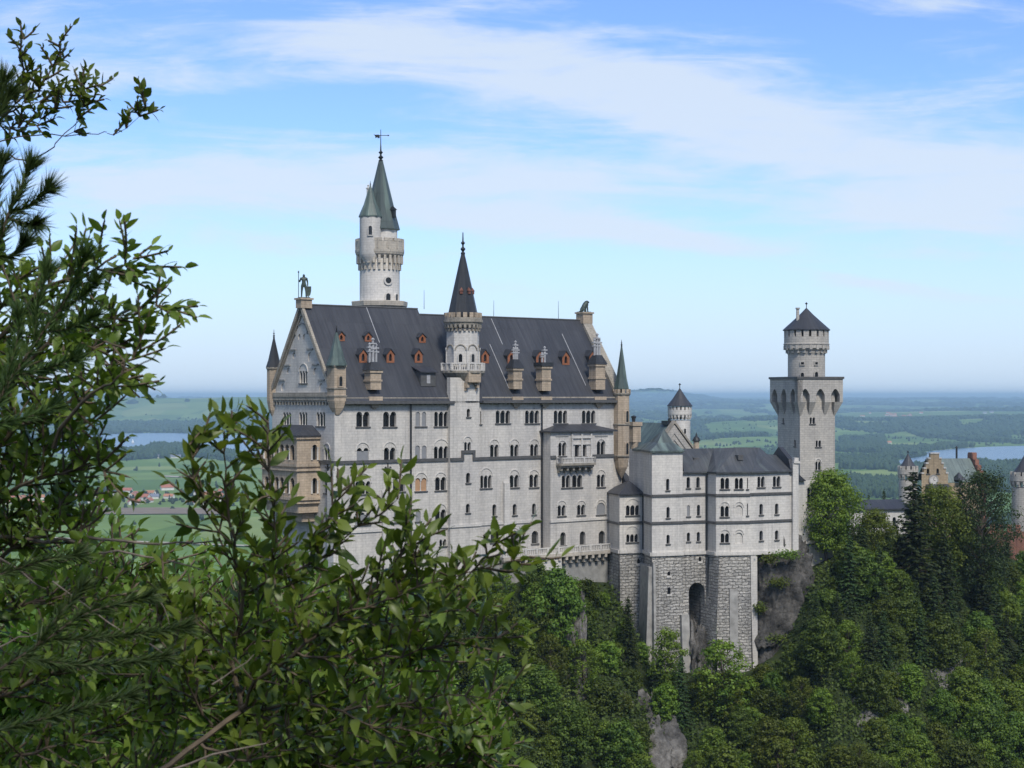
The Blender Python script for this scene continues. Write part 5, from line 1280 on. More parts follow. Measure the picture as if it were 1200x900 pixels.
def battlement_tower(name, label, uc, Y, rpx, v_roof0, v_apex, v_fin, v_top, v_corb, v_base, roofr, fr_mat, ncren, group=None, mat_roof='roof'):
    x = (uc - HU) / F * Y; p = F / Y; r = rpx / p
    fr = Frame(x, Y, TH2)
    tw = root(name, label, 'tower', fr, 0, 0, v_base)
    def Z(v): return bz(v, Y)
    m = MB(); rr_ = r * 0.88; m.lathe(0, 0, [(rr_ * 1.02, v_base), (rr_, Z(v_corb))], 28); m.build('wall', MT[fr_mat], tw, True)
    h = v_corb - v_top
    m = MB(); corbels(m, 0, 0, rr_ * 0.99, r * 0.99, Z(v_corb - 1), Z(v_corb - h * 0.38), ncren, 0.45)
    m.lathe(0, 0, [(rr_, Z(v_corb - h * 0.28)), (r * 0.98, Z(v_corb - h * 0.4)), (r, Z(v_corb - h * 0.42)), (r, Z(v_corb - h * 0.75)), (r * 0.86, Z(v_corb - h * 0.75))], 32)
    m.build('machicolation', MT[fr_mat], tw)
    m = MB(); merlons(m, 0, 0, r * 0.84, r, Z(v_corb - h * 0.75), Z(v_top), ncren, 0.66); m.build('battlement', MT[fr_mat], tw)
    m = MB(); m.lathe(0, 0, [(r * 0.8, Z(v_corb - h * 0.75)), (r * 0.8, Z(v_top) - 0.02)], 20); m.build('inner_drum', MT['dim'], tw)
    m = MB(); rs_ = roofr / p; m.lathe(0, 0, [(rs_, Z(v_roof0) - 0.12), (rs_, Z(v_roof0)), (rs_ * 0.55, Z(v_roof0) + (Z(v_apex) - Z(v_roof0)) * 0.42), (0.12, Z(v_apex))], 24); rf = m.build('roof', MT[mat_roof], tw)
    m = MB(); m.tube([(0, 0, Z(v_apex) - 0.2), (0, 0, Z(v_fin))], 0.08, 5); m.lathe(0, 0, [(0.0, Z(v_fin + 3)), (0.28, Z(v_fin + 1.6)), (0.0, Z(v_fin))], 8); m.build('finial', MT['metal'], rf, True)
    return tw, fr, r, rr_, Z
def face_cam(fr, x, y, uoff_m, r):
    """point and outward normal on a round tower turned towards the viewer, offset sideways"""
    vx, vy = -fr.x, -fr.y; Lv = math.hypot(vx, vy); vx, vy = vx / Lv, vy / Lv
    ang = math.asin(max(-.97, min(.97, uoff_m / r))); rx, ry = -vy, vx
    nx, ny = vx * math.cos(ang) + rx * math.sin(ang), vy * math.cos(ang) + ry * math.sin(ang)
    return nx * fr.c + ny * fr.s, -nx * fr.s + ny * fr.c
tw, fr, r, rr_, Z = battlement_tower('round_turret', 'small round turret with dark cone roof behind the chapel gable', 796.6, 335.0, 14.0, 475.4, 455.4, 449, 476.4, 492.6, -40, 15.0, 'white', 18)
for uo, vt, vb in ((5.6, 502, 508),):
    a, b = face_cam(fr, 0, 0, uo / (F / 335.0), rr_); stuck_window(tw, (a * rr_, b * rr_, Z(vb)), (a, b), 0.45, Z(vt) - Z(vb))
# small sandstone finial with dark dome
SFm = Frame((816 - HU) / F * 314.0, 314.0, TH2)
fnl = root('roof_turret', 'tiny sandstone turret with a dark dome peeping over the wing roof', 'turret', SFm, 0, 0, -30)
m = MB(); m.lathe(0, 0, [(0.55, -30), (0.55, bz(517, 314))], 8); m.build('drum', MT['tan'], fnl)
m = MB(); m.lathe(0, 0, [(0.75, bz(517, 314)), (0.72, bz(515.6, 314)), (0.5, bz(512.6, 314)), (0.18, bz(511, 314)), (0.14, bz(509, 314)), (0.0, bz(506, 314))], 10); m.build('dome', MT['metal'], fnl, True)

# ================================================================== SQUARE TOWER
YQ = 338.0
QF = Frame((937.4 - HU) / F * YQ, YQ, TH2)
sq = root('square_tower', 'tall square pale stone tower with arched brackets carrying a round battlemented turret', 'tower', QF, 0, 0, -45)
def QZ(v): return bz(v, YQ)
qa = QF.s_at(978.4, 0)
tl = 0.0
for _i in range(60):           # find depth of the left face from its photo edge
    x_, y_ = QF.w(0, tl)
    if HU + F * x_ / y_ < 911.6: break
    tl += 0.2
QL = Face(QF, (0, tl), (0, 0)); QR = Face(QF, (0, 0), (qa, 0))
zs0, zs1, zs2 = QZ(490), QZ(473), QZ(444)
m = MB(); hR, hL = [], []
for u0, u1, vt, vb, n, hood in ((949, 955, 489, 496.6, 2, None), (956, 962, 516, 523.6, 2, None), (955.6, 961.6, 541, 551, 2, 538)):
    window(QR, hR, sq, u0, u1, vt, vb, n, hood, 'glass', True, gap=0.22, depth=0.4)
for u0, u1, vt, vb in ((917, 919, 490, 496), (930.4, 932.6, 515.4, 523)):
    window(QL, hL, sq, u0, u1, vt, vb, 1, None, 'glass', True, depth=0.4)
wall_face(m, QR, [(0, -45), (QR.L, -45), (QR.L, zs2), (0, zs2)], hR, 0.4); wall_face(m, QL, [(0, -45), (QL.L, -45), (QL.L, zs2), (0, zs2)], hL, 0.4)
m.add([(qa, 0, -45), (qa, tl, -45), (qa, tl, zs2), (qa, 0, zs2)], [(0, 1, 2, 3)]); m.add([(0, tl, -45), (qa, tl, -45), (qa, tl, zs2), (0, tl, zs2)], [(0, 3, 2, 1)])
m.build('wall', MT['tower'], sq)
# projecting head: wall carried on three tall pointed arches each side
PRJ = 1.15
hd = MB()
def head_face(fc, n):
    f2 = Face(QF, fc.pt(-PRJ, 0, PRJ)[:2], fc.pt(fc.L + PRJ, 0, PRJ)[:2])
    Lf = f2.L; b = Lf / n; out = [(0, zs1 - 0.0)]
    P = [(0, zs2), (0, QZ(471))]
    for i in range(n):
        c = (i + 0.5) * b; w_ = b * 0.29
        P += [(c - w_, QZ(471)), (c - w_, QZ(463))]
        for j in range(1, 6):
            f = j / 6.0; x = -1 + 2 * f; P.append((c + w_ * x, QZ(463) + (QZ(455.6) - QZ(463)) * (1 - abs(x) ** 1.8)))
        P += [(c + w_, QZ(463)), (c + w_, QZ(471))]
    P += [(Lf, QZ(471)), (Lf, zs2)]
    P = P[::-1]
    wall_face(hd, f2, P[::-1], [], 0.1)
    k = len(P)
    # soffits of the arches running back to the tower wall
    hd.add([f2.pt(p[0], p[1], 0) for p in P] + [f2.pt(p[0], p[1], -PRJ) for p in P], [(i, i + 1, k + i + 1, k + i) for i in range(k - 1)])
    # tapering brackets between the arches
    for i in range(1, n):
        c = i * b; w_ = b * 0.21
        zt_, zb2 = QZ(471), QZ(486)
        hd.add([f2.pt(c - w_, zt_, 0), f2.pt(c + w_, zt_, 0), f2.pt(c + w_ * .35, zb2, -PRJ + .02), f2.pt(c - w_ * .35, zb2, -PRJ + .02), f2.pt(c - w_, zt_, -PRJ), f2.pt(c + w_, zt_, -PRJ)],
               [(0, 3, 2, 1), (0, 4, 3), (1, 2, 5)])
for cx_, cy_, sx, sy in ((0, 0, -1, -1), (qa, 0, 1, -1), (0, tl, -1, 1)):
    w_ = 0.75
    X = sorted((cx_ + sx * PRJ, cx_ - sx * w_)); Y_ = sorted((cy_ + sy * PRJ, cy_ - sy * w_)); Xb = sorted((cx_ + sx * .02, cx_ - sx * .3)); Yb_ = sorted((cy_ + sy * .02, cy_ - sy * .3))
    hd.add([(X[0], Y_[0], QZ(471)), (X[1], Y_[0], QZ(471)), (X[1], Y_[1], QZ(471)), (X[0], Y_[1], QZ(471)), (Xb[0], Yb_[0], QZ(487)), (Xb[1], Yb_[0], QZ(487)), (Xb[1], Yb_[1], QZ(487)), (Xb[0], Yb_[1], QZ(487))],
           [(0, 4, 5, 1), (1, 5, 6, 2), (2, 6, 7, 3), (3, 7, 4, 0)])
head_face(QR, 3); head_face(QL, 3)
x0, x1, y0, y1 = -PRJ, qa + PRJ, -PRJ, tl + PRJ
hd.add([(x1, y0, QZ(471)), (x1, y1, QZ(471)), (x1, y1, zs2), (x1, y0, zs2), (x0, y1, QZ(471)), (x0, y1, zs2)], [(0, 1, 2, 3), (1, 4, 5, 2)])
hd.build('machicolation', MT['tower'], sq)
m = MB(); m.box(x0 - 0.2, y0 - 0.2, zs2 + 0.002, x1 + 0.2, y1 + 0.2, zs2 + 0.45); m.build('platform', MT['string'], sq)
m = MB(); cxq, cyq = QF.luY(945, YQ + 4.0); pq = F / (YQ + 4.0)
def Z4(v): return bz(v, YQ + 4.0)
rl = 21.6 / pq; ru = 26 / pq
m.lathe(cxq, cyq, [(rl, zs2 + 0.4), (rl, Z4(414))], 32); dr = m.build('drum', MT['tower'], sq, True)
m = MB(); m.lathe(cxq, cyq, [(rl, Z4(415.4)), (rl * 1.03, Z4(415)), (rl * 1.06, Z4(412)), (ru, Z4(408.4)), (ru, Z4(395)), (ru * 0.85, Z4(395))], 32)
corbels(m, cxq, cyq, rl, ru * 1.025, Z4(414), Z4(405), 20, 0.4)
m.lathe(cxq, cyq, [(ru, Z4(404.4)), (ru * 1.03, Z4(404)), (ru * 1.03, Z4(403)), (ru, Z4(402.6))], 32); m.build('turret_head', MT['tower'], sq)
m = MB(); merlons(m, cxq, cyq, ru * 0.85, ru, Z4(395), Z4(386.6), 18, 0.7); m.build('battlement', MT['tower'], sq)
m = MB(); m.lathe(cxq, cyq, [(ru * 0.8, Z4(395)), (ru * 0.8, Z4(387))], 20); m.build('inner_drum', MT['dim'], sq)
m = MB(); rr2 = 27.4 / pq; m.lathe(cxq, cyq, [(rr2, Z4(387) - 0.1), (rr2, Z4(386.4)), (rr2 * 0.62, Z4(377)), (rr2 * 0.3, Z4(369)), (0.1, Z4(361))], 24); rf = m.build('roof', MT['roof'], sq)
m = MB(); m.tube([(cxq, cyq, Z4(362)), (cxq, cyq, Z4(356))], 0.08, 5); m.lathe(cxq, cyq, [(0, Z4(357.4)), (0.3, Z4(355.8)), (0, Z4(354))], 8); m.build('finial', MT['metal'], rf, True)
chx, chy = QF.luY(934.8, YQ + 2.6); m = MB(); m.lathe(chx, chy, [(0.34, Z4(378)), (0.3, Z4(363)), (0.45, Z4(362.4)), (0.45, Z4(361)), (0.0, Z4(361))], 10); m.build('chimney', MT['tower'], sq)
frq = Frame(*QF.w(cxq, cyq), TH2)
for uo, vt, vb, ar, wd in ((-4.4, 437, 443, True, 0.62), (11, 436, 443, True, 0.72), (-4.4, 424.8, 427.6, False, 0.62), (11, 424.8, 427.6, False, 0.62)):
    a, b = face_cam(frq, 0, 0, uo / pq, rl); stuck_window(sq, (cxq + a * rl, cyq + b * rl, Z4(vb)), (a, b), wd, Z4(vt) - Z4(vb), ar, 'tower')
# link between the bower and the square tower
WF = Frame((931 - HU) / F * 302.0, 302.0, R(34))
lk = root('link_wall', 'plain pale connecting wall with a small dark roof at the foot of the square tower', 'wall', WF, 0, 0, -40)
m = MB(); fcw = Face(WF, (0, 0), (11, 0)); hs = []; window(fcw, hs, lk, 946, 955.4, 571, 590, 2, 566, 'glass', gap=0.3)
ztw = bz(563, 303); m_ = wall_face(m, fcw, [(0, -40), (11, -40), (11, ztw), (0, ztw)], hs, 0.4); m.build('wall', MT['white'], lk)
m = MB(); m.add([(-0.5, -0.6, ztw - 0.1), (2.3, -0.6, ztw - 0.1), (2.3, 2.4, ztw + 0.4), (-0.5, 2.4, bz(546, 304)), (-0.5, -0.6, bz(551, 302))], [(0, 1, 4), (1, 2, 3, 4)]); m.build('roof', MT['roof'], lk)
m = MB(); strip(m, fcw, 0.2, 10.8, bz(634, 303) - 0.5, bz(634, 303), 0.01, 0.5); m.build('base_moulding', MT['white'], lk)

# ================================================================== CONNECTING BUILDING AND GATEHOUSE
NF = Frame((996 - HU) / F * 352.0, 352.0, R(8))
cb = root('connecting_building', 'low pale building with long dark roof between the square tower and gatehouse', 'building', NF, 0, 0, -45)
lc = NF.s_at(1062, 0); fcn = Face(NF, (0, 0), (lc, 0)); m = MB(); hs = []
for u in (1010, 1022, 1034, 1046): window(fcn, hs, cb, u, u + 4, 606, 616, 1, None, 'glass')
zc_ = bz(596.4, 352); wall_face(m, fcn, [(0, -45), (lc, -45), (lc, zc_), (0, zc_)], hs, 0.4); m.add([(0, 0, -45), (0, 7, -45), (0, 7, zc_), (0, 0, zc_)], [(0, 3, 2, 1)]); m.build('wall', MT['white'], cb)
m = MB(); zrr = bz(586, 355)
m.add([(-0.5, -0.5, zc_), (lc + 0.5, -0.5, zc_), (lc + 0.5, 4, zrr), (-0.5, 4, zrr), (lc + 0.5, 8, zc_), (-0.5, 8, zc_), (-0.5, -0.5, zc_ - 0.3), (lc + 0.5, -0.5, zc_ - 0.3)], [(0, 1, 2, 3), (3, 2, 4, 5), (0, 3, 5), (6, 7, 1, 0)]); m.build('roof', MT['roof'], cb)

GFm = Frame((1080 - HU) / F * 372.0, 372.0, R(12))
gate = root('gatehouse', 'yellow sandstone gatehouse with stepped gables, white clock face and green grey roof', 'gatehouse', GFm, 0, 0, -50)
def GZ(v): return bz(v, 372.0)
gl = GFm.s_at(1111, 0); gfc = Face(GFm, (0, 0), (gl, 0))
steps = 5; o = [(0, -50), (gl, -50)]
hgt = GZ(532) - GZ(561)
for i in range(steps):
    f0, f1 = i / steps, (i + 1) / steps
    x0_ = gl - gl * 0.42 * f0; x1_ = gl - gl * 0.42 * f1; zz_ = GZ(561) + hgt * f1
    o += [(x0_, zz_), (x1_, zz_)]
for i in reversed(range(steps)):
    f0, f1 = i / steps, (i + 1) / steps
    o += [(gl * 0.42 * f1, GZ(561) + hgt * f1), (gl * 0.42 * f0, GZ(561) + hgt * f1)]
m = MB(); hs = []
for u0, u1, vt, vb in ((1086, 1089, 549, 555), (1097.4, 1100.4, 549, 555), (1085, 1089, 585, 596), (1097, 1101, 585, 596)): window(gfc, hs, gate, u0, u1, vt, vb, 1, None, 'glass')
wall_face(m, gfc, o, hs, 0.4)
m.add([gfc.pt(p[0], p[1], 0) for p in o] + [gfc.pt(p[0], p[1], -0.8) for p in o], [(i, i + 1, len(o) + i + 1, len(o) + i) for i in range(len(o) - 1)]); m.build('wall', MT['yellow'], gate)
m = MB()
for i in range(steps):
    f1 = (i + 1) / steps; zz_ = GZ(561) + hgt * f1
    for x_ in (gl - gl * 0.42 * (f1 - 0.1), gl * 0.42 * (f1 - 0.1)): strip(m, gfc, x_ - gl * 0.05, x_ + gl * 0.05, zz_ + 0.003, zz_ + 0.28, -0.9, 0.15)
strip(m, gfc, gl * 0.42, gl * 0.58, GZ(532) + 0.003, GZ(532) + 0.28, -0.9, 0.15); m.build('step_coping', MT['white'], gate)
ac_, zc_2 = gfc.px(1093.8, 562.4)
m = MB(); m.add([gfc.pt(ac_ + 0.95 * math.cos(2 * math.pi * i / 24), zc_2 + 0.95 * math.sin(2 * math.pi * i / 24), 0.14) for i in range(24)], [tuple(range(24))]); ck = m.build('clock_face', MT['white'], gate)
m = MB(); arc_band(m, gfc, ac_, zc_2, 0.9, 1.15, 0.0, 0.2, 24, 0, 2 * math.pi); m.build('clock_rim', MT['grey'], ck)
m = MB(); m.tube([gfc.pt(ac_, zc_2, 0.17), gfc.pt(ac_ + 0.1, zc_2 + 0.65, 0.17)], 0.05, 4); m.tube([gfc.pt(ac_, zc_2, 0.17), gfc.pt(ac_ + 0.42, zc_2 - 0.2, 0.17)], 0.05, 4); m.build('clock_hands', MT['metal'], ck)
m = MB(); za_, zb3 = gfc.px(1080, 573)[1], gfc.px(1080, 567.6)[1]; qx, qy = gfc.pt(gl * 0.15, 0, 1.6)[:2], gfc.pt(gl, 0, 1.6)[:2]
m.add([(qx[0], qx[1], za_), (qy[0], qy[1], za_), (gfc.pt(gl, 0, 0.02)[0], gfc.pt(gl, 0, 0.02)[1], zb3), (gfc.pt(gl * 0.15, 0, .02)[0], gfc.pt(gl * .15, 0, .02)[1], zb3)], [(0, 1, 2, 3)]); m.build('lower_roof', MT['roof'], gate)
# roof behind the gable, second stepped gable at its far end
gx1 = GFm.s_at(1146, 2.5); zE, zRd = GZ(566), bz(537.6, 378)
m = MB(); m.add([(gl * 0.62, 0.9, zE), (gx1, 0.9, zE), (gx1, 6.0, zRd), (gl * 0.62, 6.0, zRd), (gx1, 11, zE), (gl * 0.62, 11, zE)], [(0, 1, 2, 3), (3, 2, 4, 5)], [[(0, 0), (10, 0), (10, 7), (0, 7)], [(0, 7), (10, 7), (10, 0), (0, 0)]]); m.build('roof', MT['teal_roof'], gate)
m = MB(); m.box(gl + 0.01, 0.8, -50, gx1, 1.2, zE - 0.1); m.build('side_wall', MT['yellow'], gate)
m = MB()
for i in range(5):
    f = i / 5.0; t0_ = 0.6 + 5.2 * f; m.box(gx1, t0_, -50 if i == 0 else zE - 1, gx1 + 0.9, 12 - 5.2 * f - 0.4, zE + 0.9 + (zRd + 0.9 - zE) * (i + 1) / 5.0 - 0.8)
m.box(gx1 - 0.1, 5.0, zRd, gx1 + 1.0, 7.0, zRd + 1.3); m.build('far_gable', MT['brick'], gate)
m = MB(); tx_, ty_ = GFm.luY(1121, 382); m.lathe(tx_, ty_, [(0.25, zRd - 2), (0.22, GZ(527)), (0.35, GZ(526.6)), (0.0, GZ(524))], 8); m.build('chimney', MT['metal'], gate)
x_, y_ = GFm.luY(1126, 374); m = MB(); m.pyramid([(x_ - 1, y_ - 0.8), (x_ + 1, y_ - 0.8), (x_ + 1, y_ + 2.5), (x_ - 1, y_ + 2.5)], GZ(563), (x_, y_ + 1.0, GZ(554))); m.build('dormer', MT['roof'], gate)
# red brick gate front lower down
RFm = Frame((1150 - HU) / F * 352.0, 352.0, R(-12))
red = root('red_gate', 'red brick gate front with white stone portal and battlements, half hidden by trees', 'gate', RFm, 0, 0, -52)
rl_ = RFm.s_at(1205, 0); rfc = Face(RFm, (0, 0), (rl_, 0))
zt_ = bz(622, 352); m = MB(); P, _, _ = arch_poly(rfc.px(1158, 690)[0], rfc.px(1165.6, 690)[0], bz(684, 352), bz(660, 352), 1); wall_face(m, rfc, [(0, -52), (rl_, -52), (rl_, zt_), (0, zt_)], [P], 1.2); m.build('wall', MT['brick'], red)
m = MB(); m.add([rfc.pt(a, z, -1.1) for a, z in ((P[0][0] - .2, P[0][1]), (P[1][0] + .2, P[0][1]), (P[1][0] + .2, bz(655, 352)), (P[0][0] - .2, bz(655, 352)))], [(0, 1, 2, 3)]); m.build('gate_opening', MT['dim'], red)
m = MB(); Q = [(P[0][0] - 2.2, -52), (P[1][0] + 1.2, -52), (P[1][0] + 1.2, bz(648, 352)), (P[0][0] - 2.2, bz(648, 352))]; wall_face(m, rfc, Q, [P], 0.3, 0.25)
strip(m, rfc, P[0][0] - 2.4, P[1][0] + 1.4, bz(648, 352), bz(648, 352) + 0.4, 0.01, 0.5); strip(m, rfc, rl_ - 2.2, rl_ - 1.0, -52, bz(648, 352), 0.01, 0.2); m.build('portal', MT['white'], red)
m = MB(); a = 0.0
while a < rl_ - 1: strip(m, rfc, a, a + 1.0, zt_ + 0.002, zt_ + 1.3, -0.6, 0.02); a += 1.7
m.build('battlement', MT['brick'], red)
battlement_tower('gate_turret', 'round turret with battlements and pointed dark roof at the left corner of the gatehouse', 1064, 374.0, 12.0, 546, 532, 528, 546, 562, -50, 9.0, 'tower', 12)
tw, fr, r, rr_, Z = battlement_tower('gate_tower', 'round pale stone tower with battlements cut by the right picture edge', 1201, 362.0, 17.0, 553, 533, 528, 553, 571, -52, 13.0, 'tower', 14)
# ================================================================== TERRAIN
VZ = -200.0
def vnoise(x, y, seed=0):
    x = np.asarray(x, dtype=np.float64); y = np.asarray(y, dtype=np.float64)
    ix, iy = np.floor(x), np.floor(y); fx, fy = x - ix, y - iy
    fx = fx * fx * (3 - 2 * fx); fy = fy * fy * (3 - 2 * fy)
    def h(a, b):
        v = np.sin(a * 127.1 + b * 311.7 + seed * 74.7) * 43758.5453; return v - np.floor(v)
    return (h(ix, iy) * (1 - fx) + h(ix + 1, iy) * fx) * (1 - fy) + (h(ix, iy + 1) * (1 - fx) + h(ix + 1, iy + 1) * fx) * fy
def fbm(x, y, seed=0, oct=4):
    s, a, t = 0, 0.5, 0
    for i in range(oct): s = s + a * vnoise(x * 2 ** i, y * 2 ** i, seed + i * 13); t += a; a *= 0.5
    return s / t
BX = [-320, -200, -90, -60, -46, -28, 0, 17, 20, 24, 37, 42, 46, 52, 60, 80, 110, 160, 260, 420]
BY = [330, 320, 305, 295, 284, 268, 289, 299, 296, 290, 290, 291, 294, 299, 306, 322, 345, 360, 380, 400]
BZ = [-200, -185, -80, -52, -38, -31, -31, -33, -38, -47, -48, -47, -44, -31, -28, -29, -35, -50, -120, -190]
def ground(x, y):
    x = np.asarray(x, dtype=np.float64); y = np.asarray(y, dtype=np.float64)
    yb = np.interp(x, BX, BY); zb = np.interp(x, BX, BZ)
    d = yb - y
    nz = (fbm(x / 22, y / 22, 5) - 0.5) * 9 + (fbm(x / 6, y / 6, 9, 3) - 0.5) * 2.4
    front = zb - 0.86 * np.maximum(d, 0) + nz * np.clip(d / 12, 0, 1)
    back = zb - 0.75 * np.maximum(-d - 50, 0)
    hill = np.where(d > 0, front, back)
    near = np.where(y > 0, -1.75 - 0.72 * y, -1.75 - 0.35 * y) + (fbm(x / 9, y / 9, 3) - 0.5) * np.clip(np.hypot(x, y) / 6, 0, 3)
    near = np.where(y < 0, np.minimum(near, 60), near)
    r = np.hypot(x, y)
    hills = np.clip((y - 9300) / 4500, 0, 1) ** 1.1 * (fbm(x / 2600 + 3.3, y / 2100, 21) - 0.33) * 150 + np.clip((y - 9300) / 25000, 0, 1) * 102
    def g(cx_, cy_, sx_, sy_, h): return h * np.exp(-((x - cx_) / sx_) ** 2 - ((y - cy_) / sy_) ** 2)
    hills = hills + g(-2900, 13500, 2600, 1500, 128) + g(-1200, 15500, 1500, 1300, 75) + g(2700, 31000, 900, 2500, 165) + g(1300, 32000, 900, 2500, 60) + g(1060, 7300, 300, 420, 26) + g(3300, 10200, 1500, 1100, 50) + g(1500, 9800, 700, 800, 48)
    low = VZ + np.maximum(hills, 0) * np.clip((y - 5000) / 1500, 0, 1)
    plain_ = low + (fbm(x / 400, y / 400, 31, 2) - 0.5) * 2.0 * np.clip((r - 600) / 800, 0, 1) * np.clip((5200 - y) / 800, 0, 1)
    lim = np.maximum(np.maximum(hill, near), plain_)
    # a wooded knoll behind the gatehouse keeps off the view; plain elsewhere
    return np.where(r > 900, plain_, lim)
def gpt(u, v, zp=VZ + 1.0):
    Y = zp * F / -(v - HV); return ((u - HU) / F * Y, Y)
def hit(u, v, y0=600.0, y1=40000.0, n=1500):
    Ys = np.geomspace(y0, y1, n); zr = -(v - HV) / F * Ys; zg = ground((u - HU) / F * Ys, Ys)
    k = np.argmax(zg >= zr)
    if zg[k] < zr[k]: k = n - 1
    Y = Ys[k]; return (u - HU) / F * Y, Y, zg[k]

rr1 = np.concatenate([np.geomspace(0.6, 120, 46), np.arange(124, 420, 2.0), np.geomspace(424, 3000, 60), np.geomspace(3060, 45000, 170)])
ang = np.concatenate([np.linspace(-180, -32, 46)[:-1], np.linspace(-32, -19, 28)[:-1], np.linspace(-19, 19, 331)[:-1], np.linspace(19, 32, 28)[:-1], np.linspace(32, 180, 46)[:-1]])
A, RR = np.meshgrid(np.radians(ang), rr1)
gx, gy = RR * np.sin(A), RR * np.cos(A)
gz = ground(gx, gy)
na, nr = len(ang), len(rr1)
verts = np.stack([gx, gy, gz], -1).reshape(-1, 3)
verts = np.vstack([[[0, 0, -1.75]], verts])
ii, jj = np.meshgrid(np.arange(nr - 1), np.arange(na), indexing='ij')
j2 = (jj + 1) % na
quads = np.stack([1 + ii * na + jj, 1 + ii * na + j2, 1 + (ii + 1) * na + j2, 1 + (ii + 1) * na + jj], -1).reshape(-1, 4)[:, ::-1]
def mesh_np(name, verts, faces, mat, shade=None, parent=None, smooth=False):
    """mesh from arrays; faces (n, k) all of one size; shade: one value per face for the colour of leaves"""
    me = bpy.data.meshes.new(name)
    nf, k = faces.shape
    me.vertices.add(len(verts)); me.vertices.foreach_set('co', np.ascontiguousarray(verts, dtype=np.float32).ravel())
    me.loops.add(nf * k); me.loops.foreach_set('vertex_index', np.ascontiguousarray(faces, dtype=np.int32).ravel())
    me.polygons.add(nf); me.polygons.foreach_set('loop_start', np.arange(nf, dtype=np.int32) * k)
    if smooth: me.polygons.foreach_set('use_smooth', np.ones(nf, dtype=bool))
    me.update(calc_edges=True)
    if shade is not None:
        at = me.attributes.new('shade', 'FLOAT', 'FACE'); at.data.foreach_set('value', np.ascontiguousarray(shade, dtype=np.float32))
    me.materials.append(mat)
    o = bpy.data.objects.new(name, me); col.objects.link(o)
    if parent: o.parent = parent
    return o

def terrain_mat():
    m, t, b = new_mat('ground')
    geo = t.nodes.new('ShaderNodeNewGeometry').outputs['Position']
    ln_ = t.nodes.new('ShaderNodeVectorMath'); ln_.operation = 'LENGTH'; t.links.new(geo, ln_.inputs[0])
    dist = ln_.outputs['Value']
    vo = t.nodes.new('ShaderNodeTexVoronoi'); vo.inputs['Scale'].default_value = 1.0
    mp = t.nodes.new('ShaderNodeMapping'); t.links.new(geo, mp.inputs[0]); mp.inputs['Scale'].default_value = (1 / 260, 1 / 420, 0); mp.inputs['Rotation'].default_value = (0, 0, 0.3)
    t.links.new(mp.outputs[0], vo.inputs['Vector'])
    sp_ = t.nodes.new('ShaderNodeSeparateColor'); t.links.new(vo.outputs['Color'], sp_.inputs[0])
    rp = t.nodes.new('ShaderNodeValToRGB'); t.links.new(sp_.outputs[0], rp.inputs[0])
    els = rp.color_ramp.elements
    els[0].position = 0; els[0].color = (0.095, 0.165, 0.036, 1); els[1].position = 1.0; els[1].color = (0.25, 0.25, 0.09, 1)
    for p_, c in ((0.3, (0.12, 0.20, 0.042)), (0.6, (0.155, 0.235, 0.058)), (0.85, (0.205, 0.265, 0.078))):
        e = els.new(p_); e.color = (*c, 1)
    rp.color_ramp.interpolation = 'CONSTANT'
    big_ = ramp2(t, tnoise(t, geo, 0.004, 5, 0.6), (0.78, 0.78, 0.74), (1.18, 1.16, 1.2), 0.3, 0.7)
    fields = mul(t, rp.outputs[0], big_)
    floor_ = ramp2(t, tnoise(t, geo, 0.35, 6, 0.65), (0.016, 0.026, 0.009), (0.045, 0.058, 0.022), 0.35, 0.65)
    rk = ramp2(t, tnoise(t, geo, 0.12, 7, 0.7), (0, 0, 0), (1, 1, 1), 0.66, 0.72)
    near_ = mixrgb(t, rk, floor_, (0.20, 0.19, 0.17))
    mr = t.nodes.new('ShaderNodeMapRange'); t.links.new(dist, mr.inputs[0]); mr.inputs[1].default_value = 650; mr.inputs[2].default_value = 1000
    t.links.new(mixrgb(t, mr.outputs[0], near_, fields), b.inputs['Base Color'])
    b.inputs['Roughness'].default_value = 1.0; b.inputs['Specular IOR Level'].default_value = 0.1
    return m
tag(mesh_np('ground', verts, quads, terrain_mat(), smooth=True), kind='structure')

# ---- flat ground features: lakes, ploughed strip, tracks
def sheet(name, poly_px, z, mat, kind='structure'):
    P = [gpt(u, v, z) for u, v in poly_px]
    # round the outline
    for _ in range(2):
        Q = []
        for i in range(len(P)):
            a, b = P[i], P[(i + 1) % len(P)]
            Q += [(a[0] * .75 + b[0] * .25, a[1] * .75 + b[1] * .25), (a[0] * .25 + b[0] * .75, a[1] * .25 + b[1] * .75)]
        P = Q
    tr_ = tessellate_polygon([[Vector((p[0], p[1], 0)) for p in P]])
    m = MB(); fs = []
    for t in tr_:
        a, b, c = (P[i] for i in t); cr = (b[0] - a[0]) * (c[1] - a[1]) - (b[1] - a[1]) * (c[0] - a[0])
        fs.append(tuple(t) if cr > 0 else tuple(t)[::-1])
    m.add([(p[0], p[1], z) for p in P], fs)
    return tag(m.build(name, mat), kind=kind)
def water_mat():
    m, t, b = new_mat('lake water'); b.inputs['Base Color'].default_value = (0.05, 0.10, 0.155, 1); b.inputs['Roughness'].default_value = 0.22
    geo = t.nodes.new('ShaderNodeNewGeometry').outputs['Position']; bump(t, b, tnoise(t, geo, 0.03, 4), 0.25, 3.0); return m
WM = water_mat()
lakeL = [(40, 511), (110, 510), (150, 507.6), (190, 507.2), (235, 508), (300, 511), (345, 512), (365, 530), (345, 538), (300, 536.6), (262, 530), (226, 523.6), (200, 521.4), (170, 524), (130, 531), (60, 534)]
lakeR = [(1040, 542), (1062, 537.6), (1088, 533.4), (1076, 530.6), (1104, 527), (1150, 523.6), (1215, 522), (1330, 521), (1360, 548), (1215, 549), (1180, 545), (1150, 544), (1118, 547), (1085, 546)]
sheet('lake', lakeL, VZ + 2.0, WM); sheet('lake', lakeR, VZ + 2.0, WM)
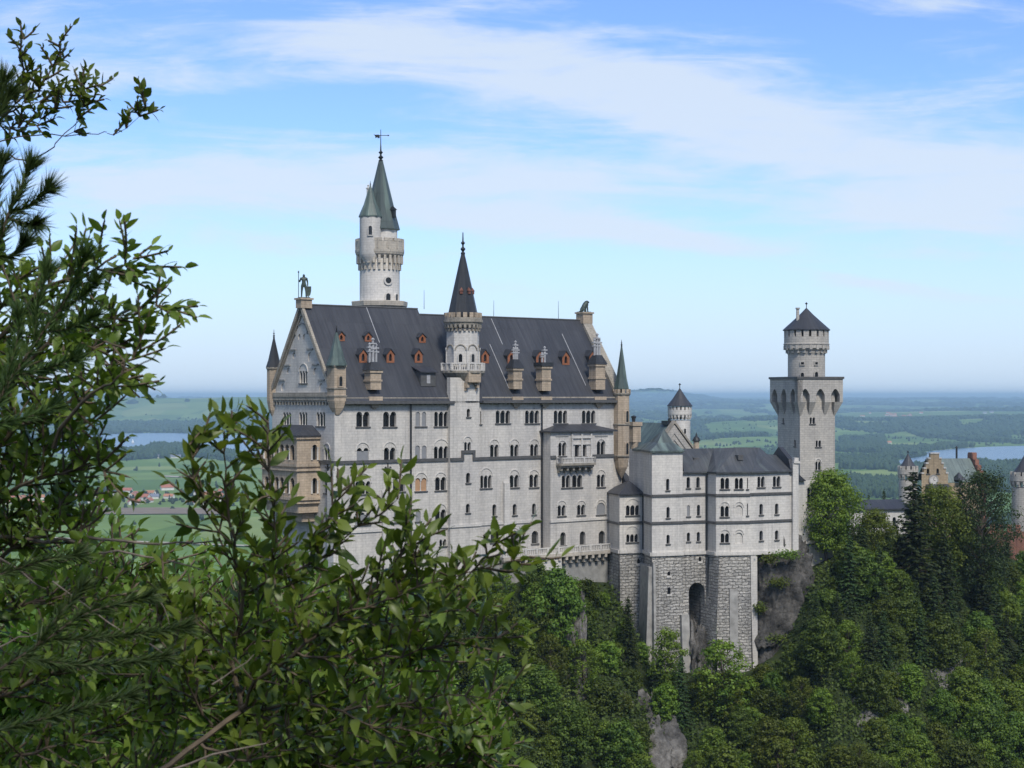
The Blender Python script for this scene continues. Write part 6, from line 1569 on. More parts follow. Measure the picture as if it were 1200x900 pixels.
brown = plain('ploughed earth', (0.20, 0.145, 0.09), 0.95, 0.2, 0.02); track = plain('gravel track', (0.42, 0.37, 0.29), 0.95, 0.15, 0.05)
sheet('field', [(60, 597), (150, 594.6), (216, 594.4), (272, 597), (268, 603), (206, 601.6), (120, 603)], VZ + 1.4, brown)
sheet('path', [(186, 556.8), (215, 558), (234, 559.6), (234, 560.6), (214, 559.4), (186, 558)], VZ + 1.6, track)
sheet('path', [(20, 627), (120, 632.2), (260, 637.4), (330, 640), (330, 641), (260, 638.8), (120, 633.4), (20, 628)], VZ + 1.6, track)

# ---- far woodland: crowns of trees on the plain and the hills, as one mass
def in_poly(px_, py_, poly):
    ins = np.zeros(px_.shape, dtype=bool); n = len(poly)
    for i in range(n):
        x1, y1 = poly[i]; x2, y2 = poly[(i + 1) % n]
        c = ((y1 > py_) != (y2 > py_)) & (px_ < (x2 - x1) * (py_ - y1) / (y2 - y1 + 1e-12) + x1)
        ins ^= c
    return ins
def wood_mask(x, y):
    u = HU + F * x / y; v = HV + F * -VZ / y
    n = fbm(x / 620 + 7, y / 900, 41, 4)
    n2 = fbm(x / 190, y / 330, 57, 3)
    den = n * 0.75 + n2 * 0.25
    thr = np.full(x.shape, 0.545)
    thr = np.where(y > 9000, 0.575, thr); thr = np.where((y > 9500) & (u > 820) & (y < 14500), 0.615, thr); thr = np.where(y > 15000, 0.48, thr)
    thr = np.where((u < 420) & (y < 5700), 0.80, thr)
    w = den > thr
    def pw(a, val):
        nonlocal w
        w = np.where(in_poly(u, v, a), val, w)
    pw([(128, 533), (170, 527), (206, 523.4), (236, 525), (300, 538), (300, 545), (225, 535.6), (120, 541)], True)
    pw([(100, 508), (160, 506.6), (330, 507), (330, 499), (180, 500), (120, 504)], True)
    pw([(1040, 552), (1100, 547), (1180, 546), (1230, 550), (1230, 566), (1060, 562)], True)
    pw([(985, 541), (1042, 538), (1052, 545), (1044, 551), (985, 550)], True)
    pw([(985, 516), (1035, 513), (1040, 526), (985, 528)], True); pw([(820, 501), (1230, 500), (1230, 511), (1100, 514), (1030, 510), (900, 504)], True); pw([(985, 492), (1085, 491), (1100, 498), (985, 499)], False); pw([(1090, 493), (1210, 492), (1195, 499), (1110, 499)], False)
    pw([(985, 563), (1060, 566), (1060, 581), (985, 578)], True)
    pw([(975, 529), (1040, 532), (1030, 538), (975, 538)], False); pw([(1034, 511), (1062, 508.6), (1110, 520), (1088, 527), (1040, 526)], False)
    pw([(985, 553), (1030, 552), (1060, 553), (1060, 562), (985, 560)], False); pw([(985, 584), (1070, 584), (1070, 600), (985, 600)], False)
    pw([(800, 519), (900, 519.5), (930, 523), (930, 530), (780, 528)], False); pw([(822, 505.5), (860, 502), (898, 508), (880, 512), (836, 512)], False)
    for q_ in ([(1000, 503), (1040, 501.6), (1044, 506.4), (1000, 506.6)], [(1120, 503), (1150, 502), (1166, 505), (1125, 506.6)], [(740, 500), (800, 498), (815, 503), (745, 505)], [(830, 497), (890, 496), (900, 500.4), (840, 501.4)], [(1180, 511), (1230, 509.6), (1230, 514), (1185, 515)], [(990, 518), (1010, 517), (1016, 521), (994, 522)], [(740, 507), (780, 505.6), (800, 509.6), (750, 511)]): pw(q_, False)
    pw([(735, 514), (820, 512), (900, 513), (900, 518.6), (735, 520)], True)
    for L_ in (lakeL, lakeR): pw([(a, b) for a, b in L_], False)
    hx, hy, _z = hit(1052, 487.5)
    w = w & ~((((x - hx) / 420) ** 2 + ((y - hy) / 900) ** 2) < 1)
    return w & (y > 2600)
rng = np.random.default_rng(11)
def far_trees(y0, y1, spacing, hmin, hmax, wf, seed):
    rg = np.random.default_rng(seed)
    area = 0.5 * (0.40 ** 2) / 0.40 * 0 + 0.37 * (y1 ** 2 - y0 ** 2)
    n = int(area / spacing ** 2)
    y = np.sqrt(rg.uniform(y0 ** 2, y1 ** 2, n)); x = rg.uniform(-0.37, 0.37, n) * y
    keep = wood_mask(x, y); x, y = x[keep], y[keep]
    h = rg.uniform(hmin, hmax, len(x)); return x, y, h, h * rg.uniform(wf * 0.8, wf * 1.25, len(x))
def crowns(x, y, h, w, seed, seg=6):
    rg = np.random.default_rng(seed); n = len(x)
    z = ground(x, y) - 1.0
    prof = [(0.0, 0.55), (0.35, 1.0), (0.72, 0.62)]
    vs = np.zeros((n, seg * 3 + 1, 3))
    for i, (hz, rw) in enumerate(prof):
        a = rg.uniform(0, 6.28, (n, 1)) + np.arange(seg)[None] * 2 * math.pi / seg
        rr_ = w[:, None] * 0.5 * rw * rg.uniform(0.65, 1.3, (n, seg))
        vs[:, i * seg:(i + 1) * seg, 0] = x[:, None] + rr_ * np.cos(a); vs[:, i * seg:(i + 1) * seg, 1] = y[:, None] + rr_ * np.sin(a)
        vs[:, i * seg:(i + 1) * seg, 2] = z[:, None] + h[:, None] * (hz + rg.uniform(-0.08, 0.08, (n, seg)) * (i > 0))
    vs[:, -1] = np.stack([x + rg.uniform(-.1, .1, n) * w, y, z + h], -1)
    f = []
    for i in range(2):
        for k in range(seg):
            k2 = (k + 1) % seg; f += [(i * seg + k, i * seg + k2, (i + 1) * seg + k2), (i * seg + k, (i + 1) * seg + k2, (i + 1) * seg + k)]
    for k in range(seg): f.append((2 * seg + k, 2 * seg + (k + 1) % seg, 3 * seg))
    f = np.array(f); F_ = (np.arange(n)[:, None, None] * (seg * 3 + 1) + f[None]).reshape(-1, 3)
    sh = np.repeat(rg.uniform(0, 1, n), len(f)) * 0.8 + rg.uniform(0, 0.2, n * len(f))
    return vs.reshape(-1, 3), F_, sh
VS, FS, SH, off = [], [], [], 0
for y0, y1, spc, hm, hx, wf, sd in ((2600, 4600, 11, 14, 24, 0.6, 1), (4600, 7500, 15, 16, 26, 0.75, 2), (7500, 12000, 26, 18, 30, 1.2, 3), (12000, 20000, 60, 22, 36, 2.2, 4), (20000, 34000, 130, 26, 44, 4.0, 5)):
    x, y, h, w = far_trees(y0, y1, spc, hm, hx, wf, sd)
    v_, f_, s_ = crowns(x, y, h, w, sd + 50); VS.append(v_); FS.append(f_ + off); SH.append(s_); off += len(v_)
tag(mesh_np('woodland', np.vstack(VS), np.vstack(FS), MT['far_wood'], np.concatenate(SH)), 'blue green woods spread over the far plain and hills', 'woodland', kind='stuff')
# scattered single trees and hedgerows on the fields
x, y, h, w = [], [], [], []
rg = np.random.default_rng(77)
ys = np.sqrt(rg.uniform(2300 ** 2, 12000 ** 2, 26000)); xs = rg.uniform(-0.37, 0.37, 26000) * ys
k = (fbm(xs / 120, ys / 120, 91, 3) > 0.60) & ~in_poly(HU + F * xs / ys, HV - F * VZ / ys, lakeL) & ~in_poly(HU + F * xs / ys, HV - F * VZ / ys, lakeR)
u_ = HU + F * xs / ys
k &= ~((u_ < 420) & (ys < 5600) & (rg.uniform(0, 1, len(xs)) < 0.86))
xs, ys = xs[k], ys[k]
v_, f_, s_ = crowns(xs, ys, rg.uniform(6, 15, len(xs)), rg.uniform(6, 14, len(xs)), 8)
tag(mesh_np('hedgerow', v_, f_, MT['far_wood'], s_), 'hedges and bushes dotted over the distant fields', 'hedgerow', kind='stuff')

# ---- village, hamlets, boat
red_roof = [plain('tile roof red', (0.36, 0.125, 0.07), 0.85, 0.2, 0.3), plain('tile roof orange', (0.42, 0.18, 0.09), 0.85, 0.2, 0.3), plain('tile roof grey', (0.17, 0.18, 0.23), 0.8, 0.2, 0.3)]
hwall = plain('house render', (0.62, 0.60, 0.56), 0.9, 0.1, 0.2)
protos = []
for i, (lx_, ly_, hw_, hr_) in enumerate(((17, 11, 5, 4.6), (24, 12, 6, 5.2), (13, 10, 4.5, 4.2), (30, 14, 5, 4.6))):
    a = MB(); a.prism([(-lx_ / 2, -ly_ / 2), (lx_ / 2, -ly_ / 2), (lx_ / 2, ly_ / 2), (-lx_ / 2, ly_ / 2)], -2, hw_)
    for sx in (-lx_ / 2, lx_ / 2): a.add([(sx, -ly_ / 2, hw_), (sx, ly_ / 2, hw_), (sx, 0, hw_ + hr_)], [(0, 1, 2)])
    b = MB(); e = 1.0; kk = hr_ / (ly_ / 2)
    b.add([(-lx_ / 2 - e, -ly_ / 2 - e, hw_ - e * kk), (lx_ / 2 + e, -ly_ / 2 - e, hw_ - e * kk), (lx_ / 2 + e, 0, hw_ + hr_), (-lx_ / 2 - e, 0, hw_ + hr_), (lx_ / 2 + e, ly_ / 2 + e, hw_ - e * kk), (-lx_ / 2 - e, ly_ / 2 + e, hw_ - e * kk)], [(0, 1, 2, 3), (3, 2, 4, 5)])
    protos.append((a, b))
cache = {}
rnd = random.Random(5)
def house(u, v, ridx, pidx, rot, label, group, sc_=1.0):
    x, y, z = hit(u, v)
    o = thing('house', label, 'house', (x, y, z), rot, group); o.scale = (sc_, sc_, sc_)
    if (pidx, ridx) in cache:
        wm, rm = cache[(pidx, ridx)]
        for n_, me in (('wall', wm), ('roof', rm)):
            c = bpy.data.objects.new(n_, me); col.objects.link(c); c.parent = o
    else:
        w_ = protos[pidx][0].build('wall', hwall, o, zoff=0); r_ = protos[pidx][1].build('roof', red_roof[ridx], o, zoff=0); cache[(pidx, ridx)] = (w_.data, r_.data)
for i in range(64):
    u = rnd.uniform(2, 288); v = rnd.gauss(585, 4.2) + (4 if u < 60 else 0)
    ri = rnd.choice((0, 0, 0, 1, 1, 2)); nm = ('red', 'orange red', 'grey blue')[ri]
    house(u, v, ri, rnd.randrange(4), rnd.uniform(-0.5, 0.5) + rnd.choice((0, 1.57)), f'white village house with a {nm} roof among the fields left of the palace', 'houses of the valley village', rnd.uniform(0.8, 1.15))
for i in range(18):
    u = rnd.gauss(1052, 20); v = rnd.gauss(487.5, 1.8)
    ri = rnd.choice((0, 0, 1)); house(u, v, ri, rnd.randrange(4), rnd.uniform(-0.4, 0.4), f"tiny {'red' if ri == 0 else 'orange red'} roofed house on the far green hillside above the lake", 'houses of the far hillside hamlet', 1.15)
for u, v in ((1154, 484.6), (1162, 483.8), (991, 497)): house(u, v, 2, 0, 0.2, 'tiny pale farm house among the far meadows', 'farms on the far meadows', 1.6)
for u, v in ((304, 534), (310, 535), (318, 535.6)): house(u, v + 3, 0, 1, 0.2, 'red roofed house on the lake shore just left of the palace', 'houses on the lake shore', 1.3)
for u in (176, 184, 204, 208): house(u, 537, 2, 0, 0.1, 'white house at the edge of the dark wood before the lake', 'houses before the lake wood', 1.2)
house(1042, 520, 1, 2, 0.3, 'lone barn with brown roof on the bright meadow by the right lake', 'barns', 1.3)
rg = np.random.default_rng(6)
uu = rg.uniform(0, 292, 220); vv = rg.normal(584, 5, 220); P_ = [gpt(a, b) for a, b in zip(uu, vv)]
xs = np.array([p[0] for p in P_]); ys = np.array([p[1] for p in P_])
v_, f_, s_ = crowns(xs, ys, rg.uniform(6, 13, 220), rg.uniform(6, 12, 220), 9)
tag(mesh_np('village_shrubbery', v_, f_, MT['far_wood'], s_), 'garden trees and bushes between the village houses', 'shrubbery', kind='stuff')
bx_, by_ = gpt(155.6, 519.4, VZ + 2)
bt = thing('sailboat', 'small boat with a white sail alone on the left lake', 'sailboat', (bx_, by_, VZ + 2), 0.4)
m = MB(); m.add([(-6, 0, 1.6), (0, -2, 1.6), (6.5, 0, 2.0), (0, 2, 1.6), (-5, 0, -.3), (0, -1.2, -.3), (5, 0, -.3), (0, 1.2, -.3)], [(0, 1, 2, 3), (7, 6, 5, 4), (0, 4, 5, 1), (1, 5, 6, 2), (2, 6, 7, 3), (3, 7, 4, 0)]); m.build('hull', hwall, bt, zoff=0)
m = MB(); m.tube([(0.5, 0, 1.6), (0.5, 0, 20)], 0.2, 5); m.build('mast', MT['metal'], bt, zoff=0)
sail_m = plain('sail cloth', (0.85, 0.85, 0.84), 0.7, 0.05, 1); m = MB(); m.add([(0.3, 0, 3), (-6, -.8, 3), (-3, -.8, 9), (0.3, 0, 19), (0.3, 0.1, 3), (-6, -.7, 3), (-3, -.7, 9), (0.3, 0.1, 19), (0.8, 0, 3), (6, -.3, 2.5), (0.8, 0, 17)], [(0, 1, 2, 3), (7, 6, 5, 4), (8, 9, 10)]); m.build('sail', sail_m, bt, zoff=0)

# ================================================================== TREES OF THE CASTLE HILL
def tube_np(pts, rads, seg=6):
    m = MB(); m.tube(pts, rads, seg); return m
def leaf_quads(c, nrm, size, rg, asp=0.7):
    """diamond leaf clumps: centre, facing normal, size"""
    n = len(c)
    r = rg.normal(size=(n, 3)); a = np.cross(nrm, r); a /= np.linalg.norm(a, axis=1, keepdims=True) + 1e-9
    b = np.cross(nrm, a); s = size[:, None]
    up = nrm * s * 0.16
    v = np.stack([c - a * s * 0.5, c - b * s * 0.5 * asp + up, c + a * s * 0.5, c + b * s * 0.5 * asp + up], 1)
    return v.reshape(-1, 3), np.arange(n * 4).reshape(n, 4)
def make_broadleaf(seed, h, w, nclump, per, lsize, mat, low_=0.18):
    rg = np.random.default_rng(seed); rd = random.Random(seed)
    tm = MB(); lean = (rd.uniform(-.06, .06) * h, rd.uniform(-.06, .06) * h)
    tr_pts = [(0, 0, -1.5), (0.0, 0.0, h * 0.1), (lean[0] * .4, lean[1] * .4, h * 0.4), (lean[0], lean[1], h * 0.78), (lean[0] * 1.2, lean[1] * 1.2, h * .95)]
    tm.tube(tr_pts, [h * .022, h * .018, h * .014, h * .006, h * .002], 7)
    cl = []
    for i in range(nclump):
        f = low_ + (1 - low_) * (i + 0.5) / nclump
        env = math.sin(math.pi * min(1, max(0.02, (f - low_) / (1 - low_) * 0.86 + 0.10))) ** 0.62
        az = i * 2.4 + rd.uniform(-.5, .5); rr_ = w / 2 * env * math.sqrt(rd.uniform(0.12, 1.0)) * rd.uniform(0.8, 1.12)
        c = Vector((lean[0] * f + rr_ * math.cos(az), lean[1] * f + rr_ * math.sin(az), h * f * rd.uniform(.95, 1.03)))
        cl.append((c, w * rd.uniform(0.10, 0.19)))
        if i % 3 == 0:
            b = Vector((lean[0] * f * .7, lean[1] * f * .7, h * max(0.1, f - 0.16))); mid = (b + c) / 2 + Vector((0, 0, h * .02))
            tm.tube([b, mid, c], [h * .007, h * .0045, h * .0015], 5)
    C, Nn, S, Sh = [], [], [], []
    for c, r in cl:
        d = rg.normal(size=(per, 3)); d /= np.linalg.norm(d, axis=1, keepdims=True)
        rad_ = r * rg.uniform(0.35, 1.05, per)[:, None] * np.array([1.15, 1.15, 0.72])
        C.append(np.array(c) + d * rad_); nn = d * 1.0 + rg.normal(size=(per, 3)) * 0.34 + np.array([0, 0, 0.45]); Nn.append(nn / np.linalg.norm(nn, axis=1, keepdims=True))
        S.append(lsize * rg.uniform(0.6, 1.4, per)); base = rd.uniform(0.1, 0.75); Sh.append(np.clip(base + rg.normal(0, .13, per) , 0, 1))
    v, f = leaf_quads(np.vstack(C), np.vstack(Nn), np.concatenate(S), rg)
    return tm, v, f, np.concatenate(Sh), mat
def make_conifer(seed, h, w, mat, dens=1.0):
    rg = np.random.default_rng(seed); rd = random.Random(seed)
    tm = MB(); tm.tube([(0, 0, -1.5), (0, 0, h * .5), (0, 0, h)], [h * .016, h * .010, h * .001], 7)
    C, A_, S, Sh = [], [], [], []
    z = h * 0.06; vv = []; ff = []; sh = []; n = 0
    while z < h * 0.985:
        f = z / h; R_ = w / 2 * (1 - f) ** 0.82 * rd.uniform(.8, 1.12) + 0.12
        nb = max(4, int(8 * dens * (1 - f * .45)))
        a0 = rd.uniform(0, 6.28)
        for k in range(nb):
            az = a0 + 6.283 * k / nb + rd.uniform(-.25, .25); L_ = R_ * rd.uniform(.6, 1.15)
            droop = rd.uniform(.12, .38) * (1 - f * 0.8) - 0.25 * f
            d = np.array([math.cos(az), math.sin(az), 0]); base = rd.uniform(.1, .8); zj = rd.uniform(-.016, .016) * h
            if L_ > w * .16 and k % 2 == 0: tm.tube([(0, 0, z), (d[0] * L_ * .9, d[1] * L_ * .9, z - droop * L_ * .9)], [h * .003, h * .0008], 4)
            ns = max(3, int(L_ / (h * 0.0125)))
            for i in range(ns):
                t = (i + rd.uniform(.2, 1.0)) / ns; p = d * L_ * t + np.array([0, 0, z + zj - droop * L_ * t * (0.6 + .4 * t)])
                sl = (h * 0.027) * (1.15 - 0.6 * t) * rd.uniform(.8, 1.5) + 0.10
                side = rd.choice((-1, 1)); sd = np.array([-d[1], d[0], 0]) * side
                tip = p + (d * rd.uniform(.3, .9) + sd * rd.uniform(.2, 1.0)) * sl + np.array([0, 0, -sl * rd.uniform(.15, .7)])
                wd = np.cross(tip - p, np.array([rd.uniform(-.5, .5), rd.uniform(-.5, .5), 1.0])); wd = wd / (np.linalg.norm(wd) + 1e-9) * sl * .40
                mid = (p + tip) / 2
                vv += [p, mid - wd, tip, mid + wd + np.array([0, 0, sl * .08])]; ff.append((n, n + 1, n + 2, n + 3)); n += 4; sh.append(min(1, max(0, base + rd.gauss(0, .15) + (t - .5) * .3)))
        z += h * rd.uniform(.013, .022)
    return tm, np.array(vv), np.array(ff), np.array(sh), mat
tree_protos = {}
TREE_SPECS = {'broad_a': (make_broadleaf, (101, 12, 8.5, 100, 75, 0.50, 'leaf_a')), 'broad_b': (make_broadleaf, (102, 11, 7.0, 90, 75, 0.46, 'leaf_b')), 'broad_c': (make_broadleaf, (103, 14, 9.0, 120, 70, 0.52, 'leaf_a')),
              'airy': (make_broadleaf, (104, 13, 8.0, 64, 58, 0.42, 'leaf_b')), 'bright': (make_broadleaf, (105, 14, 10.5, 150, 95, 0.38, 'leaf_b')), 'bush': (make_broadleaf, (106, 5, 5.5, 60, 60, 0.42, 'leaf_b', 0.02)),
              'bush_b': (make_broadleaf, (107, 5, 6.5, 66, 60, 0.44, 'leaf_a', 0.02)),
              'spruce_a': (make_conifer, (111, 17, 7.5, 'needle', 1.0)), 'spruce_b': (make_conifer, (112, 14, 6.6, 'needle', 1.15)), 'spruce_c': (make_conifer, (113, 24, 10.5, 'needle', 1.2)), 'pine': (make_broadleaf, (114, 26, 15.0, 190, 95, 0.40, 'needle', 0.10))}
def plant(kind, x, y, z, h, label, group=None, rot=None, wide=1.0):
    fn, a = TREE_SPECS[kind]; ph = a[1]
    nm = 'spruce_tree' if kind.startswith('spruce') else 'bush' if kind.startswith('bush') else 'broadleaf_tree'
    if kind == 'pine': nm = 'pine_tree'
    o = thing(nm, label, 'bush' if nm == 'bush' else 'tree', (x, y, z), rot if rot is not None else rnd.uniform(0, 6.28), group)
    s = h / ph; o.scale = (s * wide, s * wide, s)
    if kind in tree_protos:
        for n_, me in zip(('trunk', 'crown'), tree_protos[kind]):
            c = bpy.data.objects.new(n_, me); col.objects.link(c); c.parent = o
    else:
        tm, v, f, sh, mt = fn(*a)
        t_ = tm.build('trunk', MT['bark'], o, smooth=True, zoff=0); c_ = mesh_np('crown', v, f, MT[mt], sh, o)
        tree_protos[kind] = (t_.data, c_.data)
    return o
def tree_px(kind, u, vtop, Y, label, hmax=None, wide=1.0, group=None):
    x = (u - HU) / F * Y; zg = float(ground(x, Y)); ht = -(vtop - HV) / F * Y - zg
    return plant(kind, x, Y, zg - 0.3, max(2.0, ht), label, group, None, wide)
def slope_y(u, v):                       # distance at which a sight line meets the castle slope
    Ys = np.arange(215.0, 345.0, 0.5); zr = -(v - HV) / F * Ys; k = int(np.argmax(ground((u - HU) / F * Ys, Ys) >= zr)); return float(Ys[k])
# the trees the photo singles out
tree_px('bright', 968, 553, 305, 'bright green bushy tree in front of the square tower foot', wide=0.95)
tree_px('spruce_c', 1070, 545, 305, 'tall dark spruce standing in front of the gatehouse clock gable', wide=1.15)
tree_px('pine', 1146, 552, 316, 'tall spreading pine in front of the gatehouse roof', wide=0.92)
tree_px('bright', 1100, 572, 314, 'yellowish green tree between the tall spruce and the spreading pine', wide=0.9)
tree_px('spruce_a', 1124, 566, 318, 'slim dark spruce between the yellowish tree and the spreading pine', wide=0.9)
tree_px('bright', 1022, 598, 306, 'rounded tree just left of the tall spruce', wide=0.9)
tree_px('spruce_a', 1005, 578, 372, 'small dark spruce peeping over the connecting roof, leftmost of three', wide=0.8)
tree_px('spruce_b', 1018, 578, 374, 'small dark spruce peeping over the connecting roof, middle of three', wide=0.7)
tree_px('spruce_a', 1036, 571, 376, 'small dark spruce peeping over the connecting roof, tallest of three', wide=0.8)
tree_px('spruce_a', 736, 696, 287, 'dark spruce standing before the rough stone base of the low wing', wide=1.15)
tree_px('spruce_b', 697, 706, 290, 'small spruce below the smooth grey foundation wall', wide=0.9)
tree_px('airy', 782, 736, 284, 'slender light tree in front of the tall stone base, left of the arched recess', wide=0.8)
tree_px('airy', 852, 750, 283, 'airy light green tree before the rounded stone base, right of the arched recess', wide=1.05)
tree_px('spruce_a', 798, 762, 281, 'spruce beneath the arched recess of the stone base', wide=0.9)
tree_px('spruce_c', 598, 680, 275, 'brownish tall spruce on the slope under the palace', wide=0.8)
tree_px('broad_a', 655, 668, 281, 'dark bushy tree at the left end of the foundation wall', wide=0.8)
tree_px('broad_c', 630, 657, 286, 'leafy tree under the terrace balustrade', wide=0.9)
tree_px('broad_b', 560, 668, 280, 'light green tree under the palace wall, behind the shrub tips', wide=0.9)
tree_px('broad_a', 966, 690, 298, 'tree clinging to the right side of the dark cliff', wide=0.9)
tree_px('spruce_b', 990, 646, 298, 'spruce right below the bright bushy tree', wide=1.0)
# fill of the slope: rows further down are nearer
zones = [(200, 430, 'below the west gable'), (430, 700, 'below the palace'), (700, 900, 'below the low wing'), (900, 1240, 'below the gatehouse')]
kinds = [('broad_a', 'bushy green broadleaf tree'), ('broad_b', 'light green broadleaf tree'), ('broad_c', 'large dark broadleaf tree'), ('spruce_a', 'dark green spruce'), ('spruce_b', 'young spruce'), ('bush', 'low light green bush'), ('bush_b', 'low dark green bush'), ('airy', 'airy slender tree')]
rnd = random.Random(21)
placed = []
tries = 0
rocks_keep = [(676, 760, 15, 62), (772, 862, 24, 40), (916, 715, 36, 84), (1092, 790, 30, 30), (1010, 838, 22, 24), (1045, 800, 22, 30), (815, 745, 22, 60)]
while len(placed) < 275 and tries < 16000:
    tries += 1
    q_ = rnd.random(); u = rnd.uniform(430, 1225) if q_ < .52 else rnd.uniform(930, 1225) if q_ < .92 else rnd.uniform(240, 430); y = rnd.uniform(222, 340 if u > 930 else 300)
    x = (u - HU) / F * y
    if y > np.interp(x, BX, BY) - 3.0: continue
    zg = float(ground(x, y)); v = HV - zg / y * F
    if v < 640 or v > 985: continue
    if any((x - a) ** 2 + (y - b) ** 2 < (2.9 if x < 42 else 2.5) ** 2 for a, b in placed): continue
    right = u > 930
    kd, txt = rnd.choices(kinds, weights=((4, 5, 2, 9, 7, 2, 2, 3) if right and v < 800 else (4, 7, 2, 2, 3, 8, 6, 5)))[0]
    h = {'broad_a': 9, 'broad_b': 8.5, 'broad_c': 11, 'spruce_a': 14, 'spruce_b': 11, 'bush': 4, 'bush_b': 4, 'airy': 9}[kd] * rnd.uniform(.7, 1.15)
    # keep the castle base, cliff and bare rock in view
    vt = v - h / y * F
    if 690 < u < 890 and vt < 752: h = max(2.5, (v - 752) * y / F); kd, txt = ('bush', 'low light green bush') if h < 5 else (kd, txt)
    if 880 < u < 948 and vt < 792:
        if v < 770: continue
        h = max(2.5, (v - 792) * y / F)
    if u < 430 and vt < 690: h = max(2.5, (v - 690) * y / F)
    if u <= 690 and vt < 668: h = max(2.5, (v - 668) * y / F)
    if 948 <= u < 982 and vt < 690: h = max(3, (v - 690) * y / F)
    if u > 948 and vt < 612: h = max(3, (v - 612) * y / F)
    vt = v - h / y * F
    if any(abs(u - a) < dx_ + 6 and vt < b + dy_ and v > b - dy_ for a, b, dx_, dy_ in rocks_keep) and rnd.random() < 0.55: continue
    if h < 5.5 and not kd.startswith('bush'): kd, txt = rnd.choice((('bush', 'low light green bush'), ('bush_b', 'low dark green bush')))
    z_ = next(n_ for a, b, n_ in zones if a <= u <= b)
    placed.append((x, y))
    plant(kd, x, y, zg - 0.3, h, f'{txt} in the wood on the slope {z_}', f'{txt}s {z_}')
for u, v, h in ((893, 806, 3.6), (908, 818, 4.2), (878, 816, 3.4), (926, 806, 4.6), (900, 838, 4.4), (862, 812, 3.2), (940, 790, 5)):
    Y_ = slope_y(u, v); x_ = (u - HU) / F * Y_; plant('bush' if h < 4 else 'bush_b', x_, Y_, float(ground(x_, Y_)) - .3, h, 'low bush crowding the foot of the dark cliff', 'bushes at the cliff foot')
# undergrowth carpet on the slope
rg = np.random.default_rng(33); n = 215000
u = rg.uniform(230, 1260, n); y = rg.uniform(205, 350, n); x = (u - HU) / F * y
yb = np.interp(x, BX, BY); k = y < yb - 1.2
x, y = x[k], y[k]; zg = ground(x, y)
pn = fbm(x / 7, y / 7, 71, 3); uu_ = HU + F * x / y; vv_ = HV - zg / y * F
k = pn > 0.27
for a, b, dx_, dy_ in rocks_keep[:1]: k &= ~((np.abs(uu_ - a) < dx_ * .8) & (np.abs(vv_ - b) < dy_ * .9))
x, y, zg, pn = x[k], y[k], zg[k], pn[k]
hh = rg.uniform(0, 1, len(x)) ** 1.5 * 3.0 * np.clip((pn - .3) * 5, .2, 1)
c = np.stack([x, y, zg + hh], -1); nn = rg.normal(size=c.shape) * .6 + np.array([.1, -.5, .7]); nn /= np.linalg.norm(nn, axis=1, keepdims=True)
v, f = leaf_quads(c, nn, rg.uniform(.3, .8, len(x)), rg)
tag(mesh_np('undergrowth', v, f, MT['under'], np.clip(pn * 1.4 - .35 + rg.normal(0, .14, len(x)), 0, 1)), 'tangled low undergrowth covering the steep slope below the castle', 'undergrowth', kind='stuff')

# ---- cliffs and rocks
def rock(name, label, u, v, Y, wx, wy, hz, seed, lean=0.25, sub=40):
    x = (u - HU) / F * Y; z = -(v - HV) / F * Y
    rg = np.random.default_rng(seed)
    nu, nv = sub, sub
    th_ = np.linspace(0, 2 * np.pi, nu, endpoint=False); ph = np.linspace(-np.pi / 2, np.pi / 2, nv)
    T, P_ = np.meshgrid(th_, ph)
    ce, se = np.cos(T), np.sin(T); sq_ = lambda c, p: np.sign(c) * np.abs(c) ** p
    ex = (.6, .45, .7) if sub >= 90 else (1, .8, 1)
    X = sq_(ce, ex[0]) * np.abs(np.cos(P_)) ** ex[1]; Yy = sq_(se, ex[0]) * np.abs(np.cos(P_)) ** ex[1]; Z_ = sq_(np.sin(P_), ex[2])
    d = 1 + (0.34 if sub >= 90 else 0.85) * (fbm(X * 2.0 + seed, Z_ * 2.2 + Yy * 2.2, seed, 5) - .5) * 2 + (0.16 if sub >= 90 else 0.30) * (fbm(X * 8 + seed, Z_ * 8 + Yy * 7, seed + 3, 5) - .5) * 2
    d = d + 0.16 * (1 - np.abs(2 * fbm(X * 3.2 + seed, Z_ * 5 + Yy * 3, seed + 9, 4) - 1) * 2.2)
    X = X * d * wx; Yy = Yy * d * wy + lean * Z_ * hz; Z_ = Z_ * d * hz
    v_ = np.stack([X, Yy, Z_], -1).reshape(-1, 3)
    ii, jj = np.meshgrid(np.arange(nv - 1), np.arange(nu), indexing='ij'); j2 = (jj + 1) % nu
    f_ = np.stack([ii * nu + jj, ii * nu + j2, (ii + 1) * nu + j2, (ii + 1) * nu + jj], -1).reshape(-1, 4)
    o = mesh_np(name, v_, f_, MT['rock' if sub >= 90 else 'rock_dim'], smooth=False); o.location = (x, Y, z)
    return tag(o, label, 'rock')
rock('cliff', 'dark weathered cliff under the right end of the low wing', 911, 722, 299.6, 5.1, 4.5, 11.8, 3, 0.10, 110)
rock('cliff_rock', 'pale narrow rock rib between the trees left of the stone base', 676, 765, 280.5, 1.5, 2.0, 8.0, 7, 0.42, 60)
for lb, u, v, wx, hz_, sd in (('rough grey rock face at the bottom, under the slender light tree', 768, 868, 3.0, 5.0, 9), ('grey rock face among bushes under the spreading pine', 1096, 790, 4.6, 3.6, 12),
                             ('small grey rock face low on the right slope', 1006, 838, 2.6, 2.4, 14), ('grey rock face below the tall dark spruce', 1048, 812, 2.4, 3.0, 16)):
    rock('cliff_rock', lb, u, v, slope_y(u, v) + 0.6, wx, 1.5, hz_, sd, 1.1, 66)
rock('cliff_rock', 'rugged rock wedge rising inside the arched recess', 815, 764, 294.6, 1.2, 2.0, 5.5, 18, 0.2, 50)
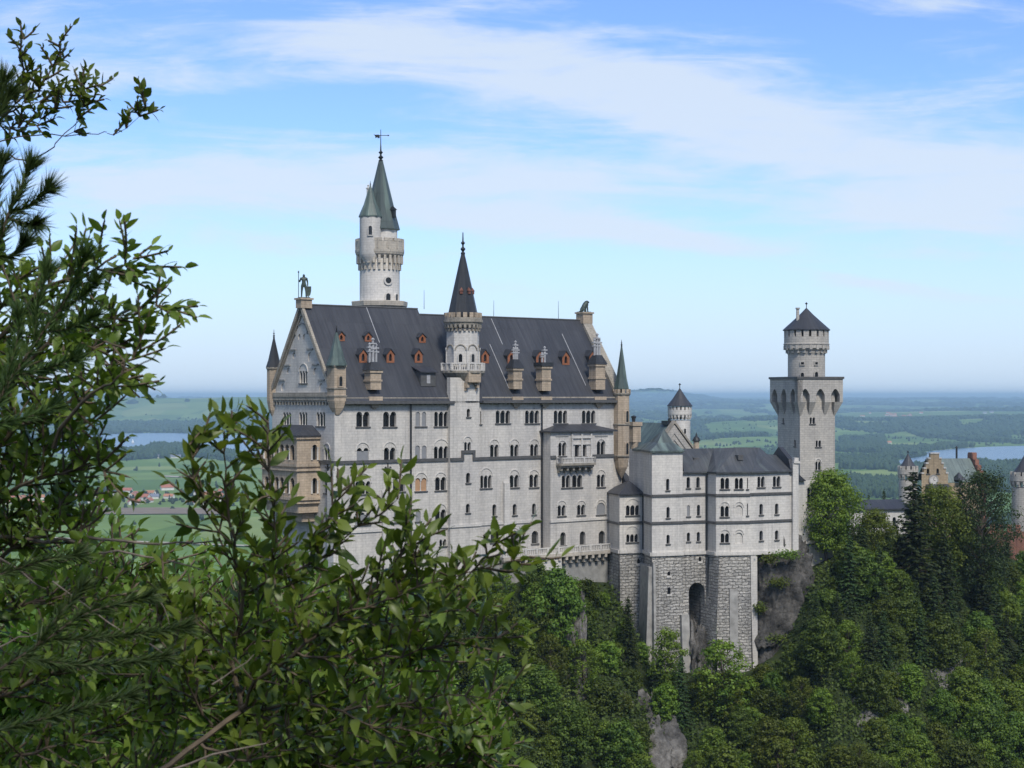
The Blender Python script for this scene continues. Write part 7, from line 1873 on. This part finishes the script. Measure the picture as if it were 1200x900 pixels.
# ivy tufts and grass ledges on the cliff
for i, (u, v, w_) in enumerate(((902, 655, 1.6), (922, 650, 2.4), (912, 682, 2.2), (912, 748, 3.2), (920, 782, 2.4), (890, 712, 1.2))):
    rg = np.random.default_rng(200 + i); Y = 294.5; n = 420
    c = rg.normal(size=(n, 3)) * np.array([w_ * .42, .6, .42]); nn = rg.normal(size=(n, 3)) * .5 + np.array([0, -.4, .8]); nn /= np.linalg.norm(nn, axis=1, keepdims=True)
    v_, f_ = leaf_quads(c, nn, rg.uniform(.2, .5, n), rg); o = mesh_np('grass_tuft', v_, f_, MT['leaf_a'], rg.uniform(.2, 1, n)); o.location = ((u - HU) / F * Y, Y, -(v - HV) / F * Y)
    tag(o, 'small green tuft growing on a ledge of the dark cliff', 'grass tuft', 'tufts on the dark cliff')

# ================================================================== HAZE
m, t, b = new_mat('haze'); t.nodes.remove(b)
pv = t.nodes.new('ShaderNodeVolumePrincipled'); pv.inputs['Color'].default_value = (0.54, 0.80, 1.0, 1); pv.inputs['Density'].default_value = 6.2e-5; pv.inputs['Anisotropy'].default_value = 0.0
t.links.new(pv.outputs[0], t.nodes['Material Output'].inputs['Volume'])
hz = MB(); hz.box(-46000, -46000, VZ - 3, 46000, 46000, 56); ho = hz.build('haze', m); tag(ho, 'thin pale blue air over the whole valley', 'haze', kind='stuff')
# ================================================================== FOREGROUND SHRUBS
def wpt(u, v, Y): return np.array([(u - HU) / F * Y, Y, -(v - HV) / F * Y])
def leaf_mesh(name, B, D, Nn, Ls, Ws, shade, mat, parent, rg):
    """pointed leaves folded along the midrib; B base, D direction, Nn face normal"""
    n = len(B); D = D / np.linalg.norm(D, axis=1, keepdims=True)
    S = np.cross(D, Nn); S /= np.linalg.norm(S, axis=1, keepdims=True) + 1e-9; Nn = np.cross(S, D)
    ts = np.array([0, .22, .5, .78, 1.0]); ws = np.array([0, .78, 1.0, .62, 0])
    curl = rg.uniform(-.30, .62, n)
    vs = np.zeros((n, 11, 3))
    def mid(t): return B + D * (Ls * t)[:, None] - Nn * (curl * Ls * t * t)[:, None]
    for i, t in enumerate(ts): vs[:, i] = mid(np.full(n, t))
    fold = rg.uniform(.05, .75, n)
    for i in range(3):
        w_ = Ws * .5 * ws[i + 1]
        vs[:, 5 + i] = vs[:, i + 1] + S * w_[:, None] + Nn * (w_ * fold)[:, None]
        vs[:, 8 + i] = vs[:, i + 1] - S * w_[:, None] + Nn * (w_ * fold)[:, None]
    f = [(0, 1, 5, 5), (1, 2, 6, 5), (2, 3, 7, 6), (3, 4, 7, 7), (0, 8, 1, 1), (8, 9, 2, 1), (9, 10, 3, 2), (10, 4, 3, 3)]
    tri = []
    for q in f:
        if q[2] == q[3]: tri.append(q[:3])
        else: tri += [(q[0], q[1], q[2]), (q[0], q[2], q[3])]
    tri = np.array(tri); Fc = (np.arange(n)[:, None, None] * 11 + tri[None]).reshape(-1, 3)
    o = mesh_np(name, vs.reshape(-1, 3), Fc, MT[mat], np.repeat(shade, len(tri)), parent, smooth=True)
    return o
def densify(path, step):
    P = [wpt(p[0], p[1], p[2]) for p in path]; Rr = [p[3] for p in path]
    out, rad_ = [], []
    n = len(P)
    for i in range(n - 1):
        p0, p1, p2, p3 = P[max(i - 1, 0)], P[i], P[i + 1], P[min(i + 2, n - 1)]
        k = max(2, int(np.linalg.norm(p2 - p1) / step))
        for j in range(k):
            t = j / k
            out.append(0.5 * ((2 * p1) + (-p0 + p2) * t + (2 * p0 - 5 * p1 + 4 * p2 - p3) * t * t + (-p0 + 3 * p1 - 3 * p2 + p3) * t ** 3)); rad_.append(Rr[i] * (1 - t) + Rr[i + 1] * t)
    out.append(P[-1]); rad_.append(Rr[-1])
    return out, rad_
def leafy(name, label, cat, paths, leafL, asp, seed, spacing, twigL, mat='leaf_near', bark='twig', spread=0.11, root_=None, tip_bias=0.35, leafstep=0.36, group=None, inner=0.0):
    """shrub: branch paths given as (u, v, distance, radius[, leafy flag]); twigs with leaves grow along them"""
    rg = np.random.default_rng(seed)
    base = root_ if root_ is not None else wpt(*paths[0][0][:3])
    o = thing(name, label, cat, tuple(base), 0, group)
    st = MB(); B, D, Nn, Ls, Sh = [], [], [], [], []
    view = lambda p: -p / np.linalg.norm(p)
    for path in paths:
        bare = any(len(p) > 4 for p in path)
        pts, rads = densify([p[:4] for p in path], 0.05)
        wob = rg.normal(0, 1, (len(pts), 3)) * 0.0035 * min(2, path[0][2] / 4)
        pts = [p + w_ for p, w_ in zip(pts, wob)]
        if spacing > 5:                       # bare boughs: one part each
            bm_ = MB(); bm_.tube([tuple(p - base) for p in pts], [r_ * .62 for r_ in rads], 6); bm_.build('bough', MT[bark], o, smooth=True, zoff=0); continue
        st.tube([tuple(p - base) for p in pts], [r_ * .62 for r_ in rads], 6)
        if bare: continue
        n = len(pts); acc = 0.0
        for i in range(1, n):
            seg_ = pts[i] - pts[i - 1]; L_ = np.linalg.norm(seg_)
            if L_ < 1e-6: continue
            T = seg_ / L_; acc += L_
            while acc > spacing:
                acc -= spacing * rg.uniform(.6, 1.5)
                r_ = rg.normal(size=3); r_ -= T * (r_ @ T); r_ /= np.linalg.norm(r_) + 1e-9
                last = i > n - 3
                d = T * rg.uniform(.25, .8) + r_ * rg.uniform(.5, 1.0) + np.array([0, 0, .35]); d /= np.linalg.norm(d)
                tl_ = twigL * rg.uniform(.45, 1.3); nl = max(3, int(tl_ / (leafL * leafstep)))
                bend = rg.normal(size=3) * .25 + np.array([0, 0, .15])
                p0 = pts[i]; tw = [p0]
                for j in range(1, nl + 1):
                    dd = d + bend * (j / nl); dd /= np.linalg.norm(dd); tw.append(tw[-1] + dd * tl_ / nl)
                st.tube([tuple(p - base) for p in tw[::2] + [tw[-1]]], [0.0028 * path[0][2] / 4.5] * len(tw[::2]) + [0.0010 * path[0][2] / 4.5], 4)
                young = rg.uniform(0, 1) < tip_bias; phase = rg.uniform(0, 6.28)
                for j in range(1, nl + 1):
                    dd = tw[j] - tw[j - 1]; dd /= np.linalg.norm(dd) + 1e-9
                    q = rg.normal(size=3); a1 = np.cross(dd, np.array([0.13, 0.21, 1.0])); a1 /= np.linalg.norm(a1) + 1e-9; a2 = np.cross(dd, a1)
                    ph = phase + j * 2.4; sd = a1 * math.cos(ph) + a2 * math.sin(ph)
                    k_ = 1.0 if j < nl else 0.15
                    ld = dd * rg.uniform(.45, .9) + sd * k_ * rg.uniform(.6, 1.0) + rg.normal(size=3) * .12 + np.array([0, 0, .12])
                    nn = np.array([0, 0, .9]) + rg.normal(size=3) * .5 - dd * .3 + view(p0) * .25
                    B.append(tw[j] - base); D.append(ld); Nn.append(nn); Ls.append(leafL * rg.uniform(.42, 1.3) * (0.85 if j > nl - 2 else 1.0))
                    Sh.append(np.clip(rg.normal(.34, .17) + (0.34 if young else 0) * (0.4 + .6 * j / nl), 0, 1))
    if st.v: st.build('stem', MT[bark], o, smooth=True, zoff=0)
    if B:
        B = np.array(B); D = np.array(D); Nn = np.array(Nn); Nn /= np.linalg.norm(Nn, axis=1, keepdims=True); Ls = np.array(Ls)
        leaf_mesh('foliage', B, D, Nn, Ls, Ls * asp * rg.uniform(.65, 1.3, len(Ls)), np.array(Sh), mat, o, rg)
    return o
def piney(name, label, paths, seed, needleL, spacing=0.0011, group=None, tuft=110):
    rg = np.random.default_rng(seed); base = wpt(*paths[0][0][:3]); o = thing(name, label, 'pine', tuple(base), 0, group)
    st = MB(); V, Sh = [], []
    for path in paths:
        pts, rads = densify(path, 0.02); st.tube([tuple(p - base) for p in pts], [max(.0012, r_ * .38) for r_ in rads], 6)
        n = len(pts)
        for i in range(1, n):
            T = pts[i] - pts[i - 1]; T = T / (np.linalg.norm(T) + 1e-9)
            k = int(np.linalg.norm(pts[i] - pts[i - 1]) / spacing) + (tuft if i == n - 1 else 0)
            for _ in range(k):
                r_ = rg.normal(size=3); r_ -= T * (r_ @ T); r_ /= np.linalg.norm(r_) + 1e-9
                d = T * rg.uniform(.55, 1.1) + r_ * rg.uniform(.25, .75); d /= np.linalg.norm(d)
                p = pts[i] - (pts[i] - pts[i - 1]) * rg.uniform(0, 1) - base; L_ = needleL * rg.uniform(.7, 1.15)
                s = np.cross(d, rg.normal(size=3)); s = s / np.linalg.norm(s) * needleL * .036
                V += [p - s, p + s, p + d * L_]; Sh.append(np.clip(rg.normal(.4, .2), 0, 1))
    st.build('branch', MT['bark'], o, smooth=True, zoff=0)
    V = np.array(V); mesh_np('needles', V, np.arange(len(V)).reshape(-1, 3), MT['pine_near'], np.array(Sh), o)
    return o

# ---- centre shrub: upright leafy stems in front of the palace
Yc = 5.0
def gp(u, Y): x = (u - HU) / F * Y; return np.array([x, Y, float(ground(x, Y))])
A0 = [(60, 2500, 4.9, .035, 1), (80, 1700, 4.9, .028, 1), (110, 1200, 4.9, .021, 1), (140, 1000, 4.9, .017, 1), (164, 930, 4.9, .015, 1), (198, 893, 4.9, .0135, 1), (240, 862, 5.0, .0125, 1), (285, 833, 5.1, .014, 1)]
centre = [A0,
    [(285, 833, 5.1, .013), (272, 770, 5.1, .011), (285, 700, 5.05, .009), (270, 630, 5.0, .007), (264, 570, 4.95, .005), (265, 530, 4.95, .0035), (266, 496, 4.9, .0018)],
    [(285, 833, 5.1, .010), (300, 800, 5.0, .009), (345, 765, 4.9, .008), (400, 722, 4.8, .006), (455, 672, 4.75, .004), (474, 622, 4.7, .002)],
    [(400, 722, 4.8, .005), (470, 695, 4.7, .004), (545, 676, 4.6, .003), (618, 650, 4.55, .0015)],
    [(345, 765, 4.9, .006), (450, 772, 4.8, .005), (530, 750, 4.75, .003), (580, 750, 4.7, .0015)],
    [(285, 833, 5.1, .009), (350, 825, 5.0, .008), (440, 830, 4.9, .006), (520, 815, 4.85, .004), (590, 820, 4.8, .0015)],
    [(285, 833, 5.1, .008), (330, 852, 5.1, .006), (372, 880, 5.1, .005), (450, 900, 5.0, .003)],
    [(285, 700, 5.05, .007), (320, 680, 5.0, .006), (372, 655, 4.9, .005), (420, 618, 4.85, .003), (468, 585, 4.8, .0015)],
    [(300, 720, 5.05, .006), (325, 640, 4.9, .005), (318, 580, 4.8, .004), (314, 530, 4.75, .003), (316, 496, 4.7, .0015)],
    [(276, 640, 5.0, .005), (242, 600, 4.95, .004), (228, 560, 4.9, .003), (224, 520, 4.9, .0015)],
    [(272, 770, 5.1, .006), (232, 730, 5.05, .005), (190, 705, 5.0, .003)],
    [(360, 662, 4.9, .005), (372, 625, 4.85, .004), (392, 590, 4.8, .002), (400, 572, 4.8, .001)],
    [(440, 705, 4.75, .004), (480, 670, 4.7, .003), (490, 640, 4.65, .0015)],
    [(520, 700, 4.7, .004), (556, 670, 4.65, .003), (580, 640, 4.6, .0015)],
    [(310, 780, 5.0, .006), (380, 740, 4.9, .005), (470, 725, 4.8, .003), (545, 712, 4.75, .0015)],
    [(230, 870, 5.2, .008), (290, 890, 5.1, .006), (360, 860, 5.0, .005), (470, 850, 4.9, .003), (530, 845, 4.85, .0015)],
    [(250, 850, 5.2, .006), (220, 800, 5.1, .005), (200, 750, 5.0, .003), (180, 720, 5.0, .0015)]]
leafy('leafy_shrub', 'upright leafy shrub with pointed bright leaves in front of the palace', 'shrub', centre, 0.061, 0.40, 1, 0.025, 0.115, leafstep=.25, tip_bias=.5)
centre2 = [[(210, 2000, 6.6, .03, 1), (240, 1000, 6.4, .02, 1), (300, 880, 6.2, .012)],
    [(300, 880, 6.2, .010), (350, 800, 6.1, .008), (420, 750, 6.0, .005), (520, 715, 5.9, .002)], [(300, 880, 6.2, .009), (420, 800, 6.1, .007), (520, 770, 6.0, .003)],
    [(300, 880, 6.2, .009), (280, 780, 6.1, .007), (330, 720, 6.0, .004), (370, 690, 6.0, .002)], [(300, 880, 6.2, .009), (200, 800, 6.2, .007), (120, 740, 6.2, .004), (60, 700, 6.2, .002)],
    [(260, 950, 6.3, .009), (400, 880, 6.2, .006), (540, 850, 6.1, .002)], [(240, 960, 6.4, .009), (130, 860, 6.4, .006), (40, 790, 6.4, .002)], [(300, 880, 6.2, .007), (240, 760, 6.2, .004), (210, 720, 6.2, .002)],
    [(240, 1000, 6.4, .009), (330, 930, 6.3, .006), (460, 905, 6.2, .003), (570, 890, 6.1, .0015)], [(240, 1000, 6.4, .009), (120, 930, 6.4, .006), (10, 890, 6.4, .003)]]
leafy('leafy_shrub', 'darker leafy shrub filling in behind the upright shrub', 'shrub', centre2, 0.066, 0.46, 2, 0.020, 0.24, tip_bias=.15, leafstep=.28)
# ---- left tree: trunk off the picture, boughs reaching in from the left edge
T0 = [(-120, 3000, 5.6, .06, 1), (-95, 900, 5.6, .05, 1), (-80, 500, 5.6, .04, 1), (-70, 200, 5.7, .03, 1), (-50, 60, 5.8, .015, 1)]
left = [T0,
    [(-80, 470, 5.6, .02), (-20, 420, 5.4, .014), (40, 350, 5.2, .009), (90, 322, 5.1, .006), (128, 316, 5.05, .003), (158, 306, 5.0, .0012)],
    [(-80, 520, 5.6, .02), (0, 450, 5.3, .012), (70, 395, 5.2, .008), (130, 372, 5.1, .004), (182, 362, 5.1, .0012)],
    [(70, 395, 5.2, .006), (110, 408, 5.1, .004), (140, 425, 5.0, .003), (165, 410, 5.0, .001)],
    [(-80, 600, 5.6, .018), (0, 520, 5.3, .011), (60, 480, 5.1, .007), (100, 470, 5.0, .004), (132, 455, 4.9, .002)],
    [(-80, 640, 5.6, .018), (10, 580, 5.3, .011), (60, 555, 5.2, .007), (100, 545, 5.1, .003), (120, 552, 5.0, .0015)],
    [(-80, 560, 5.6, .018), (-40, 420, 5.5, .012), (0, 360, 5.4, .007), (20, 325, 5.4, .004)],
    [(-80, 700, 5.6, .018), (0, 650, 5.4, .011), (50, 630, 5.3, .007), (95, 620, 5.2, .003)],
    [(-80, 760, 5.6, .018), (0, 720, 5.4, .011), (70, 700, 5.3, .006), (120, 700, 5.2, .003)],
    [(-60, 480, 5.6, .012), (-10, 470, 5.5, .009), (50, 440, 5.4, .006), (100, 420, 5.3, .002)],
    [(-60, 560, 5.6, .012), (20, 530, 5.5, .008), (60, 510, 5.4, .004), (92, 505, 5.3, .002)],
    [(-60, 620, 5.6, .012), (40, 600, 5.5, .008), (75, 590, 5.4, .005), (100, 580, 5.4, .002)],
    [(-60, 840, 5.6, .014), (40, 800, 5.4, .009), (120, 770, 5.3, .005), (200, 760, 5.2, .002)],
    [(-60, 900, 5.6, .014), (40, 880, 5.4, .009), (140, 850, 5.3, .005), (230, 830, 5.2, .002)],
    [(-60, 950, 5.6, .014), (80, 930, 5.4, .009), (200, 905, 5.3, .005)]]
leafy('leafy_tree', 'leafy tree reaching in from the left edge with dense dark boughs', 'tree', left, 0.047, 0.48, 3, 0.0138, 0.145, tip_bias=.25, leafstep=.33)
top = [[(-90, 420, 7.4, .02, 1), (-60, 300, 7.4, .016, 1), (-30, 210, 7.3, .010, 1), (0, 181, 7.2, .008, 1), (18, 187, 7.2, .006, 1), (45, 183, 7.2, .005, 1), (62, 172, 7.15, .004, 1), (76, 160, 7.1, .0035, 1), (98, 134, 7.1, .003)],
    [(-30, 175, 7.3, .006), (10, 163, 7.2, .005), (60, 157, 7.15, .004), (110, 157, 7.1, .003, 1), (125, 157, 7.1, .003)], [(125, 157, 7.1, .003), (148, 148, 7.05, .002), (171, 125, 7.0, .001)],
    [(-20, 150, 7.3, .005), (10, 130, 7.2, .004), (45, 105, 7.1, .003), (62, 80, 7.1, .002), (70, 58, 7.1, .001)], [(10, 130, 7.2, .004), (24, 95, 7.2, .003), (22, 70, 7.15, .002), (26, 45, 7.1, .001)],
    [(20, 124, 7.2, .003), (60, 112, 7.1, .003), (95, 104, 7.1, .002), (116, 100, 7.1, .001)], [(76, 160, 7.1, .003), (92, 140, 7.05, .002), (100, 110, 7.0, .001)], [(-20, 130, 7.3, .004), (20, 150, 7.2, .003), (50, 140, 7.1, .002), (75, 118, 7.1, .001)]]
leafy('leafy_branch', 'thin airy leafy branch against the sky at the upper left', 'branch', top, 0.046, 0.50, 4, 0.022, 0.085, leafstep=.24, tip_bias=.1)
sprig = [[(60, 520, 3.6, .008, 1), (95, 470, 3.5, .006, 1), (120, 455, 3.45, .004, 1), (140, 442, 3.4, .003), (158, 432, 3.4, .0025), (178, 420, 3.35, .002), (196, 404, 3.3, .001)], [(140, 442, 3.4, .003), (146, 425, 3.4, .002), (150, 408, 3.4, .001)]]
leafy('leafy_sprig', 'close leafy sprig with large leaves pointing right over the lake', 'sprig', sprig, 0.066, 0.38, 6, 0.03, 0.07, leafstep=.36, tip_bias=.1)
# ---- pine boughs among the leaves
pine1 = [[(-40, 330, 4.5, .02), (-5, 290, 4.5, .012), (10, 250, 4.5, .009), (22, 225, 4.5, .007), (36, 195, 4.5, .003)], [(10, 250, 4.5, .006), (35, 240, 4.5, .004), (56, 222, 4.45, .002)], [(10, 255, 4.5, .006), (30, 262, 4.45, .004), (42, 262, 4.4, .002)], [(-10, 290, 4.5, .006), (-5, 230, 4.5, .004), (2, 190, 4.5, .002)], [(-10, 300, 4.5, .006), (15, 300, 4.5, .004), (28, 285, 4.5, .002)],
    [(-30, 180, 4.6, .008), (-8, 140, 4.6, .005), (4, 95, 4.6, .002)], [(-20, 160, 4.6, .006), (0, 130, 4.6, .004), (12, 112, 4.6, .002)]]
piney('pine_bough', 'dark pine bough with long needles at the upper left edge', pine1, 1, .068)
pine2 = [[(-30, 520, 4.35, .02), (10, 450, 4.35, .014), (50, 390, 4.35, .010), (80, 345, 4.35, .007), (100, 300, 4.3, .003)], [(50, 390, 4.35, .007), (80, 385, 4.3, .004), (108, 372, 4.25, .002)], [(40, 400, 4.35, .006), (45, 350, 4.35, .004), (55, 318, 4.35, .002)], [(20, 440, 4.35, .006), (60, 430, 4.3, .004), (88, 420, 4.25, .002)], [(0, 470, 4.35, .006), (20, 400, 4.35, .004), (22, 370, 4.35, .002)], [(70, 365, 4.35, .005), (98, 345, 4.3, .003), (112, 330, 4.25, .002)], [(-20, 500, 4.35, .006), (30, 490, 4.35, .004), (60, 478, 4.35, .002)]]
piney('pine_bough', 'broad pine bough in the middle of the leafy mass at the left', pine2, 2, .062)
pine3 = [[(-30, 800, 4.55, .02), (40, 760, 4.55, .012), (100, 720, 4.55, .008), (170, 700, 4.55, .003)], [(40, 760, 4.55, .007), (70, 720, 4.55, .004), (95, 690, 4.55, .002)], [(20, 770, 4.55, .007), (110, 780, 4.55, .004), (190, 770, 4.55, .002)], [(-20, 680, 4.55, .01), (40, 660, 4.55, .006), (90, 650, 4.55, .002)], [(60, 750, 4.55, .006), (140, 745, 4.55, .004), (215, 735, 4.55, .002)], [(-20, 860, 4.55, .01), (60, 840, 4.55, .006), (150, 815, 4.55, .003)]]
piney('pine_bough', 'shaded pine bough low among the shrubs at the bottom left', pine3, 3, .062)
# ---- dead and bare boughs
dead = [[(-40, 625, 5.4, .012, 1), (40, 632, 5.3, .010, 1), (120, 630, 5.2, .008, 1), (190, 638, 5.15, .006, 1), (264, 635, 5.1, .003, 1)], [(40, 570, 5.2, .005, 1), (52, 620, 5.2, .004, 1), (68, 648, 5.2, .002, 1)], [(120, 645, 5.15, .006, 1), (190, 655, 5.1, .005, 1), (240, 668, 5.1, .002, 1)], [(-20, 640, 5.3, .007, 1), (20, 668, 5.3, .005, 1), (60, 690, 5.3, .003, 1)],
    [(60, 680, 4.7, .003, 1), (125, 728, 4.7, .003, 1), (160, 750, 4.7, .002, 1)], [(175, 754, 4.7, .004, 1), (196, 764, 4.7, .003, 1)], [(80, 750, 4.7, .003, 1), (120, 752, 4.7, .003, 1), (150, 740, 4.7, .002, 1)], [(250, 804, 4.7, .004, 1), (275, 784, 4.7, .003, 1), (300, 770, 4.7, .002, 1)], [(180, 700, 4.7, .002, 1), (195, 715, 4.7, .002, 1), (198, 733, 4.7, .001, 1)],
    [(200, 905, 4.7, .006, 1), (250, 885, 4.7, .005, 1), (310, 872, 4.7, .003, 1)], [(0, 760, 4.7, .004, 1), (20, 748, 4.7, .004, 1), (45, 742, 4.7, .002, 1)]]
leafy('dead_branch', 'bare bleached dead boughs tangled in the shrubs at the lower left', 'branch', dead, .05, .4, 7, 9, .1, bark='deadwood')
# ---- bushes further down the near slope closing the lower left
rg0 = np.random.default_rng(91)
for i, (uc, vc, Y, label) in enumerate(((40, 820, 8.5, 'shaded bush at the bottom left corner'), (180, 830, 9.5, 'shaded bush behind the dead boughs at the bottom'), (330, 840, 10.0, 'dark bush low behind the upright shrub'), (470, 850, 10.5, 'dark bush at the bottom under the palace shrub tips'), (90, 700, 9.0, 'dim bush behind the left tree above the bottom corner'), (250, 720, 11.0, 'dim green bush behind the upright shrub stem'), (400, 770, 11.5, 'dim green bush right of the upright shrub stem'))):
    b0 = (uc, 1500, Y, .03, 1)
    ps = [[b0, (uc, 1100, Y, .022, 1), (uc, vc + 90, Y, .012, 1)]]
    for k in range(9):
        a = -math.pi * (k + .5) / 9; rr_ = rg0.uniform(70, 120)
        e = (uc + rr_ * 1.1 * math.cos(a), vc + 60 + rr_ * 1.25 * math.sin(a), Y + rg0.uniform(-1.0, 1.0), .002)
        mdl = (uc + rr_ * .5 * math.cos(a) + rg0.normal() * 8, vc + 75 + rr_ * .5 * math.sin(a), Y + rg0.uniform(-.4, .4), .006)
        ps.append([(uc, vc + 90, Y, .010), mdl, e])
    for k in range(5):
        e = (uc + rg0.uniform(-110, 110), vc + rg0.uniform(60, 140), Y + rg0.uniform(-.8, .8), .002); ps.append([(uc, vc + 120, Y, .008), ((uc + e[0]) / 2, vc + 100, Y, .005), e])
    leafy('leafy_shrub', label, 'shrub', ps, 0.075, 0.5, 40 + i, 0.030, 0.32, mat='leaf_near', tip_bias=.08, leafstep=.32)
